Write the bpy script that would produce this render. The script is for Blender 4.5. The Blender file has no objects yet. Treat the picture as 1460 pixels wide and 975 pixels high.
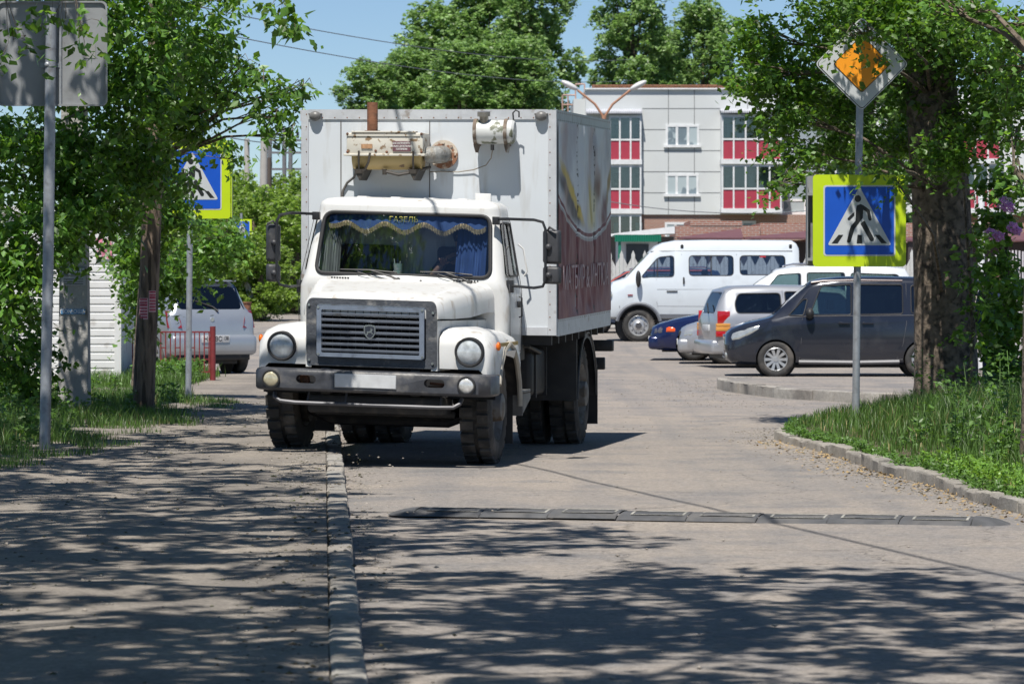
import bpy, bmesh, math, random
import numpy as np
from mathutils import Vector, Matrix
R = math.radians
SC = bpy.context.scene
COL = SC.collection
# ---------------- camera ----------------
cd = bpy.data.cameras.new('camera'); cam = bpy.data.objects.new('camera', cd); COL.objects.link(cam)
cam.location = (0, 0, 1.54); cam.rotation_euler = (R(90), 0, 0)
cd.sensor_width = 36; cd.lens = 5000/1460*36; cd.shift_y = -85.5/1460
cd.clip_start = 0.5; cd.clip_end = 3000
cd.dof.use_dof = True; cd.dof.focus_distance = 31; cd.dof.aperture_fstop = 9
SC.camera = cam
# ---------------- world, sun ----------------
SUN_EL, SUN_AZ = R(64), R(196)      # light heads towards +Y and slightly +X
w = bpy.data.worlds.new('World'); SC.world = w; w.use_nodes = True
nt = w.node_tree; nt.nodes.clear()
sk = nt.nodes.new('ShaderNodeTexSky'); sk.sky_type = 'NISHITA'; sk.sun_disc = False
sk.sun_elevation = SUN_EL; sk.sun_rotation = SUN_AZ; sk.altitude = 400
sk.air_density = 0.8; sk.dust_density = 0.0; sk.ozone_density = 6.0
bg = nt.nodes.new('ShaderNodeBackground'); bg.inputs[1].default_value = 0.075
ow = nt.nodes.new('ShaderNodeOutputWorld')
nt.links.new(sk.outputs[0], bg.inputs[0]); nt.links.new(bg.outputs[0], ow.inputs[0])
sl = bpy.data.lights.new('sun', 'SUN'); sl.energy = 4.8; sl.angle = R(0.53); sl.color = (1.0, 0.955, 0.88)
so = bpy.data.objects.new('sun', sl); COL.objects.link(so)
# direction light travels
_d = Vector((math.sin(R(16))*math.cos(SUN_EL), math.cos(R(16))*math.cos(SUN_EL), -math.sin(SUN_EL)))
so.rotation_euler = _d.to_track_quat('-Z', 'Y').to_euler(); so.location = (0, 0, 60)
SC.view_settings.view_transform = 'Standard'; SC.view_settings.look = 'None'
SC.view_settings.exposure = 0.43; SC.view_settings.gamma = 1.0
SC.view_settings.use_curve_mapping = False
SC.render.engine = 'CYCLES'
SC.cycles.max_bounces = 6; SC.cycles.transparent_max_bounces = 12
SC.cycles.diffuse_bounces = 3; SC.cycles.glossy_bounces = 3; SC.cycles.transmission_bounces = 5

def gz(y):
    if y < 60: return 0.0
    if y < 150: return 1.6*((y-60)/90)**2
    return 1.6 + (y-150)*0.01
# ---------------- materials ----------------
MATS = {}
def M(name, col, rough=0.6, metal=0.0, var=0.12, vs=4.0, col2=None, c2s=2.0, c2t=0.55, c2w=0.1, st=None, bump=0.0, bs=40.0, coat=0.0, spec=0.5, detail=6):
    """noise-varied principled; col2 = worn/dirty patches"""
    if name in MATS: return MATS[name]
    m = bpy.data.materials.new(name); m.use_nodes = True; MATS[name] = m
    n = m.node_tree.nodes; l = m.node_tree.links; p = n['Principled BSDF']
    p.inputs['Roughness'].default_value = rough; p.inputs['Metallic'].default_value = metal
    p.inputs['Coat Weight'].default_value = coat; p.inputs['Coat Roughness'].default_value = 0.08
    p.inputs['Specular IOR Level'].default_value = spec
    tc = n.new('ShaderNodeTexCoord')
    def noise(s, d=detail, dim='3D'):
        t = n.new('ShaderNodeTexNoise'); t.inputs['Scale'].default_value = s; t.inputs['Detail'].default_value = d
        l.new(tc.outputs['Object'], t.inputs['Vector']); return t
    a = noise(vs)
    mr = n.new('ShaderNodeMapRange'); mr.inputs[1].default_value = 0.25; mr.inputs[2].default_value = 0.75
    mr.inputs[3].default_value = 1-var; mr.inputs[4].default_value = 1+var
    l.new(a.outputs[0], mr.inputs[0])
    mx = n.new('ShaderNodeVectorMath'); mx.operation = 'SCALE'; mx.inputs[0].default_value = col[:3]
    l.new(mr.outputs[0], mx.inputs['Scale']); out = mx.outputs[0]
    if col2:
        b = noise(c2s, 10)
        if st:
            mp = n.new('ShaderNodeMapping'); mp.inputs['Scale'].default_value = st; l.new(tc.outputs['Object'], mp.inputs[0]); l.new(mp.outputs[0], b.inputs['Vector'])
        m2 = n.new('ShaderNodeMapRange'); m2.inputs[1].default_value = c2t; m2.inputs[2].default_value = c2t+c2w
        l.new(b.outputs[0], m2.inputs[0])
        mc = n.new('ShaderNodeMix'); mc.data_type = 'RGBA'
        l.new(m2.outputs[0], mc.inputs[0]); l.new(out, mc.inputs[6]); mc.inputs[7].default_value = (*col2, 1)
        out = mc.outputs[2]
    l.new(out, p.inputs['Base Color'])
    if bump:
        c = noise(bs); bp = n.new('ShaderNodeBump'); bp.inputs['Strength'].default_value = bump; bp.inputs['Distance'].default_value = 0.02
        l.new(c.outputs[0], bp.inputs['Height']); l.new(bp.outputs[0], p.inputs['Normal'])
    return m
def leafmat(name, c, tr, rough=0.45, var=0.35):
    m = bpy.data.materials.new(name); m.use_nodes = True; MATS[name] = m
    n = m.node_tree.nodes; l = m.node_tree.links; n.remove(n['Principled BSDF'])
    g = n.new('ShaderNodeNewGeometry'); mr = n.new('ShaderNodeMapRange'); mr.inputs[3].default_value = 1-var; mr.inputs[4].default_value = 1+var
    l.new(g.outputs['Random Per Island'], mr.inputs[0])
    def sc(col):
        v = n.new('ShaderNodeVectorMath'); v.operation = 'SCALE'; v.inputs[0].default_value = col; l.new(mr.outputs[0], v.inputs['Scale']); return v
    p = n.new('ShaderNodeBsdfPrincipled'); p.inputs['Roughness'].default_value = rough; p.inputs['Specular IOR Level'].default_value = 0.4
    l.new(sc(c).outputs[0], p.inputs['Base Color'])
    t = n.new('ShaderNodeBsdfTranslucent'); l.new(sc(tr).outputs[0], t.inputs[0])
    a = n.new('ShaderNodeAddShader'); l.new(p.outputs[0], a.inputs[0]); l.new(t.outputs[0], a.inputs[1])
    l.new(a.outputs[0], n['Material Output'].inputs[0]); return m
def glassmat(name, tint, alpha=0.35, rough=0.02):
    m = bpy.data.materials.new(name); m.use_nodes = True; MATS[name] = m
    n = m.node_tree.nodes; l = m.node_tree.links; n.remove(n['Principled BSDF'])
    t = n.new('ShaderNodeBsdfTransparent'); t.inputs[0].default_value = (*tint, 1)
    g = n.new('ShaderNodeBsdfGlossy'); g.inputs['Roughness'].default_value = rough
    f = n.new('ShaderNodeFresnel'); f.inputs[0].default_value = 1.45
    ad = n.new('ShaderNodeMath'); ad.operation = 'ADD'; ad.inputs[1].default_value = alpha
    l.new(f.outputs[0], ad.inputs[0])
    x = n.new('ShaderNodeMixShader'); l.new(ad.outputs[0], x.inputs[0]); l.new(t.outputs[0], x.inputs[1]); l.new(g.outputs[0], x.inputs[2])
    l.new(x.outputs[0], n['Material Output'].inputs[0]); return m
# ---------------- mesh helpers ----------------
def tag(o, label=None, cat=None, group=None, kind=None):
    if label: o['label'] = label
    if cat: o['category'] = cat
    if group: o['group'] = group
    if kind: o['kind'] = kind
    return o
def empty(name, loc, rz=0, label=None, cat=None, group=None):
    o = bpy.data.objects.new(name, None); COL.objects.link(o); o.location = loc; o.rotation_euler = (0, 0, rz)
    o.empty_display_size = 0.3
    return tag(o, label, cat, group)
def link(name, me, mat, parent=None):
    o = bpy.data.objects.new(name, me); COL.objects.link(o)
    if parent: o.parent = parent
    if mat:
        for mm in (mat if isinstance(mat, (list, tuple)) else [mat]): me.materials.append(mm)
    return o
def smooth(me, ang=40):
    me.polygons.foreach_set('use_smooth', [True]*len(me.polygons))
    try: me.set_sharp_from_angle(angle=R(ang))
    except Exception: pass
class MB:
    def __init__(s, warp=None): s.bm = bmesh.new(); s.warp = warp
    def _new(s, before): return s.bm.verts[before:] if False else None
    def box(s, x0, x1, y0, y1, z0, z1, bev=0.0, seg=2, mat=None):
        t = bmesh.new(); bmesh.ops.create_cube(t, size=1)
        for v in t.verts: v.co = Vector(((x0+x1)/2+v.co.x*(x1-x0), (y0+y1)/2+v.co.y*(y1-y0), (z0+z1)/2+v.co.z*(z1-z0)))
        if bev: bmesh.ops.bevel(t, geom=list(t.edges), offset=bev, segments=seg, profile=0.5, affect='EDGES')
        return s.merge(t, mat)
    def merge(s, t, mat=None):
        if mat is not None: bmesh.ops.transform(t, matrix=mat, verts=t.verts)
        me = bpy.data.meshes.new('t'); t.to_mesh(me); t.free(); s.bm.from_mesh(me); bpy.data.meshes.remove(me); return s
    def cyl(s, p0, p1, r, r2=None, seg=16, cap=True):
        p0 = Vector(p0); p1 = Vector(p1); d = p1-p0
        t = bmesh.new(); bmesh.ops.create_cone(t, cap_ends=cap, segments=seg, radius1=r, radius2=r if r2 is None else r2, depth=d.length)
        m = Matrix.Translation((p0+p1)/2) @ d.to_track_quat('Z', 'Y').to_matrix().to_4x4()
        return s.merge(t, m)
    def sph(s, c, r, sx=1, sy=1, sz=1, u=16, v=10, rot=None):
        t = bmesh.new(); bmesh.ops.create_uvsphere(t, u_segments=u, v_segments=v, radius=r)
        m = Matrix.Translation(c) @ (rot.to_4x4() if rot else Matrix.Identity(4)) @ Matrix.Diagonal((sx, sy, sz, 1))
        return s.merge(t, m)
    def tube(s, pts, r, seg=8, rs=None, closed=False):
        pts = [Vector(p) for p in pts]; n = len(pts); rings = []
        up = None
        for i, p in enumerate(pts):
            if closed: d = pts[(i+1) % n]-pts[i-1]
            else: d = pts[min(i+1, n-1)]-pts[max(i-1, 0)]
            d.normalize()
            if up is None:
                up = Vector((0, 0, 1)) if abs(d.z) < 0.9 else Vector((1, 0, 0))
            a = d.cross(up); 
            if a.length < 1e-4: a = d.cross(Vector((0, 1, 0)))
            a.normalize(); b = a.cross(d).normalized(); up = b
            rr = rs[i] if rs else r
            rings.append([s.bm.verts.new(p+(a*math.cos(k/seg*2*math.pi)+b*math.sin(k/seg*2*math.pi))*rr) for k in range(seg)])
        for i in range(n if closed else n-1):
            A, B = rings[i], rings[(i+1) % n]
            for k in range(seg): s.bm.faces.new((A[k], A[(k+1) % seg], B[(k+1) % seg], B[k]))
        if not closed: s.bm.faces.new(list(reversed(rings[0]))); s.bm.faces.new(rings[-1])
        return s
    def poly(s, pts, off):
        """planar polygon pts (3D) extruded by vector off"""
        off = Vector(off); A = [s.bm.verts.new(Vector(p)) for p in pts]; B = [s.bm.verts.new(Vector(p)+off) for p in pts]
        s.bm.faces.new(A); s.bm.faces.new(list(reversed(B)))
        for i in range(len(A)):
            j = (i+1) % len(A); s.bm.faces.new((A[j], A[i], B[i], B[j]))
        return s
    def sheet(s, rows):
        V = [[s.bm.verts.new(Vector(p)) for p in r] for r in rows]
        for a, b in zip(V, V[1:]):
            for i in range(len(a)-1): s.bm.faces.new((a[i], a[i+1], b[i+1], b[i]))
        return s
    def loft(s, rings, cap=True):
        V = [[s.bm.verts.new(Vector(p)) for p in r] for r in rings]; n = len(V[0])
        for a, b in zip(V, V[1:]):
            for i in range(n): s.bm.faces.new((a[i], a[(i+1) % n], b[(i+1) % n], b[i]))
        if cap: s.bm.faces.new(list(reversed(V[0]))); s.bm.faces.new(V[-1])
        return s
    def lathe(s, prof, c=(0, 0, 0), seg=32, axis='x'):
        """prof: list of (axial, radius)"""
        c = Vector(c); rings = []
        for k in range(seg):
            a = k/seg*2*math.pi; ca, sa = math.cos(a), math.sin(a)
            rings.append([s.bm.verts.new(c+(Vector((u, r*ca, r*sa)) if axis == 'x' else Vector((r*ca, u, r*sa)) if axis == 'y' else Vector((r*ca, r*sa, u)))) for u, r in prof])
        for k in range(seg):
            A, B = rings[k], rings[(k+1) % seg]
            for i in range(len(prof)-1): s.bm.faces.new((A[i], A[i+1], B[i+1], B[i]))
        return s
    def mesh(s, name='m', recalc=True):
        if s.warp:
            for v in s.bm.verts: v.co = Vector(s.warp(v.co))
        if recalc: bmesh.ops.recalc_face_normals(s.bm, faces=s.bm.faces)
        me = bpy.data.meshes.new(name); s.bm.to_mesh(me); s.bm.free(); return me
    def obj(s, name, mat, parent=None, ang=40, recalc=True):
        me = s.mesh(name, recalc); smooth(me, ang); return link(name, me, mat, parent)
def rrect(cx, cz, hx, hz, r, n=4):
    """rounded rectangle polygon (2D)"""
    out = []
    for (sx, sz, a0) in ((1, 1, 0), (-1, 1, 90), (-1, -1, 180), (1, -1, 270)):
        for k in range(n+1):
            a = R(a0+90*k/n); out.append((cx+sx*(hx-r)+r*math.cos(a), cz+sz*(hz-r)+r*math.sin(a)))
    return out
def rpoly(pts, r, n=4):
    """round the corners of a 2D polygon"""
    out = []; N = len(pts)
    for i in range(N):
        p = Vector(pts[i]); a = Vector(pts[i-1])-p; b = Vector(pts[(i+1) % N])-p
        d = min(r, a.length*0.45, b.length*0.45); A = p+a.normalized()*d; B = p+b.normalized()*d
        for k in range(n+1):
            t = k/n; q = A*(1-t)**2+p*2*t*(1-t)+B*t*t; out.append((q.x, q.y))
    return out
def shell_cut(me, thick, cuts, sub=0):
    """hollow a closed mesh and cut openings; returns new mesh"""
    o = bpy.data.objects.new('tmp', me); COL.objects.link(o); cs = []
    if sub:
        m = o.modifiers.new('u', 'SUBSURF'); m.levels = sub; m.render_levels = sub
    if thick:
        m = o.modifiers.new('s', 'SOLIDIFY'); m.thickness = thick; m.offset = -1
    for c in cuts:
        q = bpy.data.objects.new('cut', c); COL.objects.link(q); cs.append(q)
        m = o.modifiers.new('b', 'BOOLEAN'); m.operation = 'DIFFERENCE'; m.object = q; m.solver = 'EXACT'
    bpy.context.view_layer.update()
    dg = bpy.context.evaluated_depsgraph_get()
    r = bpy.data.meshes.new_from_object(o.evaluated_get(dg))
    bpy.data.objects.remove(o)
    for q in cs: bpy.data.objects.remove(q)
    return r
FONT_CACHE = {}
def text(name, body, size, loc, rot, mat, parent=None, depth=0.002, sx=1.0, align='CENTER', bold=0.0, warp=None):
    cu = bpy.data.curves.new('t', 'FONT'); cu.body = body; cu.size = size; cu.extrude = depth; cu.align_x = align; cu.align_y = 'CENTER'
    cu.offset = bold; cu.resolution_u = 3
    o = bpy.data.objects.new('t', cu); COL.objects.link(o); bpy.context.view_layer.update()
    me = bpy.data.meshes.new_from_object(o.evaluated_get(bpy.context.evaluated_depsgraph_get())); bpy.data.objects.remove(o)
    m = Matrix.LocRotScale(Vector(loc), rot if not isinstance(rot, tuple) else __import__('mathutils').Euler(rot), Vector((sx, 1, 1)))
    me.transform(m)
    if warp:
        for v in me.vertices: v.co = warp(v.co)
    me.materials.clear()
    return link(name, me, mat, parent)
def npmesh(name, V, F, mat, parent=None, smoothf=False):
    me = bpy.data.meshes.new(name); V = np.asarray(V, dtype=np.float32); F = np.asarray(F, dtype=np.int32)
    k = F.shape[1]
    me.vertices.add(len(V)); me.vertices.foreach_set('co', V.ravel())
    me.loops.add(F.size); me.loops.foreach_set('vertex_index', F.ravel())
    me.polygons.add(len(F)); me.polygons.foreach_set('loop_start', np.arange(0, F.size, k, dtype=np.int32))
    me.polygons.foreach_set('loop_total', np.full(len(F), k, dtype=np.int32))
    me.update(calc_edges=True); me.validate()
    return link(name, me, mat, parent)
# ---------------- foliage ----------------
def leaf_arrays(P, size, rng, droop=0.35, wid=0.3, szvar=0.5, tilt=0.8):
    N = len(P); a = rng.uniform(0, 2*np.pi, N); L = size*(1+rng.uniform(-szvar, szvar, N))
    d = np.stack([np.cos(a), np.sin(a), -droop+rng.normal(0, 0.45, N)], 1); d /= np.linalg.norm(d, axis=1)[:, None]
    u = rng.normal(0, tilt, (N, 3)); u[:, 2] += 1.0
    s = np.cross(d, u); s /= np.linalg.norm(s, axis=1)[:, None]+1e-6
    n = np.cross(s, d)
    L1 = L[:, None]
    b = P; t = P+d*L1; l = P+d*L1*0.38+s*L1*wid-n*L1*0.07; r = P+d*L1*0.38-s*L1*wid-n*L1*0.07
    V = np.stack([b, l, t, r], 1).reshape(-1, 3)
    i = np.arange(N)*4; F = np.concatenate([np.stack([i, i+1, i+2], 1), np.stack([i, i+2, i+3], 1)])
    return V, F
def crown_points(clumps, rng, per=14, spread=0.16, hollow=0.5):
    """clumps: (cx,cy,cz, rx,ry,rz, n leaves)"""
    out = []; tw = []
    for (cx, cy, cz, rx, ry, rz, n) in clumps:
        nt_ = max(3, int(n/per)); v = rng.normal(0, 1, (nt_, 3)); v /= np.linalg.norm(v, axis=1)[:, None]
        rad = rng.uniform(hollow**3, 1, nt_)**(1/3)
        wob = 1+0.28*np.sin(v[:, 0]*5+cx*3)*np.cos(v[:, 2]*4+cz*2)+rng.normal(0, 0.10, nt_)
        c = v*(rad*wob)[:, None]*np.array([rx, ry, rz])+np.array([cx, cy, cz])
        tw.append(c)
        # leaves sit along short drooping twigs
        az = rng.uniform(0, 2*np.pi, nt_); ln = spread*rng.uniform(1.6, 4.2, nt_); tt = rng.uniform(0, 1, (nt_, per)); dr = rng.uniform(.1, 1.1, nt_)
        dx = np.cos(az)*ln; dy = np.sin(az)*ln
        q = np.repeat(c, per, 0).reshape(nt_, per, 3).copy(); q[:, :, 0] += dx[:, None]*(tt-.3); q[:, :, 1] += dy[:, None]*(tt-.3); q[:, :, 2] -= (ln*dr)[:, None]*tt*tt*.9
        q = q.reshape(-1, 3)+rng.normal(0, 1, (nt_*per, 3))*spread*.30
        out.append(q)
    return np.concatenate(out), tw
def tree(name, label, loc, trunk, clumps, leaf, size, lm, bark, cat='tree', group=None, per=14, spread=0.16, seed=1, hang=False, droop=0.35, twigs=6, hollow=0.5, wid=0.3, limbr=0.05, trunkname='trunk', crownname='crown'):
    """trunk: list of (x,y,z,r) in local coords; clumps local."""
    rng = np.random.default_rng(seed); rr = random.Random(seed)
    e = empty(name, loc, 0, label, cat, group)
    mb = MB(); pts = [t[:3] for t in trunk]; mb.tube(pts, 0, seg=14, rs=[t[3] for t in trunk])
    P, tw = crown_points(clumps, rng, per, spread, hollow)
    for ci, c in enumerate(clumps):
        cc = Vector(c[:3])
        # attach to a trunk point below the clump
        cand = [Vector(t[:3]) for t in trunk if t[2] < c[2]+0.3 or hang] or [Vector(trunk[-1][:3])]
        base = min(cand, key=lambda q: (q-cc).length+(0 if hang else 0.3*abs(q.z-(cc.z-1.0))))
        mid = base.lerp(cc, 0.5)+Vector((rr.uniform(-.15, .15), rr.uniform(-.15, .15), rr.uniform(0.0, .25)))*min(1, (cc-base).length)
        r0 = min(limbr*(0.6+0.3*(cc-base).length), trunk[-1][3]*1.2+limbr)
        mb.tube([base, mid, cc], 0, seg=6, rs=[r0, r0*0.6, r0*0.25])
        t = tw[ci]
        for k in range(min(twigs, len(t))):
            q = Vector(t[rr.randrange(len(t))]); m2 = cc.lerp(q, 0.5)+Vector((0, 0, rr.uniform(-.05, .12)))
            mb.tube([mid.lerp(cc, rr.uniform(.2, 1)), m2, q], 0, seg=4, rs=[r0*0.3, r0*0.18, 0.003])
    mb.obj(trunkname, bark, e, 60)
    V, F = leaf_arrays(P, size, rng, droop, wid)
    npmesh(crownname, V, F, lm, e)
    return e
def copy_tree(o, parent=None):
    c = o.copy(); COL.objects.link(c)
    if parent: c.parent = parent
    for ch in [x for x in bpy.data.objects if x.parent == o]: copy_tree(ch, c)
    return c
# ---------------- palette ----------------
WHITE = M('white_paint', (0.62, 0.62, 0.61), 0.45, var=0.07, vs=2.5, col2=(0.40, 0.36, 0.31), c2s=7, c2t=0.58, c2w=0.16, st=(1.6, 1.6, .45), coat=0.25)
WBOX = M('white_panel', (0.60, 0.635, 0.67), 0.5, var=0.05, vs=1.2, col2=(0.47, 0.47, 0.46), c2s=5, c2t=0.57, c2w=0.2, st=(2, 2, .3))
ALU = M('aluminium_trim', (0.56, 0.575, 0.60), 0.45, metal=0.25, var=0.12, vs=9, col2=(0.30, 0.26, 0.23), c2s=8, c2t=0.62, c2w=0.1)
DPLAS = M('dark_plastic', (0.045, 0.046, 0.052), 0.5, var=0.3, vs=8, col2=(0.14, 0.135, 0.13), c2s=9, c2t=0.58, c2w=0.2)
BUMP = M('bumper_paint', (0.050, 0.052, 0.060), 0.42, var=0.3, vs=8, col2=(0.17, 0.16, 0.15), c2s=6, c2t=0.56, c2w=0.2, bump=0.15, bs=25)
BLACK = M('black_metal', (0.018, 0.018, 0.02), 0.55, var=0.3, vs=6, col2=(0.07, 0.06, 0.05), c2s=7, c2t=0.55, c2w=0.2)
RUB = M('tyre_rubber', (0.038, 0.037, 0.036), 0.85, var=0.25, vs=9, col2=(0.16, 0.14, 0.12), c2s=4, c2t=0.48, c2w=0.25, bump=0.3, bs=60)
GASK = M('rubber_seal', (0.02, 0.02, 0.022), 0.6)
STEEL = M('galvanised_steel', (0.36, 0.38, 0.41), 0.5, metal=0.5, var=0.15, vs=20, col2=(0.22, 0.22, 0.23), c2s=14, c2t=0.55, c2w=0.2)
CHROME = M('chrome', (0.7, 0.7, 0.72), 0.15, metal=1.0, var=0.03)
RUST = M('rusty_metal', (0.20, 0.085, 0.045), 0.8, var=0.35, vs=10, col2=(0.07, 0.04, 0.03), c2s=12, c2t=0.5, c2w=0.2, bump=0.3, bs=50)
RED = M('red_fence_paint', (0.19, 0.025, 0.028), 0.6, var=0.2, vs=10, col2=(0.12, 0.04, 0.03), c2s=16, c2t=0.6, c2w=0.1)
DARKIN = M('dark_interior', (0.012, 0.012, 0.014), 0.85)
SEATM = M('seat_fabric', (0.05, 0.05, 0.055), 0.9)
BARK = M('tree_bark', (0.165, 0.13, 0.10), 0.95, var=0.5, vs=12, col2=(0.05, 0.04, 0.032), c2s=14, c2t=0.48, c2w=0.15, bump=1.0, bs=18)
BARK2 = M('pale_bark', (0.15, 0.12, 0.09), 0.95, var=0.4, vs=10, col2=(0.05, 0.04, 0.03), c2s=20, c2t=0.5, c2w=0.1, bump=0.8, bs=22)
LEAF = leafmat('leaf_green', (0.045, 0.098, 0.015), (0.095, 0.175, 0.012), var=.5)
LEAF2 = leafmat('leaf_maple', (0.052, 0.112, 0.020), (0.11, 0.20, 0.018), var=.55)
LEAFY = leafmat('leaf_yellow_green', (0.105, 0.16, 0.028), (0.12, 0.19, 0.02), var=0.45)
LEAFB = leafmat('leaf_poplar', (0.12, 0.185, 0.065), (0.13, 0.21, 0.05), var=0.5)
GRASSM = leafmat('grass_blade', (0.052, 0.100, 0.020), (0.065, 0.12, 0.014), var=0.6)
WEEDM = leafmat('weed_leaf', (0.062, 0.120, 0.026), (0.07, 0.14, 0.015), var=0.35)
LILACM = leafmat('lilac_blossom', (0.58, 0.34, 0.56), (0.30, 0.15, 0.28), var=0.3)
GLASS = glassmat('car_glass', (0.72, 0.80, 0.78), 0.08)
DGLASS = glassmat('tinted_glass', (0.20, 0.23, 0.25), 0.08)
WSG = glassmat('windscreen_glass', (0.66, 0.71, 0.74), 0.07)
HLG = glassmat('lamp_glass', (0.85, 0.87, 0.9), 0.12, 0.12)
# ================= SETTING =================
def ground_mat(name, base, dust, dark, grain=90, patch=0.5, crack=False, bstr=0.5):
    m = bpy.data.materials.new(name); m.use_nodes = True; MATS[name] = m
    n = m.node_tree.nodes; l = m.node_tree.links; p = n['Principled BSDF']; p.inputs['Roughness'].default_value = 0.88; p.inputs['Specular IOR Level'].default_value = 0.25
    tc = n.new('ShaderNodeTexCoord')
    def noise(s, d=8, ro=0.55):
        t = n.new('ShaderNodeTexNoise'); t.inputs['Scale'].default_value = s; t.inputs['Detail'].default_value = d; t.inputs['Roughness'].default_value = ro
        l.new(tc.outputs['Object'], t.inputs['Vector']); return t.outputs[0]
    def rng_(x, a, b, c=0, d=1):
        r = n.new('ShaderNodeMapRange'); r.inputs[1].default_value = a; r.inputs[2].default_value = b; r.inputs[3].default_value = c; r.inputs[4].default_value = d
        l.new(x, r.inputs[0]); return r.outputs[0]
    def mix(f, a, b):
        x = n.new('ShaderNodeMix'); x.data_type = 'RGBA'; l.new(f, x.inputs[0])
        for k, v in ((6, a), (7, b)):
            if isinstance(v, tuple): x.inputs[k].default_value = (*v, 1)
            else: l.new(v, x.inputs[k])
        return x.outputs[2]
    c = mix(rng_(noise(patch, 6, 0.6), 0.42, 0.62), base, dust)
    c = mix(rng_(noise(1.1, 10, 0.68), 0.48, 0.66, 0, 0.85), c, dark)
    mpt = n.new('ShaderNodeMapping'); mpt.inputs['Scale'].default_value = (2.2, .09, 1); l.new(tc.outputs['Object'], mpt.inputs[0]); tr_ = n.new('ShaderNodeTexNoise'); tr_.inputs['Scale'].default_value = 1.0; tr_.inputs['Detail'].default_value = 7; l.new(mpt.outputs[0], tr_.inputs['Vector'])
    c = mix(rng_(tr_.outputs[0], 0.50, 0.68, 0, 0.5), c, dark)
    c = mix(rng_(noise(0.9, 3, 0.4), 0.66, 0.675, 0, 0.45), c, dark)
    # aggregate speckle
    v = n.new('ShaderNodeTexVoronoi'); v.inputs['Scale'].default_value = grain; l.new(tc.outputs['Object'], v.inputs['Vector'])
    sp = n.new('ShaderNodeSeparateColor'); l.new(v.outputs['Color'], sp.inputs[0])
    f1 = rng_(sp.outputs[0], 0, 1, 0.80, 1.20)
    f2 = rng_(noise(16, 10, 0.7), 0.3, 0.7, 0.80, 1.2)
    mm = n.new('ShaderNodeMath'); mm.operation = 'MULTIPLY'; l.new(f1, mm.inputs[0]); l.new(f2, mm.inputs[1])
    fac = mm.outputs[0]
    if crack:
        w_ = n.new('ShaderNodeTexVoronoi'); w_.feature = 'DISTANCE_TO_EDGE'; w_.inputs['Scale'].default_value = 0.33
        ad = n.new('ShaderNodeVectorMath'); nz = n.new('ShaderNodeTexNoise'); nz.inputs['Scale'].default_value = 2.5; nz.inputs['Detail'].default_value = 8
        l.new(tc.outputs['Object'], nz.inputs['Vector']); s1 = n.new('ShaderNodeVectorMath'); s1.operation = 'SCALE'; s1.inputs['Scale'].default_value = 0.5
        l.new(nz.outputs['Color'], s1.inputs[0]); l.new(tc.outputs['Object'], ad.inputs[0]); l.new(s1.outputs[0], ad.inputs[1]); l.new(ad.outputs[0], w_.inputs['Vector'])
        cr = rng_(w_.outputs['Distance'], 0.0, 0.004, 0.55, 1.0)
        m3 = n.new('ShaderNodeMath'); m3.operation = 'MULTIPLY'; l.new(cr, m3.inputs[0]); l.new(fac, m3.inputs[1]); fac = m3.outputs[0]
    s = n.new('ShaderNodeVectorMath'); s.operation = 'SCALE'; l.new(c, s.inputs[0]); l.new(fac, s.inputs['Scale'])
    l.new(s.outputs[0], p.inputs['Base Color'])
    bp = n.new('ShaderNodeBump'); bp.inputs['Strength'].default_value = bstr; bp.inputs['Distance'].default_value = 0.012
    l.new(noise(45, 6, 0.7), bp.inputs['Height']); l.new(bp.outputs[0], p.inputs['Normal'])
    return m
ASPH = ground_mat('asphalt', (0.240, 0.216, 0.196), (0.282, 0.246, 0.212), (0.165, 0.160, 0.160), 70, 0.35, True)
DIRT = ground_mat('dusty_pavement', (0.215, 0.192, 0.168), (0.262, 0.230, 0.194), (0.145, 0.130, 0.115), 80, 0.5, False, 0.5)
EARTH = ground_mat('earth', (0.13, 0.105, 0.075), (0.09, 0.10, 0.045), (0.06, 0.055, 0.035), 50, 0.8, False, 0.9)
GRAVM = ground_mat('pale_gravel', (0.33, 0.30, 0.26), (0.38, 0.34, 0.29), (0.25, 0.22, 0.19), 40, 0.5, False, 1.0)
KERBM = ground_mat('kerb_concrete', (0.30, 0.285, 0.26), (0.34, 0.31, 0.27), (0.17, 0.155, 0.14), 120, 1.2, False, 0.6)
import mathutils
def nz(x, y, s=1.0): return mathutils.noise.noise(Vector((x*s, y*s, 3.7)))
def strip(name, mat, ys, fl, fr, zf, nx=12, kind='structure', ang=60):
    mb = MB(); rows = []
    for y in ys:
        a, b = fl(y), fr(y); rows.append([(a+(b-a)*i/nx, y, zf(a+(b-a)*i/nx, y)) for i in range(nx+1)])
    mb.sheet(rows); o = mb.obj(name, mat, None, ang)
    tag(o, kind=kind); return o
def fr_(a, b, st):
    n = max(1, round((b-a)/st)); return [a+(b-a)*i/n for i in range(n+1)]
kx = lambda y: 0.092-0.0539*y                       # kerb line beside the footway
# terrain sheet to the horizon
ys = [-60, -20, 0, 20, 40, 60]+fr_(65, 150, 5)+[170, 200, 260, 350, 500, 800, 1500]
strip('ground', EARTH, ys, lambda y: -900, lambda y: 900, lambda x, y: gz(y)-0.03, 24)
# road: near carriageway and the wide junction / car park behind
def vl(y):   # left border of the right verge
    return 2.65+max(0, 33.6-y)*0.082 if y < 33.6 else 2.65
strip('road', ASPH, fr_(-10, 44, 0.5), lambda y: kx(y)-0.1, lambda y: max(vl(y), 0)+9.0 if y > 38 else vl(y)+0.6, lambda x, y: 0.012*nz(x, y, 0.6)*max(0, min(1, (43.4-y)/3)), 14)
strip('road_junction', ASPH, fr_(44, 60, 1)+fr_(62, 150, 2), lambda y: -3.2 if y < 46 else (-9 if y < 62 else -8-(y-60)*0.08), lambda y: 60 if y>46 else 12, lambda x, y: gz(y), 20)
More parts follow.
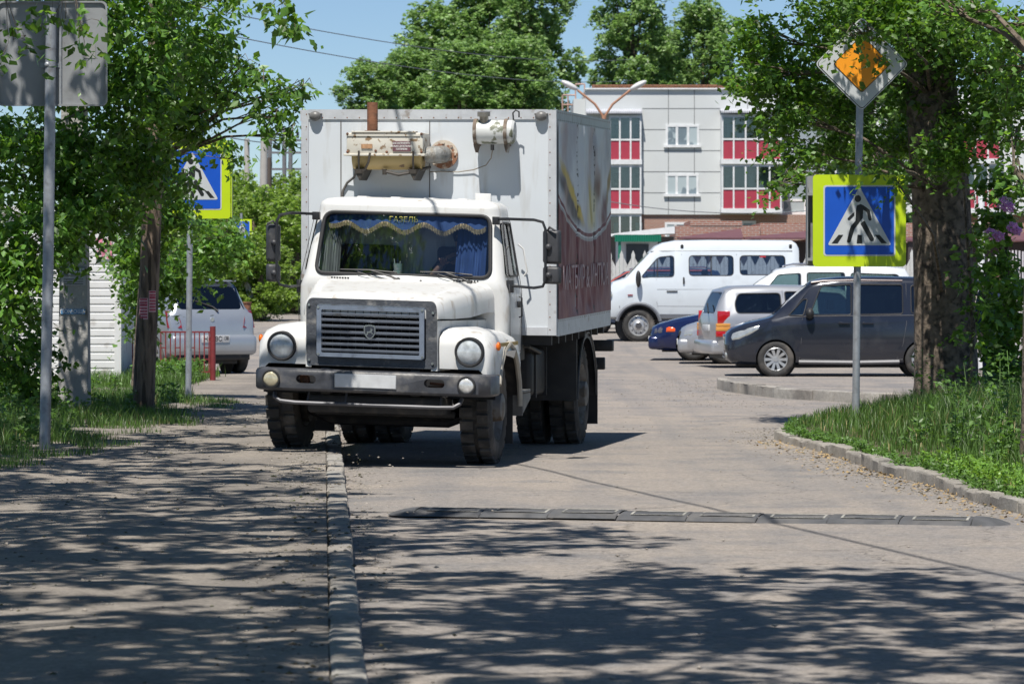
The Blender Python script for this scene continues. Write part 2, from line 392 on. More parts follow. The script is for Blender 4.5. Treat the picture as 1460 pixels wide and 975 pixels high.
# dusty footway on the left, level with the kerb top
def pavz(x, y):
    t = min(1, max(0, (45-y)/4)); e = max(0, -3.3-x)
    return 0.115*t+0.022*nz(x, y, 0.9)*t+0.012*nz(x, y, 3)*t+0.004+e*0.02
strip('footway', DIRT, fr_(-8, 46, 0.25), lambda y: -5.2, lambda y: kx(y)-0.07, pavz, 26)
strip('footway_far', DIRT, fr_(46, 58, 0.5), lambda y: -10, lambda y: -2.6-(y-46)*0.05, lambda x, y: 0.012+0.01*nz(x, y, 1), 20)
strip('earth_verge', EARTH, fr_(-8, 43, 0.5), lambda y: -14, lambda y: -5.15+0.0*y, lambda x, y: 0.13+0.03*nz(x, y, 1), 20)
# kerb stones on the left
def kerb(name, pts, wdt=0.15, h=0.115, mat=KERBM, seedv=3, dirty=0.0, st=1.0, rough=1.0):
    rr = random.Random(seedv); mb = MB(); out = []
    # resample
    L = [0]
    for a, b in zip(pts, pts[1:]): L.append(L[-1]+math.hypot(b[0]-a[0], b[1]-a[1]))
    def at(s):
        for i in range(len(L)-1):
            if s <= L[i+1]+1e-6:
                t = (s-L[i])/(L[i+1]-L[i]); return (pts[i][0]+(pts[i+1][0]-pts[i][0])*t, pts[i][1]+(pts[i+1][1]-pts[i][1])*t)
        return pts[-1]
    s = 0
    while s < L[-1]-0.2:
        e = min(L[-1], s+st-0.015); a, b = at(s), at(e); d = Vector((b[0]-a[0], b[1]-a[1], 0)); ln = d.length
        t = bmesh.new(); bmesh.ops.create_cube(t, size=1)
        for v in t.verts: v.co = Vector((v.co.x*wdt, v.co.y*ln, v.co.z*0.3+h-0.15))
        bmesh.ops.subdivide_edges(t, edges=[q for q in t.edges if abs((q.verts[0].co-q.verts[1].co).y) > ln*.5], cuts=7)
        bmesh.ops.bevel(t, geom=[q for q in t.edges if min(v.co.z for v in q.verts) > h-0.05 and abs(q.verts[0].co.x-q.verts[1].co.x) < 0.01], offset=0.022, segments=2, affect='EDGES', profile=0.5)
        for v in t.verts:
            k = rr.gauss(0, 0.0035*rough); v.co += Vector((k, k*0.5, k*0.8 if v.co.z > 0 else 0))
        m = Matrix.Translation((a[0]+d.x/2+rr.gauss(0, .006*rough), a[1]+d.y/2, rr.gauss(0, .007*rough))) @ Matrix.Rotation(math.atan2(-d.x, d.y)+rr.gauss(0, .006), 4, 'Z') @ Matrix.Rotation(rr.gauss(0, .012), 4, 'Y')
        mb.merge(t, m); s += st
    o = mb.obj(name, mat, None, 35); tag(o, kind='structure'); return o
kerb('kerb', [(kx(y), y) for y in (-6, 10, 26, 41)], 0.135, 0.12, rough=.45)
# right verge and its kerb
vpts = [(12, 38.9), (6, 38.6), (4.2, 38.0), (3.3, 36.8), (2.8, 35.4), (2.62, 34.2), (2.70, 33.2), (2.85, 31.7), (2.98, 29.8), (3.06, 27.7), (3.22, 26.7), (3.28, 24.8), (3.42, 23.5), (3.7, 20), (4.1, 12), (4.5, 4)]
kerb('kerb_right', vpts, 0.14, 0.085, seedv=8, rough=1.1)
def vx(y):
    P = sorted([(p[1], p[0]) for p in vpts[4:]])
    for (a, xa), (b, xb) in zip(P, P[1:]):
        if a <= y <= b: return xa+(xb-xa)*(y-a)/(b-a)
    if y > 35.4:
        return 2.8+(y-35.4)**2*0.13
    return 4.5
strip('verge_right', EARTH, fr_(4, 38.6, 0.4), lambda y: vx(y)+0.04, lambda y: 14, lambda x, y: 0.055+(0.03*nz(x, y, 1.2)+0.12)*max(0, min(1, (x-vx(y))*.7)), 40)
# pavement island in front of the parked cars
ipts = [(12, 43.6), (8, 43.6), (4.7, 44.2), (3.55, 46.6), (3.2, 48.6), (3.02, 50.2), (3.1, 51.6), (3.5, 52.0)]
kerb('kerb_island', ipts, 0.16, 0.14, seedv=5)
mb = MB(); ip = ipts+[(12, 52.0)]
mb.poly([(x+0.05 if x < 11 else x, y+(0.05 if y < 50 else 0), 0.12) for x, y in ip], (0, 0, -0.1)); tag(mb.obj('pavement_island', ASPH), kind='structure')
# far gravel shoulder beside the uphill road
strip('gravel_shoulder', GRAVM, fr_(62, 150, 2), lambda y: -7.8-(y-60)*0.11, lambda y: -7.2-(y-60)*0.07, lambda x, y: gz(y)+0.02, 6)
strip('roadside_bank', EARTH, fr_(62, 155, 3), lambda y: -60, lambda y: -8.0-(y-60)*0.075, lambda x, y: gz(y)+0.05+max(0, (-8.2-(y-60)*0.075-x))*0.10, 10)
# loose stones, leaf crumbs along the edges
def scatter(name, regs, mat, smin, smax, seed, flat=0.6):
    rng = np.random.default_rng(seed); V = []; F = []
    base = np.array([(1, 0, 0), (0.2, 0.9, 0), (-0.9, 0.3, 0), (-0.3, -0.9, 0), (0, 0, 0.8), (0.1, 0, -0.5)])
    tri = [(0, 1, 4), (1, 2, 4), (2, 3, 4), (3, 0, 4), (1, 0, 5), (2, 1, 5), (3, 2, 5), (0, 3, 5)]
    k = 0
    for (fx, y0, y1, n, sg, zf) in regs:
        for _ in range(n):
            y = rng.uniform(y0, y1); x = fx(y)+rng.normal(0, sg); s = rng.uniform(smin, smax)*rng.uniform(.4, 1)
            a = rng.uniform(0, 6.28); ca, sa = math.cos(a), math.sin(a)
            B = base*s*rng.uniform(.7, 1.3, (6, 1)); B[:, 2] *= flat
            V.append(np.stack([B[:, 0]*ca-B[:, 1]*sa+x, B[:, 0]*sa+B[:, 1]*ca+y, B[:, 2]+zf(x, y)+s*0.1], 1))
            F += [(a_+k, b_+k, c_+k) for a_, b_, c_ in tri]; k += 6
    o = npmesh(name, np.concatenate(V), F, mat); tag(o, kind='stuff'); return o
scatter('gravel', [(lambda y: kx(y)-0.25, 12, 40, 1500, 0.16, pavz), (lambda y: kx(y)+0.16, 12, 40, 1100, 0.12, lambda x, y: 0.0),
                   (lambda y: vx(y)-0.25, 22, 37, 1200, 0.2, lambda x, y: 0.0), (lambda y: -3.2, 12, 44, 1500, 0.4, pavz),
                   (lambda y: -2.4, 12, 44, 900, 0.8, pavz), (lambda y: 2.6, 43, 56, 700, 0.5, lambda x, y: 0.003), (lambda y: 1.0, 13, 58, 400, 1.4, lambda x, y: 0.005)],
        GRAVM, 0.006, 0.02, 4)
scatter('earth_crumbs', [(lambda y: kx(y)-0.2, 12, 40, 700, 0.2, pavz), (lambda y: -2.9, 12, 44, 900, 0.7, pavz), (lambda y: vx(y)-0.12, 22, 37, 500, 0.15, lambda x, y: 0.0)], EARTH, 0.006, 0.022, 9)

# ---- apartment building (Y = 200) ----
bx = lambda px: (px-730)*0.04
bz = lambda py: 1.54+(402-py)*0.04
PANEL = M('wall_panel', (0.58, 0.60, 0.60), 0.75, var=0.05, vs=0.3)
PANELW = M('white_render', (0.66, 0.67, 0.675), 0.7, var=0.05, vs=0.4)
PANEL_SHADE = M('shaded_recess_render', (0.28, 0.33, 0.37), 0.75, var=0.05, vs=0.4)  # bluish shade of the recess is put into this wall colour
REDP = M('red_panel', (0.40, 0.045, 0.075), 0.45, var=0.08, vs=2)
FRAME = M('white_frame', (0.72, 0.73, 0.74), 0.5)
JOINT = M('panel_joint', (0.20, 0.205, 0.21), 0.8)
WINM = M('house_window', (0.16, 0.20, 0.23), 0.08, var=0.25, vs=0.8, col2=(0.40, 0.46, 0.48), c2s=0.5, c2t=0.5, c2w=0.02, spec=0.8)
def brickmat(name, a, b, mortar, sc):
    m = bpy.data.materials.new(name); m.use_nodes = True; n = m.node_tree.nodes; l = m.node_tree.links; p = n['Principled BSDF']; p.inputs['Roughness'].default_value = 0.9
    tc = n.new('ShaderNodeTexCoord'); sx = n.new('ShaderNodeSeparateXYZ'); cx = n.new('ShaderNodeCombineXYZ')
    l.new(tc.outputs['Object'], sx.inputs[0]); ad = n.new('ShaderNodeMath'); l.new(sx.outputs[0], ad.inputs[0]); l.new(sx.outputs[1], ad.inputs[1])
    l.new(ad.outputs[0], cx.inputs[0]); l.new(sx.outputs[2], cx.inputs[1])
    t = n.new('ShaderNodeTexBrick'); t.inputs['Color1'].default_value = (*a, 1); t.inputs['Color2'].default_value = (*b, 1); t.inputs['Mortar'].default_value = (*mortar, 1)
    t.inputs['Scale'].default_value = sc; t.inputs['Mortar Size'].default_value = 0.015; t.inputs['Brick Width'].default_value = 0.27; t.inputs['Row Height'].default_value = 0.08
    l.new(cx.outputs[0], t.inputs['Vector']); l.new(t.outputs[0], p.inputs['Base Color']); return m
BRICK = brickmat('brick', (0.36, 0.16, 0.11), (0.28, 0.12, 0.085), (0.38, 0.33, 0.29), 1.0)
B = empty('apartment_building', (0, 200, 0), 0, 'pale grey panel apartment block with glazed balconies and red balcony panels', 'building')
mb = MB(); mb.box(bx(835), bx(1112), 0, 12, bz(306), bz(127)); mb.obj('panel_wall', PANEL, B, 30)
mb = MB(); mb.box(bx(818), bx(835), 1.0, 12, bz(306), bz(140)); mb.obj('end_wall', PANEL, B, 30); mb = MB(); mb.box(bx(1112), bx(1172), 1.6, 12, bz(306), bz(127)); mb.obj('recessed_wall', PANEL_SHADE, B, 30)
mb = MB(); mb.box(bx(1172), bx(1560), -0.8, 12, bz(306), bz(128)); mb.obj('wing_wall', PANELW, B, 30)
mb = MB(); mb.box(bx(820), bx(1560), 0.12, 12, 1.5, bz(306)-0.002); mb.obj('brick_base', BRICK, B, 30)
mb = MB()
for px in (953, 990, 1066, 1100): mb.box(bx(px)-.02, bx(px)+.02, -0.012, 0.01, bz(306), bz(128))
for py in (155, 185, 215, 245, 275): mb.box(bx(916), bx(1027), -0.010, 0.01, bz(py)-.02, bz(py)+.02)
mb.obj('joint_lines', JOINT, B)
mb = MB(); mb.box(bx(834), bx(1113), -0.15, 12.1, bz(128)+.002, bz(126)); mb.box(bx(1171), bx(1561), -0.95, 12.1, bz(129)+.05, bz(126)); mb.obj('roof_edge', FRAME, B)
mb = MB()
for x in fr_(bx(845), bx(1120), 0.9): mb.cyl((x, 1, bz(126)), (x, 1, bz(120.5)), 0.03, seg=6)
mb.tube([(bx(845), 1, bz(121)), (bx(1120), 1, bz(121))], 0.05); mb.tube([(bx(845), 1, bz(123.5)), (bx(1120), 1, bz(123.5))], 0.04)
mb.box(bx(938), bx(975), 1.4, 2.2, bz(126), bz(122)); mb.obj('roof_railing', RUST, B)
mb = MB()   # rusty ladder frame at the end wall
for px in (803, 811, 822, 835): mb.cyl((bx(px), 3, bz(190)), (bx(px), 3, bz(132 if px < 820 else 116)), 0.05, seg=6)
for py, a, b in ((116, 822, 835), (132, 803, 822), (146, 803, 822), (160, 803, 822), (175, 803, 822)): mb.tube([(bx(a), 3, bz(py)), (bx(b), 3, bz(py))], 0.05, 6)
mb.obj('roof_ladder', M('pale_rust', (0.42, 0.27, 0.22), 0.8, var=0.2), B)
def bwin(px0, px1, py0, py1, n, y=0.0):
    f = MB(); x0, x1, z0, z1 = bx(px0), bx(px1), bz(py1), bz(py0); t = 0.13
    f.box(x0, x1, y-.06, y+.02, z1-t, z1); f.box(x0-.1, x1+.1, y-.14, y+.02, z0-.02, z0+t)
    f.box(x0, x0+t, y-.06, y+.02, z0+t+.002, z1-t-.002); f.box(x1-t, x1, y-.06, y+.02, z0+t+.002, z1-t-.002)
    for i in range(1, n):
        x = x0+(x1-x0)*i/n; f.box(x-.07, x+.07, y-.055, y+.015, z0+t+.002, z1-t-.002)
    w_ = f.obj('window', FRAME, B)
    g = MB(); g.box(x0+.05, x1-.05, y-.03, y-.01, z0+.05, z1-.05); g.obj('pane', WINM, w_)
bwin(949, 997, 178, 210, 3); bwin(949, 996, 248, 280, 3); bwin(948, 993, 317, 345, 3, 0.12); bwin(1038, 1078, 315, 345, 2, 0.12)
for py in (212, 283): bwin(1117, 1153, py, py+22, 1, 1.6)
for px in (1195, 1245): bwin(px, px+34, 178, 205, 2, -0.8)
def balcony(px0, px1, pyw, n, y0, y1, base):
    """glazed balcony one storey: window band then red panels; pyw = top of the glazing"""
    x0, x1 = bx(px0), bx(px1); zt = bz(pyw); zm = zt-31*.04; zb = zm-28*.04
    f = MB(); t = .09
    f.box(x0, x1, y0+.1, y1, zt, zt+.16); f.box(x0, x1, y0+.001, y0+.12, zm-.05, zm+.05); f.box(x0-.03, x1+.03, y0-.03, y1, zb-.28, zb)
    for i in range(n+1):
        x = x0+(x1-x0)*i/n; x = min(max(x, x0+t/2), x1-t/2); f.box(x-t/2, x+t/2, y0, y0+.12, zb+.002, zm-.052); f.box(x-t/2, x+t/2, y0, y0+.12, zm+.052, zt-.002)
    for x in (x0, x1-t): f.box(x, x+t, y0+.125, y1, zb, zt-.003)
    b_ = f.obj('balcony', FRAME, B)
    r = MB(); r.box(x0+.02, x1-.02, y0+.04, y0+.07, zb+.002, zm-.06); r.obj('red_panel', REDP, b_)
    g = MB(); g.box(x0+.02, x1-.02, y0+.05, y0+.06, zm+.055, zt-.004); g.obj('glazing', GLASS, b_)
    d = MB(); k = (x1-x0)/n
    for i in range(0, n, 2): d.box(x0+k*i+.3, x0+k*i+k*1.1, y1-.06, y1-.02, zm-.4, zt-.35)
    d.obj('inner_window', WINM, b_)
for py in (169, 239): balcony(868, 914, py, 3, -0.55, -0.004, 0); balcony(1027, 1112, py, 5, -1.3, -0.004, 0)
balcony(868, 914, 309, 3, -0.55, -0.004, 0)
for py in (169, 239): balcony(1172, 1232, py, 4, -2.0, -0.804, 0); balcony(1330, 1420, py, 5, -2.0, -0.804, 0)
for a, b, y in ((835, 915, -0.75), (1026, 1113, -1.5)):
    mb = MB(); n = int((b-a)/3.2)
    rows = [[(bx(a)+(bx(b)-bx(a))*i/(n*2), yy, zz+(0.05 if i % 2 else 0)) for i in range(n*2+1)] for yy, zz in ((0.0, bz(156.5)), (y, bz(161)), (y, bz(162)-.06))]
    mb.sheet(rows); mb.obj('corrugated_canopy', M('canopy_sheet', (0.45, 0.46, 0.50), 0.6), B, 20)

# ---- brick garages with sloped maroon canopies, Y ~ 132 ----
S = 132/5000
gx = lambda px: (px-730)*S
gzp = lambda py: 1.54+(402-py)*S
MAROON = M('maroon_sheet', (0.13, 0.06, 0.07), 0.6, var=0.1)
G = empty('brick_garage', (0, 132, 0), 0, 'long low brick garage with maroon sloping canopies behind the white minibus', 'building')
mb = MB(); mb.box(gx(963), gx(1084), 0, 5, 1.0, gzp(322)); mb.box(gx(984), gx(1058), -0.02, 4.9, gzp(322)+.002, gzp(315)); mb.box(gx(1084)+.003, gx(1560), .1, 5, 1.0, gzp(318)); mb.obj('brick_wall', BRICK, G)
mb = MB()
for a, b, p0, p1 in ((965, 1056, 341, 328), (1058, 1200, 341, 326), (1202, 1520, 344, 332)):
    x0, x1 = gx(a), gx(b)
    mb.poly([(x0, -.05, gzp(p0)), (x1, -.05, gzp(p1)), (x1, -1.6, gzp(p0+1)), (x0, -1.6, gzp(p0+1))], (0, 0, .06))
mb.obj('canopy', MAROON, G)
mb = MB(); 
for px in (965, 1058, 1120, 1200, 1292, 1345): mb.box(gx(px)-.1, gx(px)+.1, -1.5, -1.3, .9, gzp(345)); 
mb.box(gx(1060), gx(1500), -0.03, -0.003, 1.0, gzp(346)); mb.obj('posts_and_canopy_shade', M('dark_post_and_shade', (0.06, 0.05, 0.05), 0.8), G)  # long dark sheet: shade below the canopies is put into its colour
Wc = empty('white_canopy_shed', (0, 126, 0), 0, 'low shed with a white sloping canopy left of the brick garage', 'shed')
s2 = 126/5000
mb = MB(); a0, a1 = (850-730)*s2, (962-730)*s2
mb.poly([(a0, 0, 1.54+(402-336)*s2), (a1, 0, 1.54+(402-323)*s2), (a1, 0, 1.54+(402-333)*s2), (a0, 0, 1.54+(402-338)*s2)], (0, 3, 0.0)); mb.obj('canopy', FRAME, Wc)
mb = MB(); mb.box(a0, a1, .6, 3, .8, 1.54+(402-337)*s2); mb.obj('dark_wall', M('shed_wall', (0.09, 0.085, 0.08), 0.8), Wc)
# green roofed kiosk Y~112
s3 = 112/5000; kz = lambda py: 1.54+(402-py)*s3; kX = lambda px: (px-730)*s3
K = empty('kiosk', (0, 112, 0), 0, 'small kiosk with a green corrugated roof edge behind the picket fence', 'kiosk')
mb = MB(); n = 40
mb.sheet([[(kX(876)+(kX(942)-kX(876))*i/n, yy-(0.03 if i % 2 else 0), zz) for i in range(n+1)] for yy, zz in ((-.4, kz(335)), (-.4, kz(345)))])
mb.box(kX(876), kX(942), -.37, 2.6, kz(336)-.02, kz(335)); mb.obj('green_roof', M('green_sheet', (0.01, 0.16, 0.10), 0.5, var=.1), K, 20)
mb = MB(); mb.box(kX(881), kX(938), .1, 2.4, .5, kz(336)-.03); mb.obj('wall', PANELW, K)
mb = MB(); mb.box(kX(893), kX(925), .06, .098, kz(378), kz(348)); mb.obj('window', M('dark_window', (0.04, 0.045, 0.055), 0.2), K)
mb = MB(); mb.box(kX(881), kX(885), -.36, -.26, kz(390), kz(345)); mb.obj('green_post', M('green_sheet', (0.01, 0.16, 0.10)), K)
# white picket fence Y=96, pointed boards
s4 = 96/5000
F_ = empty('picket_fence', (0, 96, gz(96)), 0, 'white wooden picket fence of pointed boards behind the minibus', 'fence')
rr = random.Random(5); x = (845-730)*s4; pk = MB(); k = 0
z0 = gz(96)
while x < (1300-730)*s4:
    wv = .098; ph = (k % 3); tip = 1.54+(402-(357 if ph == 1 else 368))*s4-z0+rr.gauss(0, .015)
    cut = .16 if ph != 1 else .12
    pk.poly([(x, 0, .05), (x+wv, 0, .05), (x+wv, 0, tip-(cut if ph != 0 else 0)), (x+wv/2 if ph == 1 else (x+wv if ph == 0 else x), 0, tip), (x, 0, tip-(cut if ph != 2 else 0))] if ph == 1 else
            ([(x, 0, .05), (x+wv, 0, .05), (x+wv, 0, tip), (x, 0, tip-.2)] if ph == 0 else [(x, 0, .05), (x+wv, 0, .05), (x+wv, 0, tip-.2), (x, 0, tip)]), (0, .02, 0))
    x += wv+.008; k += 1
pk.obj('pickets', M('fence_white', (0.52, 0.52, 0.50), 0.7, var=.1, vs=5, col2=(.3, .27, .24), c2s=6, c2t=.6), F_)
mb = MB()
for z in (.4, 1.5): mb.box((845-730)*s4, (1300-730)*s4, .022, .07, z, z+.08)
mb.obj('rail', M('fence_wood', (0.25, 0.22, 0.2), 0.8), F_)

# ---- left: white siding kiosk ----
KI = empty('siding_kiosk', (-7.2, 52.7, 0), 0, 'white kiosk clad in horizontal siding boards among the foliage', 'kiosk')
SID = M('white_siding', (0.66, 0.66, 0.645), 0.55, var=.05, col2=(.42, .40, .37), c2s=3, c2t=.6)
mb = MB(); z = .0; rows = []
while z < 2.55:
    rows += [[(-3.2, -.0, z), (1.27, -.0, z)], [(-3.2, -.022, z+.018), (1.27, -.022, z+.018)], [(-3.2, -.022, z+.10), (1.27, -.022, z+.10)], [(-3.2, .0, z+.118), (1.27, .0, z+.118)]]; z += .12
mb.sheet(rows); mb.box(-3.2, 1.27, .01, 2.2, 0, 2.55); mb.obj('wall', SID, KI, 20)
mb = MB(); mb.box(1.23, 1.33, -.045, .05, 0, 2.56); mb.box(-3.3, 1.4, -.15, 2.3, 2.57, 2.68); mb.obj('corner_trim', SID, KI)
mb = MB(); mb.box(.95, 1.2, -.05, -.035, 1.88, 2.2); mb.obj('poster', M('pink_poster', (.55, .18, .26), .6, var=.5, vs=14, col2=(.6, .55, .55), c2s=12, c2t=.5, c2w=.04), KI)
# ================= TRUCK =================
TR = empty('box_truck', (-1.065, 29.95, 0), R(-9.6), 'worn white box truck with a dark grille, one front wheel up on the footway', 'truck')
def cw(v): return Vector((v[0]+0.03, v[1], v[2]-0.0305*v[0]))          # the cab leans: its right wheel stands on the kerb
def bw(v): return Vector((v[0]+0.09, v[1], v[2]-0.008*v[0]+(v[1]-1.35)*0.0175))
def ch(v): return Vector((v[0]+0.03, v[1], v[2]-0.022*v[0]))
# ---- tyres ----
def truck_wheel(name, x, y, z, outer, treads=26, par=TR):
    """x = tyre centre, outer=+1 if the dish faces +x"""
    e_ = MB(); r = .475; hw = .125
    e_.lathe([(-.10, .27), (-.125, .30), (-.132, .38), (-.118, .44), (-.105, .455), (.105, .455), (.118, .44), (.132, .38), (.125, .30), (.10, .27)], (0, 0, 0), 48)
    for k in range(treads):
        a = k/treads*2*math.pi
        for sgn in (-1, 1):
            m = Matrix.Rotation(a+(0.5 if sgn > 0 else 0)*2*math.pi/treads, 4, 'X')
            t = bmesh.new(); bmesh.ops.create_cube(t, size=1)
            for v in t.verts: v.co = Vector((sgn*(.068+v.co.x*.10), v.co.y*.078, .465+v.co.z*.034))
            bmesh.ops.bevel(t, geom=list(t.edges), offset=.006, segments=1, affect='EDGES'); e_.merge(t, m)
    o = e_.obj('tyre', RUB, par, 35); o.location = (x, y, z); o.rotation_euler = (random.random()*3, 0, 0)
    d = outer; q = MB()
    q.lathe([(d*.12, .285), (d*.10, .27), (d*.06, .26), (d*.02, .19), (d*.03, .13), (d*.08, .125), (d*.16, .115), (d*.17, .09), (d*.17, 0.0)], (0, 0, 0), 32)
    q.lathe([(-d*.12, .285), (-d*.10, .27), (-d*.08, .26), (-d*.02, .19), (d*.02, .0)], (0, 0, 0), 32)
    for k in range(6):
        a = k*math.pi/3; q.cyl((d*.03, .155*math.cos(a), .155*math.sin(a)), (d*.065, .155*math.cos(a), .155*math.sin(a)), .014, seg=6)
    q.obj('rim', M('rim_paint', (.16, .155, .15), .6, var=.2, vs=8, col2=(.10, .08, .06), c2s=9, c2t=.5, c2w=.1), o, 40)
    return o
random.seed(3)
truck_wheel('w', -.828, 0, .595, -1); truck_wheel('w', .838, 0, .478, 1)
for x in (-1.03, -.70): truck_wheel('w', x, 3.77, .475, -1)
for x in (.675, 1.00): truck_wheel('w', x, 3.77, .475, 1 if x > .9 else -1)
# ---- chassis ----
mb = MB(ch)
for x in (-.42, .34): mb.box(x, x+.08, -.85, 4.75, .60, .82, .006)
for y in (-.6, 1.5, 2.6, 3.4, 4.4): mb.box(-.34, .34, y, y+.08, .64, .78)
mb.obj('chassis_frame', BLACK, TR)
mb = MB(ch); mb.tube([(-.74, 0, .46), (-.5, 0, .36), (.5, 0, .36), (.74, 0, .46)], .05); mb.cyl((-.80, 0, .47), (-.70, 0, .47), .14); mb.cyl((.70, 0, .47), (.80, 0, .47), .14)
for x in (-.4, .38): mb.box(x-.04, x+.04, -.65, .65, .47, .53, .01)
mb.box(-.55, .55, -.12, -.02, .56, .60); mb.obj('front_axle', BLACK, TR)
mb = MB(ch); mb.cyl((-.9, 3.77, .48), (.9, 3.77, .48), .085); mb.sph((.0, 3.77, .48), .23, .8, 1, 1)
for x in (-.42, .42): mb.box(x-.04, x+.04, 3.0, 4.5, .55, .64, .01)
mb.cyl((0, .6, .55), (0, 3.6, .5), .045); mb.obj('rear_axle', BLACK, TR)
mb = MB(ch); mb.box(-.30, .34, -.55, .9, .45, .80, .05); mb.box(-.55, .62, -.80, -.45, .44, .60, .03); mb.box(-.6, .62, -.3, .2, .40, .47, .02); mb.cyl((-.3, 0.2, .5), (.4, .3, .47), .12)
mb.obj('engine_sump', BLACK, TR)
# radiator darkness behind the grille
mb = MB(cw); mb.box(-.50, .56, -.70, -.55, .80, 1.36); mb.obj('radiator', DARKIN, TR)
# ---- bumper ----
def bumper_profile():
    pts = []
    for (x, y) in ((-.96, -.62), (-.965, -.80), (-.94, -.94), (-.86, -1.01), (-.5, -1.045), (.04, -1.055), (.58, -1.045), (.94, -1.01), (1.02, -.94), (1.045, -.80), (1.04, -.62)): pts.append((x, y))
    return pts
bp_ = bumper_profile(); mb = MB()
prof = [(0.0, .628), (-.012, .645), (-.012, .775), (0, .795), (.03, .805), (.09, .808), (.09, .62), (.03, .62)]
rows = []
cxb = .04
ringsb = []
for i, (x, y) in enumerate(bp_):
    a = Vector(bp_[max(0, i-1)]); b = Vector(bp_[min(len(bp_)-1, i+1)]); t = (b-a).normalized(); nrm = Vector((t.y, -t.x))   # outward
    ringsb.append([(x-nrm.x*o_, y-nrm.y*o_, z) for o_, z in prof])
mb.loft(ringsb); me = mb.mesh('bumper')
def slot(x, w_, z, h):
    c = MB(); c.poly([(px, -1.3, pz) for px, pz in rrect(x, z, w_, h, h*.95, 5)], (0, .55, 0)); return c.mesh()
me = shell_cut(me, 0, [slot(-.50, .085, .722, .034), slot(.58, .085, .722, .034)])
for v in me.vertices: v.co = cw(v.co)
smooth(me, 35); link('bumper', me, BUMP, TR)
mb = MB(cw); mb.box(-.62, .70, -.90, -.86, .63, .80); mb.obj('bumper_backing', BLACK, TR)
mb = MB(cw); mb.box(.50, .66, -.95, -.92, .655, .70, .01); mb.cyl((.52, -.93, .72), (.66, -.93, .71), .012); mb.box(-.58, -.50, -.95, -.90, .69, .75, .01); mb.obj('tow_hook', RUST, TR)
# blurred plate
mb = MB(cw); mb.box(-.255, .265, -1.072, -1.064, .665, .78, .002); pl = mb.obj('licence_plate', M('blank_plate', (.42, .43, .44), .5, var=.06, vs=9), TR)
mb = MB(cw); mb.poly([(x, -1.0725, z) for x, z in rrect(.005, .7225, .253, .052, .006, 2)], (0, -.0015, 0)); mb.obj('plate_face', M('plate_white', (.55, .56, .57), .4, var=.12, vs=13), pl)
# tubular bar
mb = MB(cw); mb.tube([(-.79, -.93, .60), (-.78, -.99, .565), (-.73, -1.0, .535), (-.6, -1.0, .525), (.6, -1.0, .525), (.73, -1.0, .53), (.78, -.99, .56), (.79, -.93, .60)], .017)
for x in (-.18, .62, -.5): mb.cyl((x, -1.0, .53), (x, -.93, .62), .009)
mb.obj('bumper_bar', M('bar_grey', (.10, .10, .11), .5, metal=.3, var=.3), TR)
# fog lamps
for x, mm in ((-.80, (.62, .56, .40)), (.845, (.7, .7, .68))):
    y_ = -1.035
    b = MB(cw); b.lathe([(.03, .078), (-.018, .076), (-.02, .066), (-.01, .064)], (x, y_, .715), 24, 'y'); o = b.obj('fog_lamp', GASK, TR)
    b = MB(cw); b.lathe([(-.022, .0), (-.021, .03), (-.016, .055), (-.006, .065)], (x, y_, .715), 24, 'y'); b.obj('lens', M('fog_lens_%d' % (x > 0), mm, .18, var=.25, vs=30, metal=.4), o)
# ---- grille surround, grille ----
def ring_face(mb, outer, inner, y, depth):
    """flat frame between two polygons with equal count"""
    n = len(outer)
    A = [mb.bm.verts.new((x, y, z)) for x, z in outer]; Bv = [mb.bm.verts.new((x, y, z)) for x, z in inner]
    C = [mb.bm.verts.new((x, y+depth, z)) for x, z in outer]; D = [mb.bm.verts.new((x, y+depth, z)) for x, z in inner]
    for i in range(n):
        j = (i+1) % n
        mb.bm.faces.new((A[i], A[j], Bv[j], Bv[i])); mb.bm.faces.new((A[j], A[i], C[i], C[j])); mb.bm.faces.new((Bv[i], Bv[j], D[j], D[i]))
mb = MB(cw)
ox = rpoly([(-.54, .835), (.565, .835), (.565, 1.34), (.535, 1.395), (-.51, 1.395), (-.54, 1.34)], .05, 4)
ixn = rpoly([(-.455, .905), (.475, .905), (.475, 1.2), (.475, 1.345), (-.455, 1.345), (-.455, 1.2)], .02, 4)
# align counts/order
ring_face(mb, ox, ixn, -.865, .16)
mb.obj('grille_surround', M('surround_plastic', (.060, .066, .078), .55, var=.25, vs=9, col2=(.20, .195, .19), c2s=11, c2t=.56, c2w=.18, bump=.3, bs=40), TR, 30)
SILV = M('grille_silver', (.25, .29, .36), .38, metal=.45, var=.12, vs=12, col2=(.15, .155, .165), c2s=10, c2t=.56, c2w=.2)
mb = MB(cw)
o1 = rrect(.01, 1.122, .455, .212, .02, 3); i1 = rrect(.01, 1.122, .415, .178, .01, 3)
ring_face(mb, o1, i1, -.90, .07); gr = mb.obj('grille', SILV, TR, 30)
for k in range(7):
    z = 1.272-k*.0497; b = MB(cw); b.poly([(-.405, -.888, z+.004), (-.405, -.905, z), (-.405, -.898, z-.017), (-.405, -.86, z-.010)], (.83, 0, 0)); b.obj('slat', SILV, gr, 20)
b = MB(cw)
for k in range(13): b.box(-.38+k*.065-.002, -.38+k*.065+.002, -.872, -.862, .945, 1.298)
b.obj('grille_mesh', BLACK, gr)
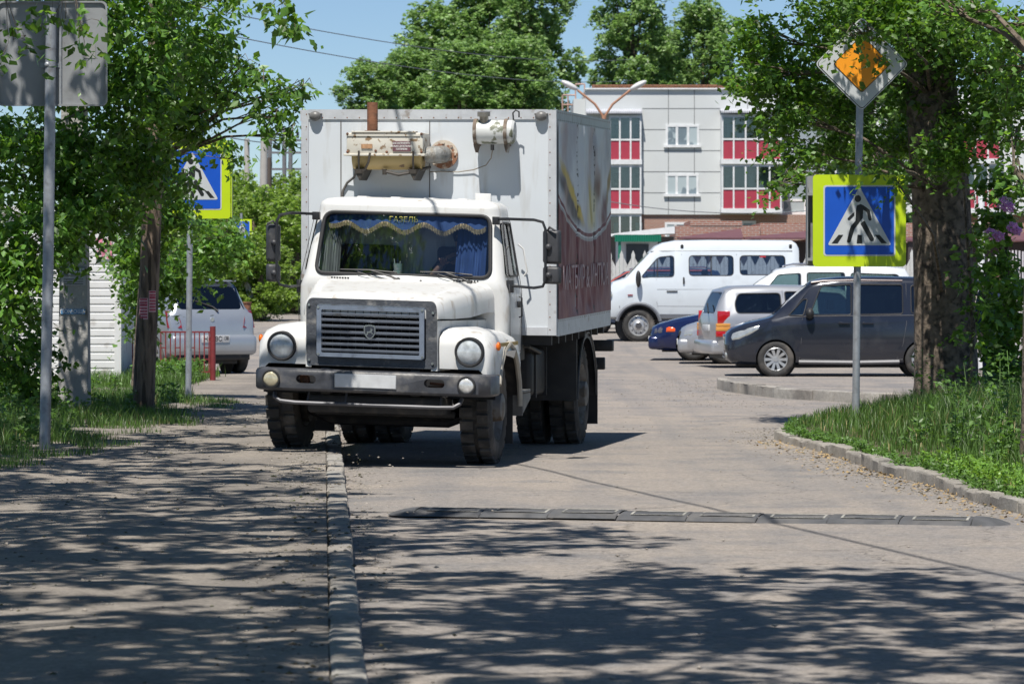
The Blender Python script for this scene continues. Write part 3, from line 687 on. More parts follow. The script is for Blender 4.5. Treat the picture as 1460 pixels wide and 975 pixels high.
# emblem: shield with a leaping deer
sh = [(-.048, .055), (0, .062), (.048, .055), (.05, -.005), (.03, -.042), (0, -.062), (-.03, -.042), (-.05, -.005)]
b = MB(cw); b.poly([(.01+x, -.905, 1.125+z) for x, z in rpoly(sh, .012, 2)], (0, -.014, 0)); em = b.obj('emblem', CHROME, gr, 30)
b = MB(cw); b.poly([(.01+x*.8, -.9195, 1.125+z*.8) for x, z in rpoly(sh, .012, 2)], (0, -.002, 0)); b.obj('emblem_field', M('emblem_dark', (.03, .035, .05), .4), em)
deer = [(-.030, -.018), (-.020, -.002), (-.022, .008), (.002, .012), (.010, .026), (.006, .040), (.014, .030), (.022, .042), (.020, .028), (.030, .020), (.020, .014), (.020, .0), (.032, -.014), (.024, -.014), (.010, -.002), (-.010, -.004), (-.018, -.020), (-.026, -.028)]
b = MB(cw); b.poly([(.01+x, -.922, 1.125+z-.004) for x, z in deer], (0, -.002, 0)); b.obj('emblem_deer', CHROME, em)
for x, z in ((-.50, 1.35), (.52, 1.345), (-.50, .87), (.52, .87), (-.505, 1.12), (.525, 1.14)):
    pass
b = MB(cw)
for x, z in ((-.515, 1.335), (.535, 1.30), (-.515, .88), (.53, .88), (-.43, 1.318), (.45, 1.318), (-.43, .93), (.45, .93)): b.cyl((x, -.868, z), (x, -.876 if abs(x) > .46 else -.905, z), .011, seg=8)
b.obj('screw', CHROME, gr)
# ---- hood ----
mb = MB(cw); rings = []
for (y, zt, hw, zs, r) in ((-.80, 1.405, .555, 1.23, .05), (-.83, 1.37, .54, 1.23, .03)): pass
def hood_ring(y, zt, hw, zb, crown, cx=.01):
    out = [(cx-hw, y, zb)]
    out += [(cx-hw-.002, y, zt-.13), (cx-hw+.012, y, zt-.055), (cx-hw+.055, y, zt-.012)]
    for t in (-.7, -.35, 0, .35, .7): out.append((cx+t*hw, y, zt+crown*(1-t*t*1.6)))
    out += [(cx+hw-.055, y, zt-.012), (cx+hw-.012, y, zt-.055), (cx+hw+.002, y, zt-.13), (cx+hw, y, zb), (cx, y, zb)]
    return out
rings = [hood_ring(-.855, 1.385, .565, 1.25, .012), hood_ring(-.80, 1.415, .585, 1.25, .016), hood_ring(-.5, 1.45, .635, 1.25, .02), hood_ring(-.1, 1.49, .70, 1.26, .02), hood_ring(.3, 1.53, .77, 1.30, .02), hood_ring(.52, 1.552, .80, 1.30, .02)]
mb.loft(rings); hood = mb.obj('bonnet', WHITE, TR, 45)
mb = MB(cw)
for k in range(9): mb.box(.46+k*.026, .472+k*.026, .44, .452, 1.545+.013, 1.562+.01)
for k in range(7): mb.box(-.62+k*.024, -.606+k*.024, .44, .452, 1.553, 1.568)
mb.sph((.19, .36, 1.553), .011); mb.obj('bonnet_vent', DARKIN, hood)
# hood sides below the bonnet line
for sgn in (-1, 1):
    mb = MB(cw); cx = .01
    x0 = lambda y: cx+sgn*(.56+.17*(y+.83)/1.35)
    mb.sheet([[(x0(y), y, z) for y in (-.85, -.5, -.1, .3, .52)] for z in (.82, 1.0, 1.235)])
    mb.sheet([[(x0(-.85), -.85, .82), (x0(-.85), -.85, 1.245)], [(x0(-.85)-sgn*.05, -.86, .82), (x0(-.85)-sgn*.05, -.86, 1.245)]])
    mb.obj('side_panel', WHITE, TR)
# ---- fenders ----
for sgn in (-1, 1):
    cx = .02; mb = MB(cw); zt = 1.175
    def frow(y, ztop, xo, zlow, xi=.60):
        X = lambda a: cx+sgn*a
        return [(X(xi), y, ztop), (X(xi+.12), y, ztop+.004), (X(xo-.13), y, ztop-.022), (X(xo-.05), y, ztop-.060), (X(xo-.008), y, ztop-.13), (X(xo), y, ztop-.22), (X(xo), y, zlow)]
    # front face down to the bumper, then along the arch, then down behind the wheel
    arch = lambda y: .50+math.sqrt(max(0, .56**2-(y)**2))*1.0
    rows = [frow(-.80, .93, .94, .80, .56), frow(-.83, 1.02, .96, .80, .56), frow(-.81, 1.09, .975, .80, .56), frow(-.75, 1.145, .99, .80, .57), frow(-.64, 1.17, 1.0, .80), frow(-.53, 1.178, 1.005, .80)]
    rows[0] = [(p[0], -.82, min(p[2], .84)) for p in rows[0]]
    for y in (-.48, -.38, -.22, 0, .22, .38): rows.append(frow(y, 1.18-.02*(y > .2), 1.01, min(.99, .50+math.sqrt(.56**2-y*y))))
    rows.append(frow(.50, 1.145, 1.01, .76)); rows.append(frow(.56, 1.10, 1.01, .55))
    mb.sheet(rows); me = mb.mesh('f')
    me = shell_cut(me, .02, []); smooth(me, 45); fe = link('fender', me, WHITE, TR)
    mb = MB(cw); pts = [(cx+sgn*1.005, y, .48+math.sqrt(max(0, .57**2-y*y))) for y in (-.52, -.42, -.25, 0, .25, .42, .52)]+[(cx+sgn*1.005, .555, .60), (cx+sgn*1.005, .56, .50)]
    mb.tube(pts, .024, 8); mb.obj('wheel_arch_lip', WHITE if sgn < 0 else M('dusty_lip', (.36, .33, .28), .8, var=.3, vs=9), fe)
    # inner arch and mudflap
    mb = MB(cw); mb.sheet([[(cx+sgn*x, y*1.02, .48+math.sqrt(max(0, .60**2-y*y))) for y in (-.59, -.5, -.3, 0, .3, .5, .59)] for x in (.50, .99)]); mb.obj('inner_arch', BLACK, fe)
    mb = MB(); mb.box(sgn*.60, sgn*.98, .62, .635, .14 if sgn > 0 else .24, .62); mb.obj('mud_flap', M('rubber_flap', (.035, .034, .033), .8, var=.3), TR)
    # headlight
    hx = cx+sgn*.795-(.0 if sgn > 0 else 0)+.02; hz = .985; hy = -.845
    b = MB(cw); b.lathe([(.05, .125), (-.012, .123), (-.02, .116), (-.018, .104), (-.004, .10)], (hx, hy, hz), 32, 'y'); h_ = b.obj('headlight', GASK, TR)
    b = MB(cw); b.lathe([(-.004, .102), (.02, .09), (.06, .05), (.07, 0)], (hx, hy, hz), 32, 'y'); b.obj('reflector', M('reflector', (.75, .77, .80), .5, metal=.35, var=.1, vs=20), h_)
    b = MB(cw); b.lathe([(-.034, 0), (-.032, .04), (-.024, .075), (-.008, .103)], (hx, hy, hz), 32, 'y'); b.obj('lens', M('headlamp_glass', (.44, .47, .49), .14, var=.40, vs=20, coat=.8, spec=.8), h_)
    # indicator
    b = MB(cw); b.sph((cx+sgn*1.015, -.58, 1.035), .034, .6, .9, 1.1); b.obj('side_indicator', M('orange_lens', (.75, .16, .01), .25), TR)
mb = MB(cw); mb.box(1.030, 1.036, -.50, .40, 1.032, 1.062); mb.obj('yellow_stripe', M('old_yellow', (.50, .34, .12), .7, var=.3, vs=12), TR)
# ---- cab: horizontal rings ----
def cab_ring(z, yf, yr, hw, r, bulge=.03, cx=.0):
    out = []
    n = 5
    # front from left to right with slight bow
    for k in range(7):
        t = -1+2*k/6; out.append((cx+t*(hw-r), yf-bulge*(1-t*t), z))
    for k in range(1, n): a = R(-90+90*k/n); out.append((cx+hw-r+r*math.cos(a), yf+r+r*math.sin(a), z))
    for k in range(5): out.append((cx+hw, yf+r+(yr-r*.6-yf-r)*k/4, z))
    for k in range(1, 4): a = R(90*k/4); out.append((cx+hw-r*.6+r*.6*math.cos(a), yr-r*.6+r*.6*math.sin(a), z))
    for k in range(5): t = 1-2*k/4; out.append((cx+t*(hw-r*.6), yr, z))
    for k in range(1, 4): a = R(90+90*k/4); out.append((cx-hw+r*.6+r*.6*math.cos(a), yr-r*.6+r*.6*math.sin(a), z))
    for k in range(5): out.append((cx-hw, yr-r*.6+(yf+r-yr+r*.6)*k/4, z))
    for k in range(1, n): a = R(180+90*k/n); out.append((cx-hw+r+r*math.cos(a), yf+r+r*math.sin(a), z))
    return out
mb = MB()
lv = [(.86, .56, 1.22, .90, .08), (.95, .54, 1.24, .925, .09), (1.3, .52, 1.26, .935, .10), (1.49, .50, 1.26, .925, .11), (1.555, .49, 1.26, .90, .12), (1.60, .515, 1.26, .888, .12), (1.85, .620, 1.26, .858, .12), (2.10, .725, 1.26, .825, .12), (2.155, .745, 1.26, .815, .125), (2.19, .74, 1.265, .81, .13), (2.225, .755, 1.262, .80, .13), (2.255, .81, 1.25, .76, .13), (2.272, .92, 1.20, .66, .12), (2.278, .98, 1.14, .5, .1)]
mb.loft([cab_ring(*a) for a in lv]); me = mb.mesh('cab')
wsp = rpoly([(-.775, 1.595), (.775, 1.595), (.735, 2.135), (-.735, 2.135)], .09, 6)
cut1 = MB(); cut1.poly([(x, .1, z) for x, z in wsp], (0, 1.02-.1, 0)); c1 = cut1.mesh()
dwp = rpoly([(.63, 1.62), (.77, 2.08), (1.13, 2.08), (1.13, 1.62)], .04, 4)
cut2 = MB(); cut2.poly([(-2, y, z) for y, z in dwp], (4, 0, 0)); c2 = cut2.mesh()
rwp = rpoly([(-.5, 1.7), (.5, 1.7), (.5, 2.05), (-.5, 2.05)], .06, 4)
cut3 = MB(); cut3.poly([(x, 1.15, z) for x, z in rwp], (0, .4, 0)); c3 = cut3.mesh(); bpy.data.meshes.remove(c3)
me = shell_cut(me, .035, [c1, c2])
for v in me.vertices: v.co = cw(v.co)
smooth(me, 40); cab = link('cab', me, WHITE, TR)
# roof ribs
mb = MB(cw)
for x in (-.45, -.15, .15, .45): mb.box(x-.045, x+.045, .93, 1.20, 2.262, 2.284, .008)
mb.box(.52, .66, 1.18, 1.22, 2.20, 2.34, .004); mb.obj('roof_rib', WHITE, cab)
def wsy(z): return .515+(z-1.60)*(.725-.515)/.5        # windscreen plane
def wsb(x, z): return wsy(z)-.03*(1-(x/.77)**2)
# gasket + glass + trim
mb = MB(cw); mb.tube([(x, wsb(x, z)-.008, z) for x, z in wsp], .017, 8, closed=True); mb.obj('windscreen_seal', GASK, cab)
wsi = [(x*.995, 1.865+(z-1.865)*.995) for x, z in wsp]
g = MB(cw); n = 14; rows = []
for j in range(7):
    z = 1.597+(2.133-1.597)*j/6; hw = .785-.045*j/6; rows.append([(hw*(-1+2*i/n), wsb(hw*(-1+2*i/n), z)+.012, z) for i in range(n+1)])
g.sheet(rows); g.obj('windscreen', WSG, cab, recalc=True)
g = MB(cw); g.box(-.162, -.158, wsy(1.6)-.023, wsy(1.6)-.018, 1.6, 1.61)
g.obj('glass_chip', CHROME, cab)
# valance: blue cloth with a wavy golden fringe
def wave(x): return 2.022-.035*math.cos((x+.02)*2*math.pi/.345)+.06*max(0, abs(x)-.60)/.13
rows = []
N = 90
for zt in range(6):
    row = []
    for i in range(N+1):
        x = -.70+1.40*i/N; z0 = wave(x); z = 2.145+(z0-2.145)*zt/5; row.append((x, wsb(x, z)+.045+.006*math.sin(i*1.3), z))
    rows.append(row)
g = MB(cw); g.sheet(rows); g.obj('blue_valance', M('blue_cloth', (.06, .12, .31), .85, var=.25, vs=7), cab)
rows = []
for k in range(3):
    rows.append([(-.70+1.40*i/(N*2), wsb(-.70+1.40*i/(N*2), 2.0)+.036+.008*math.sin(i*2.1)+.004*math.sin(i*.9), wave(-.70+1.40*i/(N*2))+.006-k*.019-(.006*((i*7) % 3) if k == 2 else 0)) for i in range(2*N+1)])
g = MB(cw); g.sheet(rows); g.obj('gold_fringe', M('gold_fringe', (.50, .40, .24), .9, var=.5, vs=60), cab)
text('windscreen_lettering', 'ГАЗЕЛЬ', .062, cw((-.03, wsb(0, 2.085)+.020, 2.083)), (R(90), R(1.7), 0), M('yellow_letters', (.55, .50, .14), .6), cab, .001, 1.1)
# side curtains
def curtain(x0, x1, y0, y1, mat, nm):
    g = MB(cw); rows = []
    for j in range(8):
        z = 1.60+.52*j/7; rows.append([(x0+(x1-x0)*i/24, (y0+(y1-y0)*i/24)+(z-1.6)*.40+.018*math.sin(i*1.7+j*.15), z) for i in range(25)])
    g.sheet(rows); g.obj(nm, mat, cab)
curtain(.42, .70, .72, .66, M('blue_cloth', (0, 0, 0)), 'blue_curtain'); curtain(-.74, -.60, .60, .68, M('grey_cloth', (.33, .34, .33), .9), 'grey_curtain')
# interior
g = MB(cw); g.box(-.83, .83, .60, .92, 1.30, 1.585, .03); g.box(-.86, .86, .6, 1.22, .95, .97); g.obj('dashboard', M('dash_plastic', (.025, .025, .028), .7), cab)
for x in (-.42, .46):
    g = MB(cw); g.box(x-.27, x+.27, 1.09, 1.21, 1.3, 1.86, .04); g.obj('seat', SEATM, cab)
g = MB(cw); wc = Vector((.46, .90, 1.62)); rot = Matrix.Rotation(R(-32), 3, 'X'); pts = [wc+rot @ Vector((.19*math.cos(a), 0, .19*math.sin(a))) for a in [k/24*2*math.pi for k in range(24)]]
g.tube(pts, .013, 8, closed=True); g.cyl(wc+rot @ Vector((-.18, 0, 0)), wc+rot @ Vector((.18, 0, 0)), .011); g.cyl(wc, wc+Vector((0, -.15, -.22)), .02); g.obj('steering_wheel', M('wheel_grey', (.10, .10, .11), .5), cab)
g = MB(cw); g.lathe([(0, .0), (0, .032), (.105, .042), (.1, .038)], (-.07, .66, 1.595), 16, 'z'); g.cyl((-.09, .66, 1.62), (-.105, .66, 1.74), .004); g.cyl((-.06, .66, 1.62), (-.05, .66, 1.72), .004)
g.obj('paper_cup', M('green_cup', (.40, .55, .46), .6, var=.4, vs=22, col2=(.6, .62, .6), c2s=14, c2t=.5, c2w=.05), cab)
# wipers
for x0, x1, zz in ((-.02, -.55, 1), (.60, .16, 1)):
    g = MB(cw); b0 = (x0, wsb(x0, 1.56)-.04, 1.555); e0 = ((x0+x1)/2, wsb(0, 1.63)-.028, 1.635)
    g.tube([b0, (x0-.06, wsb(x0, 1.58)-.045, 1.583), e0], 0, 6, rs=[.012, .010, .006]); g.tube([((x1+x0)/2+.24, wsb(x1, 1.63)-.012, 1.618), e0, (x1, wsb(x1, 1.64)-.012, 1.632)], .0075, 6); g.cyl((x0, b0[1]+.03, 1.545), (x0, b0[1]-.015, 1.56), .02)
    g.tube([(x1+.16, wsb(0, 1.58)-.012, 1.618), (x1+.3, wsb(0, 1.57)-.02, 1.575), (x1+.5, wsb(0, 1.57)-.02, 1.552)], .004, 5)
    g.obj('wiper', BLACK, cab)
# doors
for sgn in (-1, 1):
    X = lambda z: sgn*(.935 if z < 1.49 else .935-(z-1.49)*.165)
    dl = [(.66, 1.0), (.58, 1.10), (.565, 1.5), (.60, 1.60), (.755, 2.11), (1.17, 2.11), (1.19, 1.5), (1.19, .97), (.8, .93)]
    g = MB(cw); g.tube([(X(z)+sgn*.001, y, z) for y, z in rpoly(dl, .05, 3)], .003, 6, closed=True); d_ = g.obj('door', M('shut_line', (.08, .08, .085), .8), TR)
    if sgn > 0:
        g = MB(cw); g.tube([(X(z)+sgn*.0, y, z) for y, z in dwp], .009, 6, closed=True); g.obj('window_seal', GASK, d_)
    g = MB(cw); g.poly([(X(z)-sgn*.02, y, z) for y, z in dwp], (sgn*.004, 0, 0)); g.obj('window_pane', GLASS, d_)
    g = MB(cw); g.box(X(1.3)-.004 if sgn > 0 else X(1.3)-.02, X(1.3)+.02 if sgn > 0 else X(1.3)+.004, .98, 1.12, 1.345, 1.40, .005); g.tube([(sgn*.955, .93, 1.26), (sgn*.98, .93, 1.27), (sgn*.98, .93, 1.43), (sgn*.955, .93, 1.44)], .008, 6); g.obj('door_handle', BLACK, d_)
    g = MB(cw); g.tube([(X(1.6)+sgn*.03, 1.235, 1.62), (X(1.6)+sgn*.06, 1.235, 1.66), (X(1.8)+sgn*.06, 1.235, 1.86), (X(1.9)+sgn*.03, 1.235, 1.9)], .009, 6); g.obj('grab_rail', WHITE, d_)
# ---- mirrors ----
def mirror(sgn, xm, hw, z0, z1, z2, z3, zt, zb, yawd):
    a = MB(cw); xa = sgn*.80; xo = xm-sgn*.02
    a.tube([(xa, .66, zt+.01), (xa+sgn*.12, .52, zt+.012), (xo-sgn*.10, .34, zt+.008), (xo-sgn*.02, .31, zt-.01), (xo+sgn*.005, .30, zt-.07), (xo+sgn*.005, .30, (z0+z3)/2), (xo+sgn*.005, .30, zb+.07), (xo-sgn*.02, .31, zb+.015), (xo-sgn*.10, .34, zb), (sgn*.93, .62, zb+.01)], .0125, 8)
    a.box(xa-.03, xa+.03, .62, .70, zt-.04, zt+.03, .006); a.box(sgn*.93-.03, sgn*.93+.03, .58, .66, zb-.05, zb+.06, .006); m_ = a.obj('wing_mirror', M('arm_black', (.02, .021, .024), .4), TR)
    for (p, q) in ((z0, z1), (z2, z3)):
        t = bmesh.new(); bmesh.ops.create_cube(t, size=1)
        for v in t.verts: v.co = Vector((v.co.x*2*hw*(1 if v.co.y > 0 else .86), v.co.y*.085, v.co.z*(q-p)*(1 if v.co.y > 0 else .92)))
        bmesh.ops.bevel(t, geom=list(t.edges), offset=.022, segments=3, affect='EDGES', profile=.5)
        b = MB(cw); b.merge(t, Matrix.Translation((xm+sgn*.03, .36, (p+q)/2)) @ Matrix.Rotation(R(yawd), 4, 'Z')); b.sph((xm+sgn*.01, .31, (p+q)/2), .03, 1, 1, .9); b.obj('mirror_housing', DPLAS, m_)
        b = MB(cw); b.box(xm+sgn*.03-hw*.85, xm+sgn*.03+hw*.85, .405, .408, p+.02, q-.02); b.obj('mirror_glass', CHROME, m_)
    b = MB(cw); b.tube([(xm+sgn*.0, .33, z1-.01), (xm+sgn*.02, .30, z1+.02), (xm+sgn*.07, .29, z1-.01)], .010, 6); b.obj('mirror_hood', DPLAS, m_)
mirror(1, 1.305, .082, 1.73, 2.03, 1.56, 1.715, 2.10, 1.525, -4)
mirror(-1, -1.085, .062, 1.68, 2.015, 1.505, 1.665, 2.10, 1.47, 25)
# ---- cargo box ----
BX = 1.15; BZ0, BZ1 = 1.075, 3.072; BY0, BY1 = 1.35, 4.80
g = MB(bw); g.box(-BX, BX, BY0, BY1, BZ0, BZ1); box_ = g.obj('cargo_box', WBOX, TR)
g = MB(bw)
t = .012
for x in (-BX, BX-.06): g.box(x-.003, x+.063, BY0-t, BY0+.001, BZ0, BZ1)
g.box(-BX+.063, BX-.063, BY0-t, BY0-.002, BZ1-.085, BZ1+.004)
g.box(BX+.002, BX+t, BY0-t, BY0+.05, BZ0, BZ1); g.box(BX+.002, BX+t, BY0+.052, BY1-.052, BZ1-.10, BZ1+.004); g.box(BX+.002, BX+t, BY1-.05, BY1, BZ0, BZ1); g.box(BX+.002, BX+t+.004, BY0+.052, BY1-.052, BZ0-.01, BZ0+.15)
g.box(-BX-t, -BX-.002, BY0-t, BY1, BZ1-.10, BZ1+.004)
g.box(BX-.6, BX-.065, BY0-t, BY0-.002, BZ0, BZ0+.07)
g.obj('edge_trim', ALU, box_)
g = MB(bw)
for z in fr_(BZ0+.05, BZ1-.04, .115):
    for x in (-BX+.045, BX-.045): g.sph((x, BY0-t, z), .0065, 1, .5, 1, 6, 4)
for x in fr_(-BX+.08, BX-.08, .11): g.sph((x, BY0-t, BZ1-.07), .0065, 1, .5, 1, 6, 4)
for y in fr_(BY0+.1, BY1-.1, .12): g.sph((BX+t, y, BZ1-.02), .0065, .5, 1, 1, 6, 4); g.sph((BX+t, y, BZ1-.085), .0065, .5, 1, 1, 6, 4); g.sph((BX+t+.004, y, BZ0+.125), .0065, .5, 1, 1, 6, 4)
g.obj('rivets', RUST, box_)
g = MB(bw); g.box(-.795, -.787, BY0-.006, BY0-.001, 1.6, BZ1-.10); g.box(.015, .021, BY0-.006, BY0-.001, 1.6, BZ1-.10); g.obj('panel_seam', M('seam', (.10, .09, .085), .8), box_)
for x in (-BX+.13, BX-.12):
    g = MB(bw); g.sph((x, BY0-.035, BZ1-.055), .055, 1, .7, .8); g.box(x-.06, x+.06, BY0-.05, BY0-.012, BZ1-.045, BZ1-.030, .003); g.obj('marker_lamp', M('dirty_lamp', (.16, .155, .15), .4, var=.3, vs=20), box_)
# banner on the side: dark red sheet with grey upper part, swoosh and gold streaks
def banner_mat():
    m = bpy.data.materials.new('faded_banner'); m.use_nodes = True; n = m.node_tree.nodes; l = m.node_tree.links; p = n['Principled BSDF']; p.inputs['Roughness'].default_value = .5; p.inputs['Specular IOR Level'].default_value = .22
    tc = n.new('ShaderNodeTexCoord'); sx = n.new('ShaderNodeSeparateXYZ'); l.new(tc.outputs['Object'], sx.inputs[0]); Y, Z = sx.outputs[1], sx.outputs[2]
    def math_(op, a, b=None, c=None):
        q = n.new('ShaderNodeMath'); q.operation = op
        for i, v in enumerate((a, b, c)):
            if v is None: continue
            if isinstance(v, (int, float)): q.inputs[i].default_value = v
            else: l.new(v, q.inputs[i])
        return q.outputs[0]
    def mix(f, a, b):
        x = n.new('ShaderNodeMix'); x.data_type = 'RGBA'; l.new(f, x.inputs[0])
        for k, v in ((6, a), (7, b)):
            if isinstance(v, tuple): x.inputs[k].default_value = (*v, 1)
            else: l.new(v, x.inputs[k])
        return x.outputs[2]
    def step(x, a, b):
        r = n.new('ShaderNodeMapRange'); r.interpolation_type = 'SMOOTHSTEP'; r.inputs[1].default_value = a; r.inputs[2].default_value = b; l.new(x, r.inputs[0]); return r.outputs[0]
    d = math_('SUBTRACT', Y, 3.2); d2 = math_('MULTIPLY', d, d)
    arc = math_('SUBTRACT', math_('SUBTRACT', Z, 1.93), math_('MULTIPLY', d2, .10))      # >0 above the swoosh
    nzn = n.new('ShaderNodeTexNoise'); mp = n.new('ShaderNodeMapping'); mp.inputs['Scale'].default_value = (1, .8, .7); l.new(tc.outputs['Object'], mp.inputs[0]); l.new(mp.outputs[0], nzn.inputs[0]); nzn.inputs['Scale'].default_value = 1.6; nzn.inputs['Detail'].default_value = 4
    up = mix(step(nzn.outputs[0], .42, .62), (.78, .79, .83), (.58, .57, .62))
    # golden tapering streaks
    def streak(y0, slope, w0, z0, z1, col, base):
        c = math_('SUBTRACT', math_('SUBTRACT', Y, y0), math_('MULTIPLY', math_('SUBTRACT', Z, 2.0), slope))
        f = math_('SUBTRACT', 1.0, step(math_('ABSOLUTE', c), w0*.35, w0)); f = math_('MULTIPLY', f, step(Z, z0, z0+.15)); f = math_('MULTIPLY', f, math_('SUBTRACT', 1.0, step(Z, z1-.25, z1)))
        return mix(f, base, col)
    up = streak(2.75, -2.2, .50, 2.0, 2.65, (.15, .13, .14), up); up = streak(3.05, -2.4, .20, 2.02, 2.72, (.75, .55, .14), up)
    up = streak(3.75, .25, .34, 2.25, 2.68, (.14, .10, .10), up); up = streak(3.45, .15, .42, 1.97, 2.5, (.80, .74, .52), up); up = streak(3.45, -.3, .13, 2.0, 2.6, (.55, .42, .12), up)
    up = streak(4.15, .9, .13, 2.1, 2.85, (.42, .32, .18), up); up = streak(4.3, .1, .25, 2.0, 2.5, (.24, .13, .14), up); up = streak(1.95, -.3, .35, 1.98, 2.3, (.40, .26, .22), up)
    nz2 = n.new('ShaderNodeTexNoise'); l.new(mp.outputs[0], nz2.inputs[0]); nz2.inputs['Scale'].default_value = 2.4
    low = mix(step(nz2.outputs[0], .42, .68), (.20, .055, .07), (.31, .15, .155))
    c = mix(math_('MULTIPLY', step(nz2.outputs[0], .50, .70), .45), up, (.52, .33, .28)); c = mix(step(arc, -.02, .02), low, c)
    band = math_('MULTIPLY', step(arc, -.012, -.002), math_('SUBTRACT', 1.0, step(arc, .012, .022))); c = mix(band, c, (.42, .40, .42))
    band = math_('MULTIPLY', step(arc, .03, .036), math_('SUBTRACT', 1.0, step(arc, .062, .07))); c = mix(band, c, (.20, .06, .08))
    # worn vertical creases
    cr = n.new('ShaderNodeTexNoise'); mp2 = n.new('ShaderNodeMapping'); mp2.inputs['Scale'].default_value = (1, 9, 16); l.new(tc.outputs['Object'], mp2.inputs[0]); l.new(mp2.outputs[0], cr.inputs[0]); cr.inputs['Scale'].default_value = 1.5; cr.inputs['Detail'].default_value = 8
    for yy in (2.55, 3.62):
        f = math_('SUBTRACT', 1.0, step(math_('ABSOLUTE', math_('SUBTRACT', Y, yy)), .015, .06)); f = math_('MULTIPLY', f, step(cr.outputs[0], .5, .56)); c = mix(f, c, (.07, .05, .05))
    l.new(c, p.inputs['Base Color']); return m
g = MB(bw); rows = []; ny, nzv = 90, 60
for j in range(nzv+1):
    z = BZ0+.14+(BZ1-.10-BZ0-.14)*j/nzv; row = []
    for i in range(ny+1):
        y = BY0+.05+(BY1-.1-BY0)*i/ny
        wv = .010*mathutils.noise.noise(Vector((0, y*2.2, z*1.1)))+.007*mathutils.noise.noise(Vector((3, y*6, z*1.7)))+.006*mathutils.noise.noise(Vector((5, y*9+z*3, z*5)))
        for yy in (2.55, 3.62): wv -= .012*math.exp(-((y-yy)/.03)**2)
        e = min(1, i/4, (ny-i)/4, j/3, (nzv-j)/3)
        row.append((BX+.022+wv*1.6*e, y, z))
    rows.append(row)
g.sheet(rows); ban = g.obj('side_banner', banner_mat(), box_, 80)
def tw_(co): return bw(co)
text('banner_lettering', 'МАТБИР & ИНТЮА', .30, (BX+.040, 3.0, 1.56), (R(90), 0, R(90)), M('faded_letters', (.42, .28, .30), .5, var=.35, vs=5), ban, .002, 1.05, warp=tw_)
# box floor beams
g = MB(bw)
for y in fr_(BY0+.1, BY1-.1, .42): g.box(-BX+.05, BX-.05, y, y+.05, BZ0-.09, BZ0-.002)
for x in (-.45, .38): g.box(x, x+.09, BY0, BY1, BZ0-.22, BZ0-.092)
g.obj('floor_beam', BLACK, box_)
g = MB(); g.box(1.02, 1.28, 4.72, 4.84, .86, .97, .01); g.box(1.0, 1.2, 4.72, 4.8, .68, .80, .01); g.obj('rear_light_bracket', BLACK, TR)
# rear mudguards: front sheet, arch, flap
for sgn in (-1, 1):
    g = MB(); x0, x1 = .52, 1.17; R0 = .62
    arc = [(math.cos(R(a)), math.sin(R(a))) for a in range(0, 181, 12)]
    rows = [[(sgn*x, 3.77-R0*c, .44+R0*s_) for c, s_ in arc] for x in (x0, x0+.02, x1-.03, x1)]
    rows.append([(sgn*x1, 3.77-(R0-.05)*c, .44+(R0-.05)*s_) for c, s_ in arc]); g.sheet(rows)
    g.tube([(sgn*x1, 3.77-R0*c, .44+R0*s_) for c, s_ in arc], .014, 6)
    g.box(sgn*x0, sgn*x1, 3.10, 3.125, .43, 1.02) if sgn > 0 else g.box(-x1, -x0, 3.10, 3.125, .43, 1.02)
    g.obj('rear_mudguard', M('mudguard_black', (.022, .023, .026), .45, var=.3, vs=7, col2=(.06, .055, .05), c2s=5, c2t=.5, c2w=.3), TR, 50)
    g = MB(); g.box(min(sgn*.6, sgn*1.17), max(sgn*.6, sgn*1.17), 4.46, 4.475, .16, .74); g.obj('mud_flap', M('rubber_flap', (0, 0, 0)), TR)
# fuel tank, battery box, step
g = MB(); g.box(.50, .93, 1.95, 2.9, .50, .93, .05, 3); g.box(.52, .945, 2.1, 2.14, .49, .94); g.box(.52, .945, 2.7, 2.74, .49, .94); g.obj('fuel_tank', BLACK, TR)
g = MB(); g.box(.62, .90, 1.30, 1.75, .84, 1.0, .01); g.tube([(.7, 1.6, .98), (.93, 1.75, .96), (.98, 2.1, .9), (.8, 2.4, .88)], .02); g.obj('air_pipe', BLACK, TR)
g = MB(); g.box(.86, 1.06, .66, 1.10, .575, .60, .004); g.box(.86, 1.06, .66, .68, .38, .574); g.poly([(1.055, .68, .40), (1.055, 1.08, .52), (1.055, 1.08, .57), (1.055, .68, .57)], (.008, 0, 0)); g.obj('step', M('step_steel', (.17, .165, .16), .6, var=.3, vs=9, metal=.3), TR)
g = MB(); g.box(-1.0, -.55, 1.5, 2.9, .50, .92, .04); g.obj('battery_box', BLACK, TR)
# ---- heater unit on the front wall ----
CREAM = M('chipped_cream', (.60, .57, .50), .55, var=.10, vs=6, col2=(.24, .16, .09), c2s=17, c2t=.57, c2w=.05)
YEL = M('old_yellow_tank', (.42, .31, .13), .5, var=.15, vs=5, col2=(.15, .09, .05), c2s=10, c2t=.64, c2w=.05)
HE = MB(bw); HE.box(-.665, .025, 1.0, 1.32, 2.665, 2.86, .012); HE.box(-.69, .045, .985, 1.33, 2.655, 2.675, .005); HE.box(-.62, -.04, .99, 1.1, 2.861, 2.875, .003); HE.box(-.67, .0, .992, .999, 2.83, 2.845)
he = HE.obj('roof_heater', CREAM, box_)
g = MB(bw); g.cyl((-.62, 1.13, 2.66), (-.0, 1.13, 2.66), .125, seg=28); g.obj('heater_drum', YEL, he)
g = MB(bw)
for x in (-.55, -.06):
    g.box(x-.025, x+.025, .99, 1.33, 2.50, 2.535); g.poly([(x-.05, 1.0, 2.54), (x+.05, 1.0, 2.54), (x, 1.0, 2.44)], (0, .33, 0)); g.tube([(x, .985, 2.70), (x, .98, 2.60), (x, 1.0, 2.53)], .009)
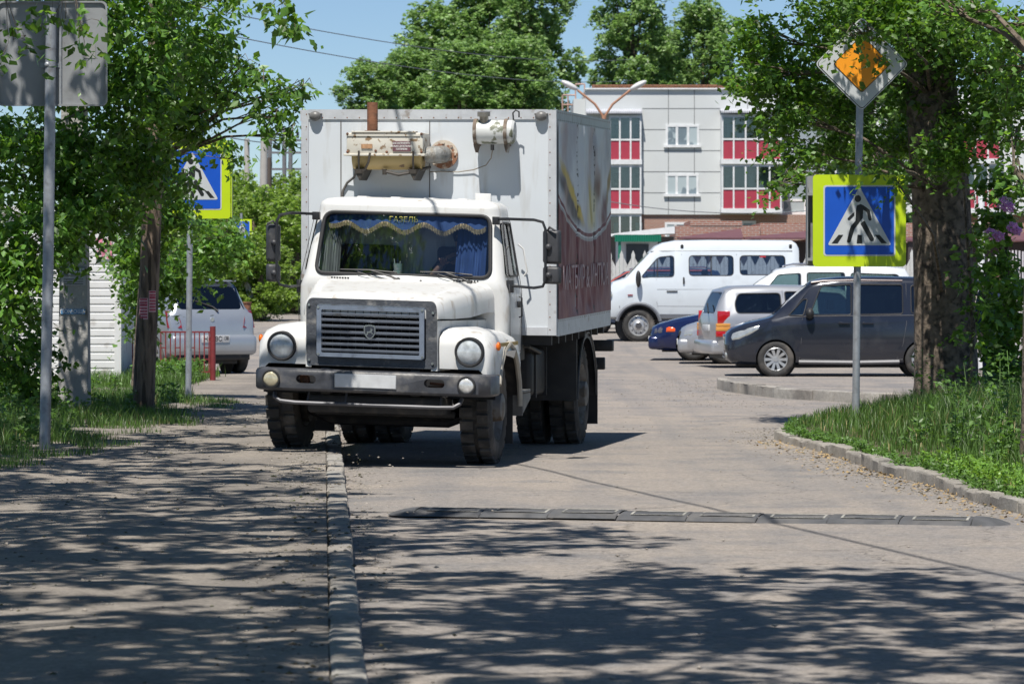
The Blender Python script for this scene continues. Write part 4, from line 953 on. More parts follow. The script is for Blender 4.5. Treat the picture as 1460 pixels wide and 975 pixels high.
g.tube([(-.33, 1.05, 2.52), (-.2, 1.03, 2.49), (-.1, 1.05, 2.51), (.0, 1.1, 2.54), (.05, 1.2, 2.56)], .014); g.cyl((-.33, 1.05, 2.54), (-.33, 1.05, 2.49), .02); g.tube([(-.45, .99, 2.68), (-.46, .97, 2.6), (-.5, 1.02, 2.54)], .011)
g.obj('heater_bracket', M('oily_black', (.05, .042, .035), .5, var=.3), he)
g = MB(bw); g.tube([(-.62, 1.2, 2.53), (-.66, 1.3, 2.47), (-.73, 1.33, 2.42), (-.77, 1.335, 2.35), (-.78, 1.335, 2.25)], .011); g.obj('heater_hose', M('hose_grey', (.12, .11, .10), .7), he)
g = MB(bw); g.lathe([(0, .048), (.27, .048)], (-.455, 1.12, 2.862), 20, 'z'); g.lathe([(0, .07), (.02, .07), (.02, .0)], (-.455, 1.12, 2.862), 20, 'z'); g.obj('chimney', RUST, he)
g = MB(bw); g.cyl((.148, 1.345, 2.675), (.148, 1.320, 2.675), .128, seg=32)
for k in range(8): a = k*math.pi/4; g.cyl((.148+.105*math.cos(a), 1.322, 2.675+.105*math.sin(a)), (.148+.105*math.cos(a), 1.31, 2.675+.105*math.sin(a)), .012, seg=8)
g.obj('duct_flange', M('rusty_white', (.55, .48, .40), .7, var=.15, vs=9, col2=(.24, .11, .06), c2s=11, c2t=.50, c2w=.08), he)
g = MB(bw); pr = []; pts = [(.02, 1.16, 2.665), (.07, 1.16, 2.668), (.115, 1.18, 2.67), (.14, 1.22, 2.672), (.148, 1.28, 2.675), (.148, 1.325, 2.675)]; g.tube(pts, 0, 24, rs=[.072, .076, .078, .078, .077, .076]); g.obj('foil_duct', M('foil_duct', (.25, .25, .24), .6, metal=.3, var=.35, vs=16, col2=(.22, .20, .17), c2s=14, c2t=.52, c2w=.1, bump=.6, bs=45), he)
g = MB(bw); g.box(-.245, -.085, .985, .998, 2.695, 2.785); lb = g.obj('warning_label', M('maroon_label', (.15, .07, .08), .5, var=.1), he)
for k, s_ in enumerate(('БАК ЗАПРАВЛЯТЬ', 'ТОЛЬКО ДИЗЕЛЬНЫМ', 'ТОПЛИВОМ')):
    text('label_text', s_, .0215, bw((-.165, .9835, 2.767-k*.026)), (R(90), 0, 0), M('label_white', (.7, .68, .66), .6), lb, .0005, .82, warp=None, bold=.0006)
g = MB(bw); g.box(-.53, -.43, .99, .998, 2.72, 2.76); g.obj('small_plate', M('copper_plate', (.42, .24, .13), .5, var=.4, vs=30), he)
g = MB(bw)
for x, z in ((-.655, 2.85), (-.655, 2.69), (.012, 2.85), (.012, 2.69), (-.3, 2.69), (-.4, 2.70)): g.sph((x, .995, z), .012, u=8, v=6)
g.obj('bolt', RUST, he)
# ---- fuel drum on the front wall ----
PEEL = M('peeling_white', (.56, .57, .56), .5, var=.08, vs=6, col2=(.15, .16, .11), c2s=9, c2t=.53, c2w=.05)
g = MB(bw); prof = [(0, 0), (0, .09), (.02, .108), (.34, .108), (.36, .09), (.36, 0)]
g.lathe(prof, (.455, 1.20, 2.872), 32); ft = g.obj('drum', PEEL, box_)
for x in (.452, .725):
    g = MB(bw); g.lathe([(0, .112), (.03, .112), (.03, .118), (0, .118), (0, .112)], (x, 1.20, 2.872), 32); g.poly([(x-.005, 1.15, 2.765), (x+.035, 1.15, 2.765), (x+.015, 1.15, 2.69)], (0, .15, 0)); g.box(x, x+.03, 1.2, 1.35, 2.75, 2.765)
    g.obj('strap', M('rusty_strap', (.16, .12, .09), .8, var=.4, vs=20, col2=(.35, .33, .3), c2s=10), ft)
g = MB(bw); g.cyl((.545, 1.16, 2.96), (.545, 1.14, 3.02), .04); g.cyl((.545, 1.14, 3.01), (.545, 1.135, 3.05), .058); g.obj('filler_cap', M('dull_cap', (.30, .28, .25), .4, metal=.6, var=.3), ft)
g = MB(bw); g.tube([(.80, 1.2, 2.98), (.795, 1.2, 3.04), (.82, 1.2, 3.065), (.85, 1.2, 3.05), (.85, 1.2, 3.0)], .007); g.cyl((.62, 1.15, 2.76), (.62, 1.15, 2.71), .016); g.obj('hook', GASK, ft)
g = MB(bw); g.tube([(.62, 1.15, 2.71), (.60, 1.2, 2.64), (.54, 1.28, 2.58), (.42, 1.33, 2.54), (.28, 1.335, 2.52), (.13, 1.335, 2.525), (.03, 1.3, 2.52)], .005, 5); g.obj('fuel_line', M('fuel_line', (.20, .17, .13), .5), ft)

# ================= PEOPLE =================
SKIN = M('skin', (.45, .26, .19), .55)
def skin_body(name, verts, edges, radii, mat, parent, root=0, sub=2, slots=None):
    me = bpy.data.meshes.new(name); me.from_pydata(verts, edges, []); o = bpy.data.objects.new(name, me); COL.objects.link(o)
    m = o.modifiers.new('k', 'SKIN'); m.use_smooth_shade = True
    sv = me.skin_vertices[0].data
    for i, r in enumerate(radii): sv[i].radius = (r, r) if not isinstance(r, tuple) else r
    sv[root].use_root = True
    m = o.modifiers.new('s', 'SUBSURF'); m.levels = sub
    bpy.context.view_layer.update(); r_ = bpy.data.meshes.new_from_object(o.evaluated_get(bpy.context.evaluated_depsgraph_get())); bpy.data.objects.remove(o)
    return link(name, r_, mat, parent)
def hand(c, d, up, side, par, curl=.9):
    """five fingers curled round a rim: c palm centre, d finger direction"""
    c = Vector(c); d = Vector(d).normalized(); up = Vector(up).normalized(); sdv = d.cross(up).normalized()*side
    V = [c-d*.045, c, c+d*.035]; E = [(0, 1), (1, 2)]; Rr = [(.022, .022), (.03, .016), (.034, .014)]
    for k, (off, ln) in enumerate(((-.030, .066), (-.010, .076), (.010, .072), (.028, .056))):
        b = c+d*.04+sdv*off; i = len(V); V += [b, b+d*ln*.42-up*ln*.12*curl, b+d*ln*.62-up*ln*.45*curl, b+d*ln*.45-up*ln*.78*curl]; E += [(2, i), (i, i+1), (i+1, i+2), (i+2, i+3)]; Rr += [(.0105, .0105), (.0095, .0095), (.0085, .0085), (.0075, .0075)]
    i = len(V); V += [c-sdv*.03-d*.01-up*.005, c-sdv*.055+d*.015-up*.02, c-sdv*.05+d*.04-up*.035]; E += [(1, i), (i, i+1), (i+1, i+2)]; Rr += [(.013, .013), (.011, .011), (.009, .009)]
    return V, E, Rr
drv = empty('person', (-1.065, 29.95, 0), R(-9.6), 'driver in dark clothes with hands on the steering wheel behind the truck windscreen', 'person')
V = [(.46, 1.12, 1.22), (.46, 1.13, 1.42), (.46, 1.13, 1.62), (.46, 1.11, 1.74), (.46, 1.09, 1.80), (.46, 1.07, 1.90), (.46, 1.05, 1.98),
     (.28, 1.10, 1.70), (.20, .96, 1.56), (.30, .90, 1.70), (.64, 1.10, 1.70), (.72, .96, 1.54), (.56, .90, 1.68), (.36, .9, 1.2), (.56, .9, 1.2), (.36, .82, 1.05), (.56, .82, 1.05)]
E_ = [(0, 1), (1, 2), (2, 3), (3, 4), (4, 5), (5, 6), (3, 7), (7, 8), (8, 9), (3, 10), (10, 11), (11, 12), (0, 13), (0, 14), (13, 15), (14, 16)]
rd = [.14, .14, .15, .11, .055, .085, .07, .06, .045, .03, .06, .045, .03, .08, .08, .06, .06]
body = skin_body('body', V, E_, rd, SKIN, drv)
cl = [(.46, 1.12, 1.20), (.46, 1.13, 1.42), (.46, 1.13, 1.62), (.46, 1.115, 1.72), (.28, 1.10, 1.70), (.22, 1.0, 1.60), (.64, 1.10, 1.70), (.70, 1.0, 1.58)]
skin_body('shirt', cl, [(0, 1), (1, 2), (2, 3), (3, 4), (4, 5), (3, 6), (6, 7)], [.15, .152, .162, .12, .072, .06, .072, .06], M('dark_shirt', (.03, .035, .05), .9), drv)
for c_, sd in (((.315, .885, 1.715), 1), ((.545, .885, 1.69), -1)):
    v, e2, r2 = hand(c_, (.1*sd, -.6, .5), (0, -.4, .9), sd, drv); skin_body('hand', v, e2, r2, SKIN, drv, 1, 1)
g = MB(); g.sph((.46, 1.07, 1.955), .098, .92, 1.0, 1.0); g.obj('hair', M('dark_hair', (.02, .015, .012), .7), drv)
g = MB(); g.sph((.46, .975, 1.91), .016, .8, 1, 1.3, 8, 6); g.sph((.425, .985, 1.94), .012, u=8, v=6); g.sph((.495, .985, 1.94), .012, u=8, v=6); g.obj('face', SKIN, drv)
# ================= CARS =================
def paint(name, col, metal=.35, rough=.32):
    return M(name, col, rough, metal=metal, var=.04, vs=2, col2=tuple(c*.8+.03 for c in col), c2s=3, c2t=.56, c2w=.25, coat=.6)
class Car:
    def __init__(s, name, label, cat, loc, rz, st, col, group='cars parked across the junction'):
        s.e = empty(name, loc, rz, label, cat, group); s.st = st; s.col = col
    def at(s, x):
        st = s.st
        if x <= st[0][0]: return st[0][1:]
        for a, b in zip(st, st[1:]):
            if x <= b[0]:
                t = (x-a[0])/(b[0]-a[0]); return tuple(a[i]+(b[i]-a[i])*t for i in range(1, 6))
        return st[-1][1:]
    def half(s, x):
        zb, zm, zt, w_, wt = s.at(x); te = zt-min(.10, (zt-zm)*.45)
        return [(0, zb), (w_*.8, zb), (w_*.955, zb+.05), (w_, zb+.28*(zm-zb)), (w_*1.0, zb+.62*(zm-zb)), (w_*.99, zb+.86*(zm-zb)), (w_*.965, zm), (wt+.02, te), (wt-.01, zt-(zt-te)*.45), (wt-.06, zt-(zt-te)*.12), (wt*.5, zt+.012), (0, zt+.018)]
    def ys(s, x, z):
        h = s.half(x)[2:9]
        for a, b in zip(h, h[1:]):
            if a[1] <= z <= b[1] and b[1] > a[1]: return a[0]+(b[0]-a[0])*(z-a[1])/(b[1]-a[1])
        return h[0][0] if z < h[0][1] else h[-1][0]
    def body(s, side=(), tops=(), wheels=(), wr=.36, th=.03):
        mb = MB(); rings = []
        for q in s.st:
            h = s.half(q[0]); rings.append([(q[0], y, z) for y, z in h]+[(q[0], -y, z) for y, z in reversed(h[1:-1])])
        mb.loft(rings); me = mb.mesh(); cuts = []
        for p in side:
            c = MB(); c.poly([(x, -2, z) for x, z in p], (0, 4, 0)); cuts.append(c.mesh())
        for (xa, xb, p) in tops:
            c = MB(); c.poly([(xa, y, z) for y, z in p], (xb-xa, 0, 0)); cuts.append(c.mesh())
        for wx in wheels:
            for sg in (-1, 1):
                c = MB(); wv = max(q[4] for q in s.st); c.cyl((wx, sg*(wv-.30), s.wz), (wx, sg*(wv+.3), s.wz), wr, seg=32); cuts.append(c.mesh())
        me = shell_cut(me, th, cuts); smooth(me, 38); s.b = link('body', me, s.col, s.e)
        mb = MB(); wv = max(q[4] for q in s.st)
        x0, x1 = s.st[2][0]+.08, s.st[-3][0]-.05
        zm_ = s.at((x0+x1)/2)
        mb.box(x0, x1, -wv+.31, wv-.31, zm_[0]-.02, zm_[0]+.30)
        for wx in wheels:
            for sg in (-1, 1): mb.cyl((wx, sg*(wv-.32), s.wz), (wx, sg*(wv-.30), s.wz), wr+.02, seg=28)
        mb.obj('underbody', BLACK, s.e)
        return s.b
    def sideglass(s, polys, mat, seal=True):
        for p in polys:
            for sg in (-1, 1):
                mb = MB(); mb.poly([(x, sg*(s.ys(x, z)-.016), z) for x, z in p], (0, -sg*.004, 0)); g = mb.obj('side_window', mat, s.e)
                if seal:
                    mb = MB(); mb.tube([(x, sg*(s.ys(x, z)-.002), z) for x, z in p], .011, 5, closed=True); mb.obj('seal', GASK, g)
    def topglass(s, xa, xb, k, mat, nm='windscreen', dz=.010, n=6):
        rows = []
        for j in range(n+1):
            x = xa+(xb-xa)*j/n; zb, zm, zt, w_, wt = s.at(x); rows.append([(x, u*wt*k, zt-dz+(.006 if abs(u) < .5 else 0)) for u in (-1, -.5, 0, .5, 1)])
        mb = MB(); mb.sheet(rows); return mb.obj(nm, mat, s.e)
    def line(s, pts, mat=None, r=.005, nm='shut_line', sg=(-1, 1)):
        for q in sg:
            mb = MB(); mb.tube([(x, q*(s.ys(x, z)+.0), z) for x, z in pts], r, 5); mb.obj(nm, mat or M('shut_line', (0, 0, 0)), s.b)
    def patch(s, p, mat, nm, off=.006, sg=(-1, 1), par=None):
        for q in sg:
            mb = MB(); mb.poly([(x, q*(s.ys(x, z)+off), z) for x, z in p], (0, -q*.03, 0)); o = mb.obj(nm, mat, par or s.e)
        return o
    def grid(s, lo, hi, mat, nm, off=.008, sg=(-1, 1), n=5, dx=0.0):
        for q in sg:
            mb = MB(); rows = []
            for j in range(n+1):
                t = j/n; e = 1 if 0 < j < n else 0
                row = []
                for i, (a, b) in enumerate(zip(lo, hi)):
                    x = a[0]+(b[0]-a[0])*t; z = a[1]+(b[1]-a[1])*t; ed = e and 0 < i < len(lo)-1
                    row.append((x-dx*(1 if ed else 0), q*(s.ys(x, z)+(off if ed else -.012)), z))
                rows.append(row)
            mb.sheet(rows); o = mb.obj(nm, mat, s.e, 50)
        return o
    def wheels(s, xs, r, hw, ry, spokes=10, col='alloy', sw=.20, rim=.64, steel=False):
        AL = M('alloy', (.50, .51, .52), .35, metal=.6, var=.1, vs=20, col2=(.3, .27, .23), c2s=10, c2t=.56, c2w=.2)
        for wx in xs:
            for sg in (-1, 1):
                mb = MB(); mb.lathe([(-hw*.8, r*.62), (-hw, r*.70), (-hw*1.05, r*.86), (-hw*.85, r*.97), (-hw*.5, r), (hw*.5, r), (hw*.85, r*.97), (hw*1.05, r*.86), (hw, r*.70), (hw*.8, r*.62)], (0, 0, 0), 36, 'y')
                if steel:
                    for k in range(40):
                        m = Matrix.Rotation(k/40*2*math.pi, 4, 'Y'); t = bmesh.new(); bmesh.ops.create_cube(t, size=1)
                        for v in t.verts: v.co = Vector((v.co.x*r*.09, v.co.y*hw*1.9, r*.99+v.co.z*.02))
                        mb.merge(t, m)
                t_ = mb.obj('tyre', RUB, s.e, 50); t_.location = (wx, sg*ry, s.wz)
                mb = MB(); d = sg
                mb.lathe([(d*hw*.85, r*.64), (d*hw*.9, r*.62), (d*hw*.75, r*.58), (d*hw*.1, r*.54), (-d*hw*.2, 0)], (0, 0, 0), 32, 'y')
                if steel:
                    mb2 = MB(); mb2.lathe([(d*hw*.5, r*.56), (d*hw*.55, r*.42), (d*hw*.9, r*.34), (d*hw*1.0, r*.20), (d*hw*1.15, r*.16), (d*hw*1.15, 0)], (0, 0, 0), 28, 'y')
                    rm = mb2.obj('rim', AL, t_)
                    b3 = MB()
                    for k in range(10): a = k*math.pi/5; b3.cyl((r*.48*math.cos(a), d*hw*.50, r*.48*math.sin(a)), (r*.48*math.cos(a), d*hw*.60, r*.48*math.sin(a)), r*.045, seg=8)
                    b3.cyl((0, d*hw, 0), (0, d*hw*1.2, 0), r*.2); b3.obj('hub', M('hub_dark', (.06, .06, .065), .5), rm); mb.obj('rim_well', AL, rm)
                else:
                    rm = mb.obj('rim_well', M('rim_dark', (.07, .07, .075), .5), t_)
                    b3 = MB()
                    b3.lathe([(d*hw*.92, r*.645), (d*hw*.98, r*.62), (d*hw*.80, r*.585), (d*hw*.5, r*.585)], (0, 0, 0), 36, 'y')
                    for k in range(spokes):
                        a = k/spokes*2*math.pi; ca, sa = math.cos(a), math.sin(a); pa, pb = sw*r*.45, sw*r*.30
                        f = lambda rr, ww, yy: Vector((rr*ca-ww*sa, yy, rr*sa+ww*ca))
                        b3.poly([f(r*.10, -pb, d*hw*.70), f(r*.10, pb, d*hw*.70), f(r*.60, pa, d*hw*.85), f(r*.60, -pa, d*hw*.85)], (0, -d*.015, 0))
                    b3.lathe([(d*hw*.6, r*.15), (d*hw*.82, r*.14), (d*hw*.86, 0)], (0, 0, 0), 20, 'y'); b3.obj('rim', AL, t_)
    def seats(s, xs, hw, z, zt=.62):
        for x in xs:
            for y in (-hw, hw):
                mb = MB(); mb.box(x-.05, x+.42, y-.24, y+.24, z, z+.16, .05); mb.box(x+.36, x+.48, y-.24, y+.24, z+.08, z+zt, .05); mb.box(x+.40, x+.49, y-.12, y+.12, z+zt+.03, z+zt+.22, .035); mb.obj('seat', SEATM, s.e)
    def mirror(s, x, z, mat, sz=.12, oy=.10):
        for sg in (-1, 1):
            mb = MB(); y = sg*(s.ys(x, z)+oy); mb.sph((x, y, z), sz, .62, .95, .8); mb.cyl((x, sg*s.ys(x, z), z-.04), (x, y, z-.02), .025); mb.obj('door_mirror', mat, s.e)
TAIL = M('tail_red', (.42, .012, .015), .15, coat=.8); AMB = M('amber_lens', (.62, .28, .06), .2, coat=.8); ORG = M('orange_indicator', (.8, .10, .01), .2, coat=.5)
LENS = M('headlamp_lens', (.50, .52, .50), .12, metal=.5, var=.2, vs=18, coat=1.0)
# --- dark grey tall minivan ---
c = Car('minivan', 'dark grey tall minivan parked behind the pavement island, side on, nose to the left', 'minivan', (3.50, 57.9, 0.0), R(-2.5),
        [(0.0, .36, .52, .62, .50, .40), (.03, .27, .58, .72, .62, .50), (.12, .22, .64, .80, .74, .60), (.35, .20, .80, .89, .82, .68), (.74, .19, .93, .985, .84, .70), (.80, .19, .96, 1.01, .84, .70), (1.1, .19, .975, 1.30, .84, .665), (1.44, .19, .985, 1.585, .84, .64), (1.62, .19, .99, 1.63, .84, .635), (1.95, .19, 1.0, 1.665, .84, .63), (2.6, .19, 1.01, 1.672, .84, .63), (3.2, .20, 1.02, 1.66, .835, .63), (3.5, .22, 1.03, 1.63, .83, .62), (3.62, .26, 1.03, 1.50, .80, .60), (3.72, .36, 1.02, 1.35, .74, .58)], paint('charcoal_paint', (.020, .024, .036), .25, .18))
c.wz = .29
W1 = rpoly([(1.42, 1.03), (1.62, 1.52), (2.12, 1.545), (2.12, 1.035)], .05); W2 = rpoly([(2.25, 1.04), (2.25, 1.545), (2.98, 1.54), (2.98, 1.05)], .05); W3 = rpoly([(3.12, 1.06), (3.12, 1.53), (3.46, 1.50), (3.50, 1.07)], .05); W0 = rpoly([(1.06, 1.02), (1.32, 1.30), (1.39, 1.30), (1.32, 1.03)], .03)
c.body([W0, W1, W2, W3], [(.6, 1.5, rpoly([(-.60, 1.03), (.60, 1.03), (.54, 1.55), (-.54, 1.55)], .08)), (3.4, 3.9, rpoly([(-.5, 1.12), (.5, 1.12), (.48, 1.45), (-.48, 1.45)], .06))], (.855, 3.32), .335)
c.sideglass([W0, W1], glassmat('clear_car_glass', (.70, .80, .76), .10)); c.sideglass([W2, W3], DGLASS)
c.topglass(.82, 1.53, .93, GLASS); c.topglass(3.5, 3.70, .85, DGLASS, 'rear_window')
c.wheels((.855, 3.32), .305, .085, .75, 10); c.seats((1.35, 2.35), .38, .45)
c.line([(1.25, .30), (1.28, .6), (1.30, .98)]); c.line([(2.17, .27), (2.18, .8), (2.18, 1.03), (2.18, 1.55)]); c.line([(1.28, .29), (2.17, .27), (2.98, .29)]); c.line([(3.04, 1.56), (3.04, .9), (2.98, .55), (2.88, .30)]); c.line([(1.0, .985), (1.4, 1.01), (2.2, 1.02), (3.4, 1.03)], r=.008)
c.line([(1.45, 1.575), (1.65, 1.60), (2.17, 1.615), (2.98, 1.605)], M('maroon_visor', (.06, .02, .025), .3), .02, 'rain_visor')
c.line([(1.24, .245), (2.2, .235), (2.92, .25)], M('sill_grey', (.13, .13, .14), .5), .035, 'sill')
for x in (1.90, 2.30):
    mb = MB(); mb.box(x, x+.19, -c.ys(x, .90)-.035, -c.ys(x, .90)-.012, .885, .915, .008); mb.obj('door_handle', c.col, c.e)
for sg in (-1, 1):
    mb = MB(); mb.cyl((.12, sg*.60, .36), (.02, sg*.58, .36), .05); mb.obj('fog_lamp', LENS, c.e)
mb = MB(); 
for k in range(5): mb.box(-.02+.01*k, .10, -.52, .52, .30+k*.055, .33+k*.055, .005)
mb.obj('grille', M('grille_slats', (.15, .15, .16), .4, metal=.5), c.e)
mb = MB(); mb.box(-.015, .08, -.30, .30, .62, .70, .01); mb.obj('upper_grille', CHROME, c.e)
c.grid([(.07, .60), (.14, .60), (.24, .61), (.38, .67), (.50, .74), (.62, .82)], [(.09, .69), (.15, .74), (.26, .79), (.40, .835), (.52, .855), (.64, .875)], LENS, 'headlight', .012, dx=.01)
c.e.scale = (.97, .97, .97)
c.mirror(1.42, 1.06, BLACK, .115)
mb = MB(); mb.tube([(1.36, -.66, 1.54), (1.46, -.69, 1.60)], .004); mb.box(1.0, 1.4, -.6, .6, .9, 1.0, .04); mb.obj('dashboard', DARKIN, c.e)
# --- silver estate, tail to the left ---
EST = [(0.0, .40, .50, .58, .52, .40), (.04, .28, .56, .66, .66, .50), (.15, .22, .62, .72, .76, .62), (.5, .20, .78, .84, .83, .70), (1.0, .19, .86, .93, .845, .70), (1.08, .19, .88, .95, .845, .69), (1.5, .19, .90, 1.25, .845, .63), (1.85, .19, .91, 1.41, .845, .60), (2.2, .19, .92, 1.46, .845, .60), (3.2, .19, .93, 1.475, .845, .61), (3.85, .21, .94, 1.45, .84, .61), (4.02, .24, .94, 1.40, .82, .60), (4.12, .26, .93, 1.22, .80, .60), (4.20, .28, .92, 1.0, .79, .62), (4.235, .34, .80, .90, .74, .58)]
c = Car('estate_car', 'silver estate car with upright red and amber tail lamps beside the grey minivan', 'car', (3.75+3.95, 64.0, 0.0), R(180+9), EST, paint('silver_paint', (.42, .43, .45), .5, .32)); c.wz = .30
A = rpoly([(1.55, .95), (1.92, 1.33), (2.35, 1.36), (2.35, .96)], .05); A2 = rpoly([(2.47, .96), (2.47, 1.365), (2.95, 1.365), (2.95, .97)], .04); A3 = rpoly([(3.03, .98), (3.03, 1.34), (3.80, 1.33), (3.88, 1.16), (3.86, .98)], .07)
c.body([A, A2, A3], [(.9, 1.9, rpoly([(-.60, .98), (.60, .98), (.53, 1.37), (-.53, 1.37)], .08)), (3.95, 4.4, rpoly([(-.52, .98), (.52, .98), (.47, 1.36), (-.47, 1.36)], .08))], (.80, 3.35), .33)
c.sideglass([A, A2, A3], DGLASS); c.topglass(1.1, 1.8, .93, GLASS); c.topglass(4.03, 4.2, .92, DGLASS, 'rear_window', .012)
c.wheels((.80, 3.35), .30, .08, .755, 7); c.seats((1.5, 2.5), .38, .4)
c.line([(2.99, 1.39), (2.99, .9), (2.9, .6), (2.8, .27)]); c.line([(2.41, 1.4), (2.40, .9), (2.40, .26)]); c.line([(1.2, .3), (1.24, .9)])
for sg in (-1, 1):
    for (z0, z1, mt) in ((.56, .66, TAIL), (.662, .74, AMB), (.742, .80, AMB), (.802, 1.02, TAIL)):
        mb = MB(); mb.box(3.98, 4.235-(z1-.8)*.12 if z1 > .8 else 4.24, sg*.80-.05, sg*.80+.028-(.030 if z1 > .9 else 0), z0, z1, .010); mb.obj('tail_lamp', mt, c.e)
mb = MB(); mb.box(3.95, 4.32, -.78, .78, .25, .50, .06, 3); mb.obj('rear_bumper', c.col, c.e)
mb = MB(); mb.box(4.235, 4.262, -.26, .26, .66, .77, .004); mb.obj('licence_plate', M('plate_white', (.5, .5, .5)), c.e)
mb = MB(); mb.tube([(4.27, .3, .98), (4.22, .0, 1.12), (4.20, -.1, 1.15)], .012); mb.obj('rear_wiper', BLACK, c.e)
# --- silver car front between ---
SED = [(0.0, .36, .48, .56, .50, .36), (.04, .24, .54, .64, .66, .50), (.15, .19, .60, .70, .76, .60), (.5, .17, .74, .80, .83, .68), (1.0, .17, .82, .90, .845, .68), (1.15, .17, .84, .93, .845, .66), (1.6, .17, .86, 1.22, .845, .60), (1.95, .17, .87, 1.34, .845, .57), (2.4, .17, .88, 1.385, .845, .56), (3.0, .17, .89, 1.36, .845, .56), (3.4, .18, .89, 1.20, .84, .58), (3.7, .19, .88, .98, .83, .64), (4.1, .22, .84, .93, .80, .66), (4.3, .32, .74, .84, .70, .56)]
def sedan(name, label, loc, rz, pt, orange=False, spk=6, H=1.0):
    st = [(a, b, c1*H, d*H, e1, f) for a, b, c1, d, e1, f in SED]
    c = Car(name, label, 'car', loc, rz, st, pt); c.wz = .305
    A = rpoly([(1.62, .91*H), (1.98, 1.25*H), (2.42, 1.28*H), (2.42, .92*H)], .05); A2 = rpoly([(2.52, .92*H), (2.52, 1.28*H), (3.0, 1.25*H), (3.35, .96*H)], .05)
    c.body([A, A2], [(1.0, 2.0, rpoly([(-.58, .96*H), (.58, .96*H), (.5, 1.3*H), (-.5, 1.3*H)], .08))], (.85, 3.4), .34)
    c.sideglass([A, A2], DGLASS); c.topglass(1.17, 1.93, .93, GLASS); c.topglass(3.05, 3.6, .9, DGLASS, 'rear_window', -.008)
    c.wheels((.85, 3.4), .305, .085, .76, spk); c.seats((1.6, 2.5), .38, .36, .55)
    for sg in (-1, 1):
        c.grid([(.05, .50), (.12, .50), (.20, .50), (.28, .51)], [(.06, .60), (.13, .63), (.21, .65), (.30, .665)], LENS if not orange else M('dark_lamp', (.08, .08, .09), .15, coat=1), 'headlight', .012, sg=(sg,))
        if orange: c.grid([(.28, .53), (.36, .53), (.46, .53), (.56, .54)], [(.30, .63), (.38, .65), (.46, .64), (.57, .57)], ORG, 'indicator', .014, sg=(sg,))
    mb = MB(); mb.box(-.03, .3, -.76, .76, .20, .46, .07, 3); mb.obj('front_bumper', c.col, c.e)
    mb = MB(); mb.box(-.012, .06, -.48, .48, .50, .60, .01); mb.box(-.04, .0, -.5, .5, .25, .32, .01); mb.obj('grille', M('grille_dark', (.03, .03, .03), .5), c.e)
    mb = MB(); mb.box(-.05, -.03, -.26, .26, .34, .45, .003); mb.obj('licence_plate', M('plate_white', (.5, .5, .5)), c.e)
    c.line([(1.2, .28), (1.25, .84*H)]); c.line([(2.47, .27), (2.47, 1.3*H)]); c.mirror(1.62, .93*H, c.col, .09)
    return c
sedan('saloon_car', 'silver saloon car nose just showing between the blue car and the silver estate', (3.17, 66.35, 0.02), R(-3), M('silver_paint', (0, 0, 0)), H=1.0)
sedan('saloon_car', 'dark blue saloon car with an orange indicator lens, nose to the left', (2.74, 68.9, .03), R(-5), paint('blue_paint', (.008, .016, .075), .3, .22), True, 6, H=.98)
# --- white SUV behind ---
SUV = [(0.45, .5, .78, .9, .6, .5), (.50, .38, .86, 1.0, .8, .62), (.62, .32, 1.0, 1.08, .9, .74), (1.0, .30, 1.10, 1.17, .93, .76), (1.15, .30, 1.13, 1.20, .93, .75), (1.6, .30, 1.15, 1.55, .93, .68), (1.95, .30, 1.17, 1.76, .93, .66), (2.3, .30, 1.18, 1.83, .93, .65), (3.2, .30, 1.19, 1.86, .93, .66), (4.2, .31, 1.20, 1.84, .93, .66), (4.6, .33, 1.20, 1.78, .92, .66), (4.78, .38, 1.18, 1.5, .90, .66), (4.86, .46, 1.1, 1.25, .86, .66)]
def suv(name, label, loc, rz, pt, s_=1.0, g=GLASS, cat='car'):
    c = Car(name, label, cat, loc, rz, SUV, pt); c.wz = .37
    A = rpoly([(1.62, 1.21), (1.98, 1.66), (2.45, 1.69), (2.45, 1.23)], .05); A2 = rpoly([(2.58, 1.23), (2.58, 1.70), (3.35, 1.70), (3.35, 1.24)], .05); A3 = rpoly([(3.48, 1.25), (3.48, 1.69), (4.45, 1.66), (4.6, 1.28)], .06)
    c.body([A, A2, A3], [(.9, 2.05, rpoly([(-.64, 1.23), (.64, 1.23), (.57, 1.72), (-.57, 1.72)], .08))], (1.15, 3.8), .41)
    c.sideglass([A, A2, A3], g); c.topglass(1.17, 1.97, .93, GLASS); c.wheels((1.15, 3.8), .37, .11, .82, 6); c.seats((1.6, 2.7), .42, .6)
    c.mirror(1.62, 1.25, c.col, .12); c.line([(2.52, .4), (2.52, 1.72)]); c.line([(1.3, .42), (1.35, 1.15)])
    for sg in (-1, 1):
        mb = MB(); mb.tube([(2.1, sg*.60, 1.84), (2.3, sg*.60, 1.88), (4.2, sg*.60, 1.90), (4.4, sg*.60, 1.84)], .018); mb.obj('roof_rail', CHROME, c.e)
    c.grid([(.52, .80), (.62, .84), (.80, .92)], [(.52, .93), (.62, .98), (.80, 1.02)], LENS, 'headlight', .012)
    c.e.scale = (s_, s_, s_); return c
suv('off_road_car', 'white off-road car with a sunroof, roof showing above the minivan and estate', (3.55, 73.2, .03), R(-3), paint('white_car_paint', (.60, .62, .64), .05, .3), 1.0)
mbx = MB(); mbx.box(2.35, 2.95, -.35, .35, 1.862, 1.885, .01); mbx.obj('sunroof', DGLASS, bpy.data.objects['off_road_car'])
suv('off_road_car', 'dark blue car with red window trim half hidden between the truck and the minibus', (1.15, 92.5, .16), R(-3), paint('navy_paint', (.03, .05, .10), .3, .25), .93)
g = [o for o in bpy.data.objects if o.name.startswith('off_road_car')][-1]
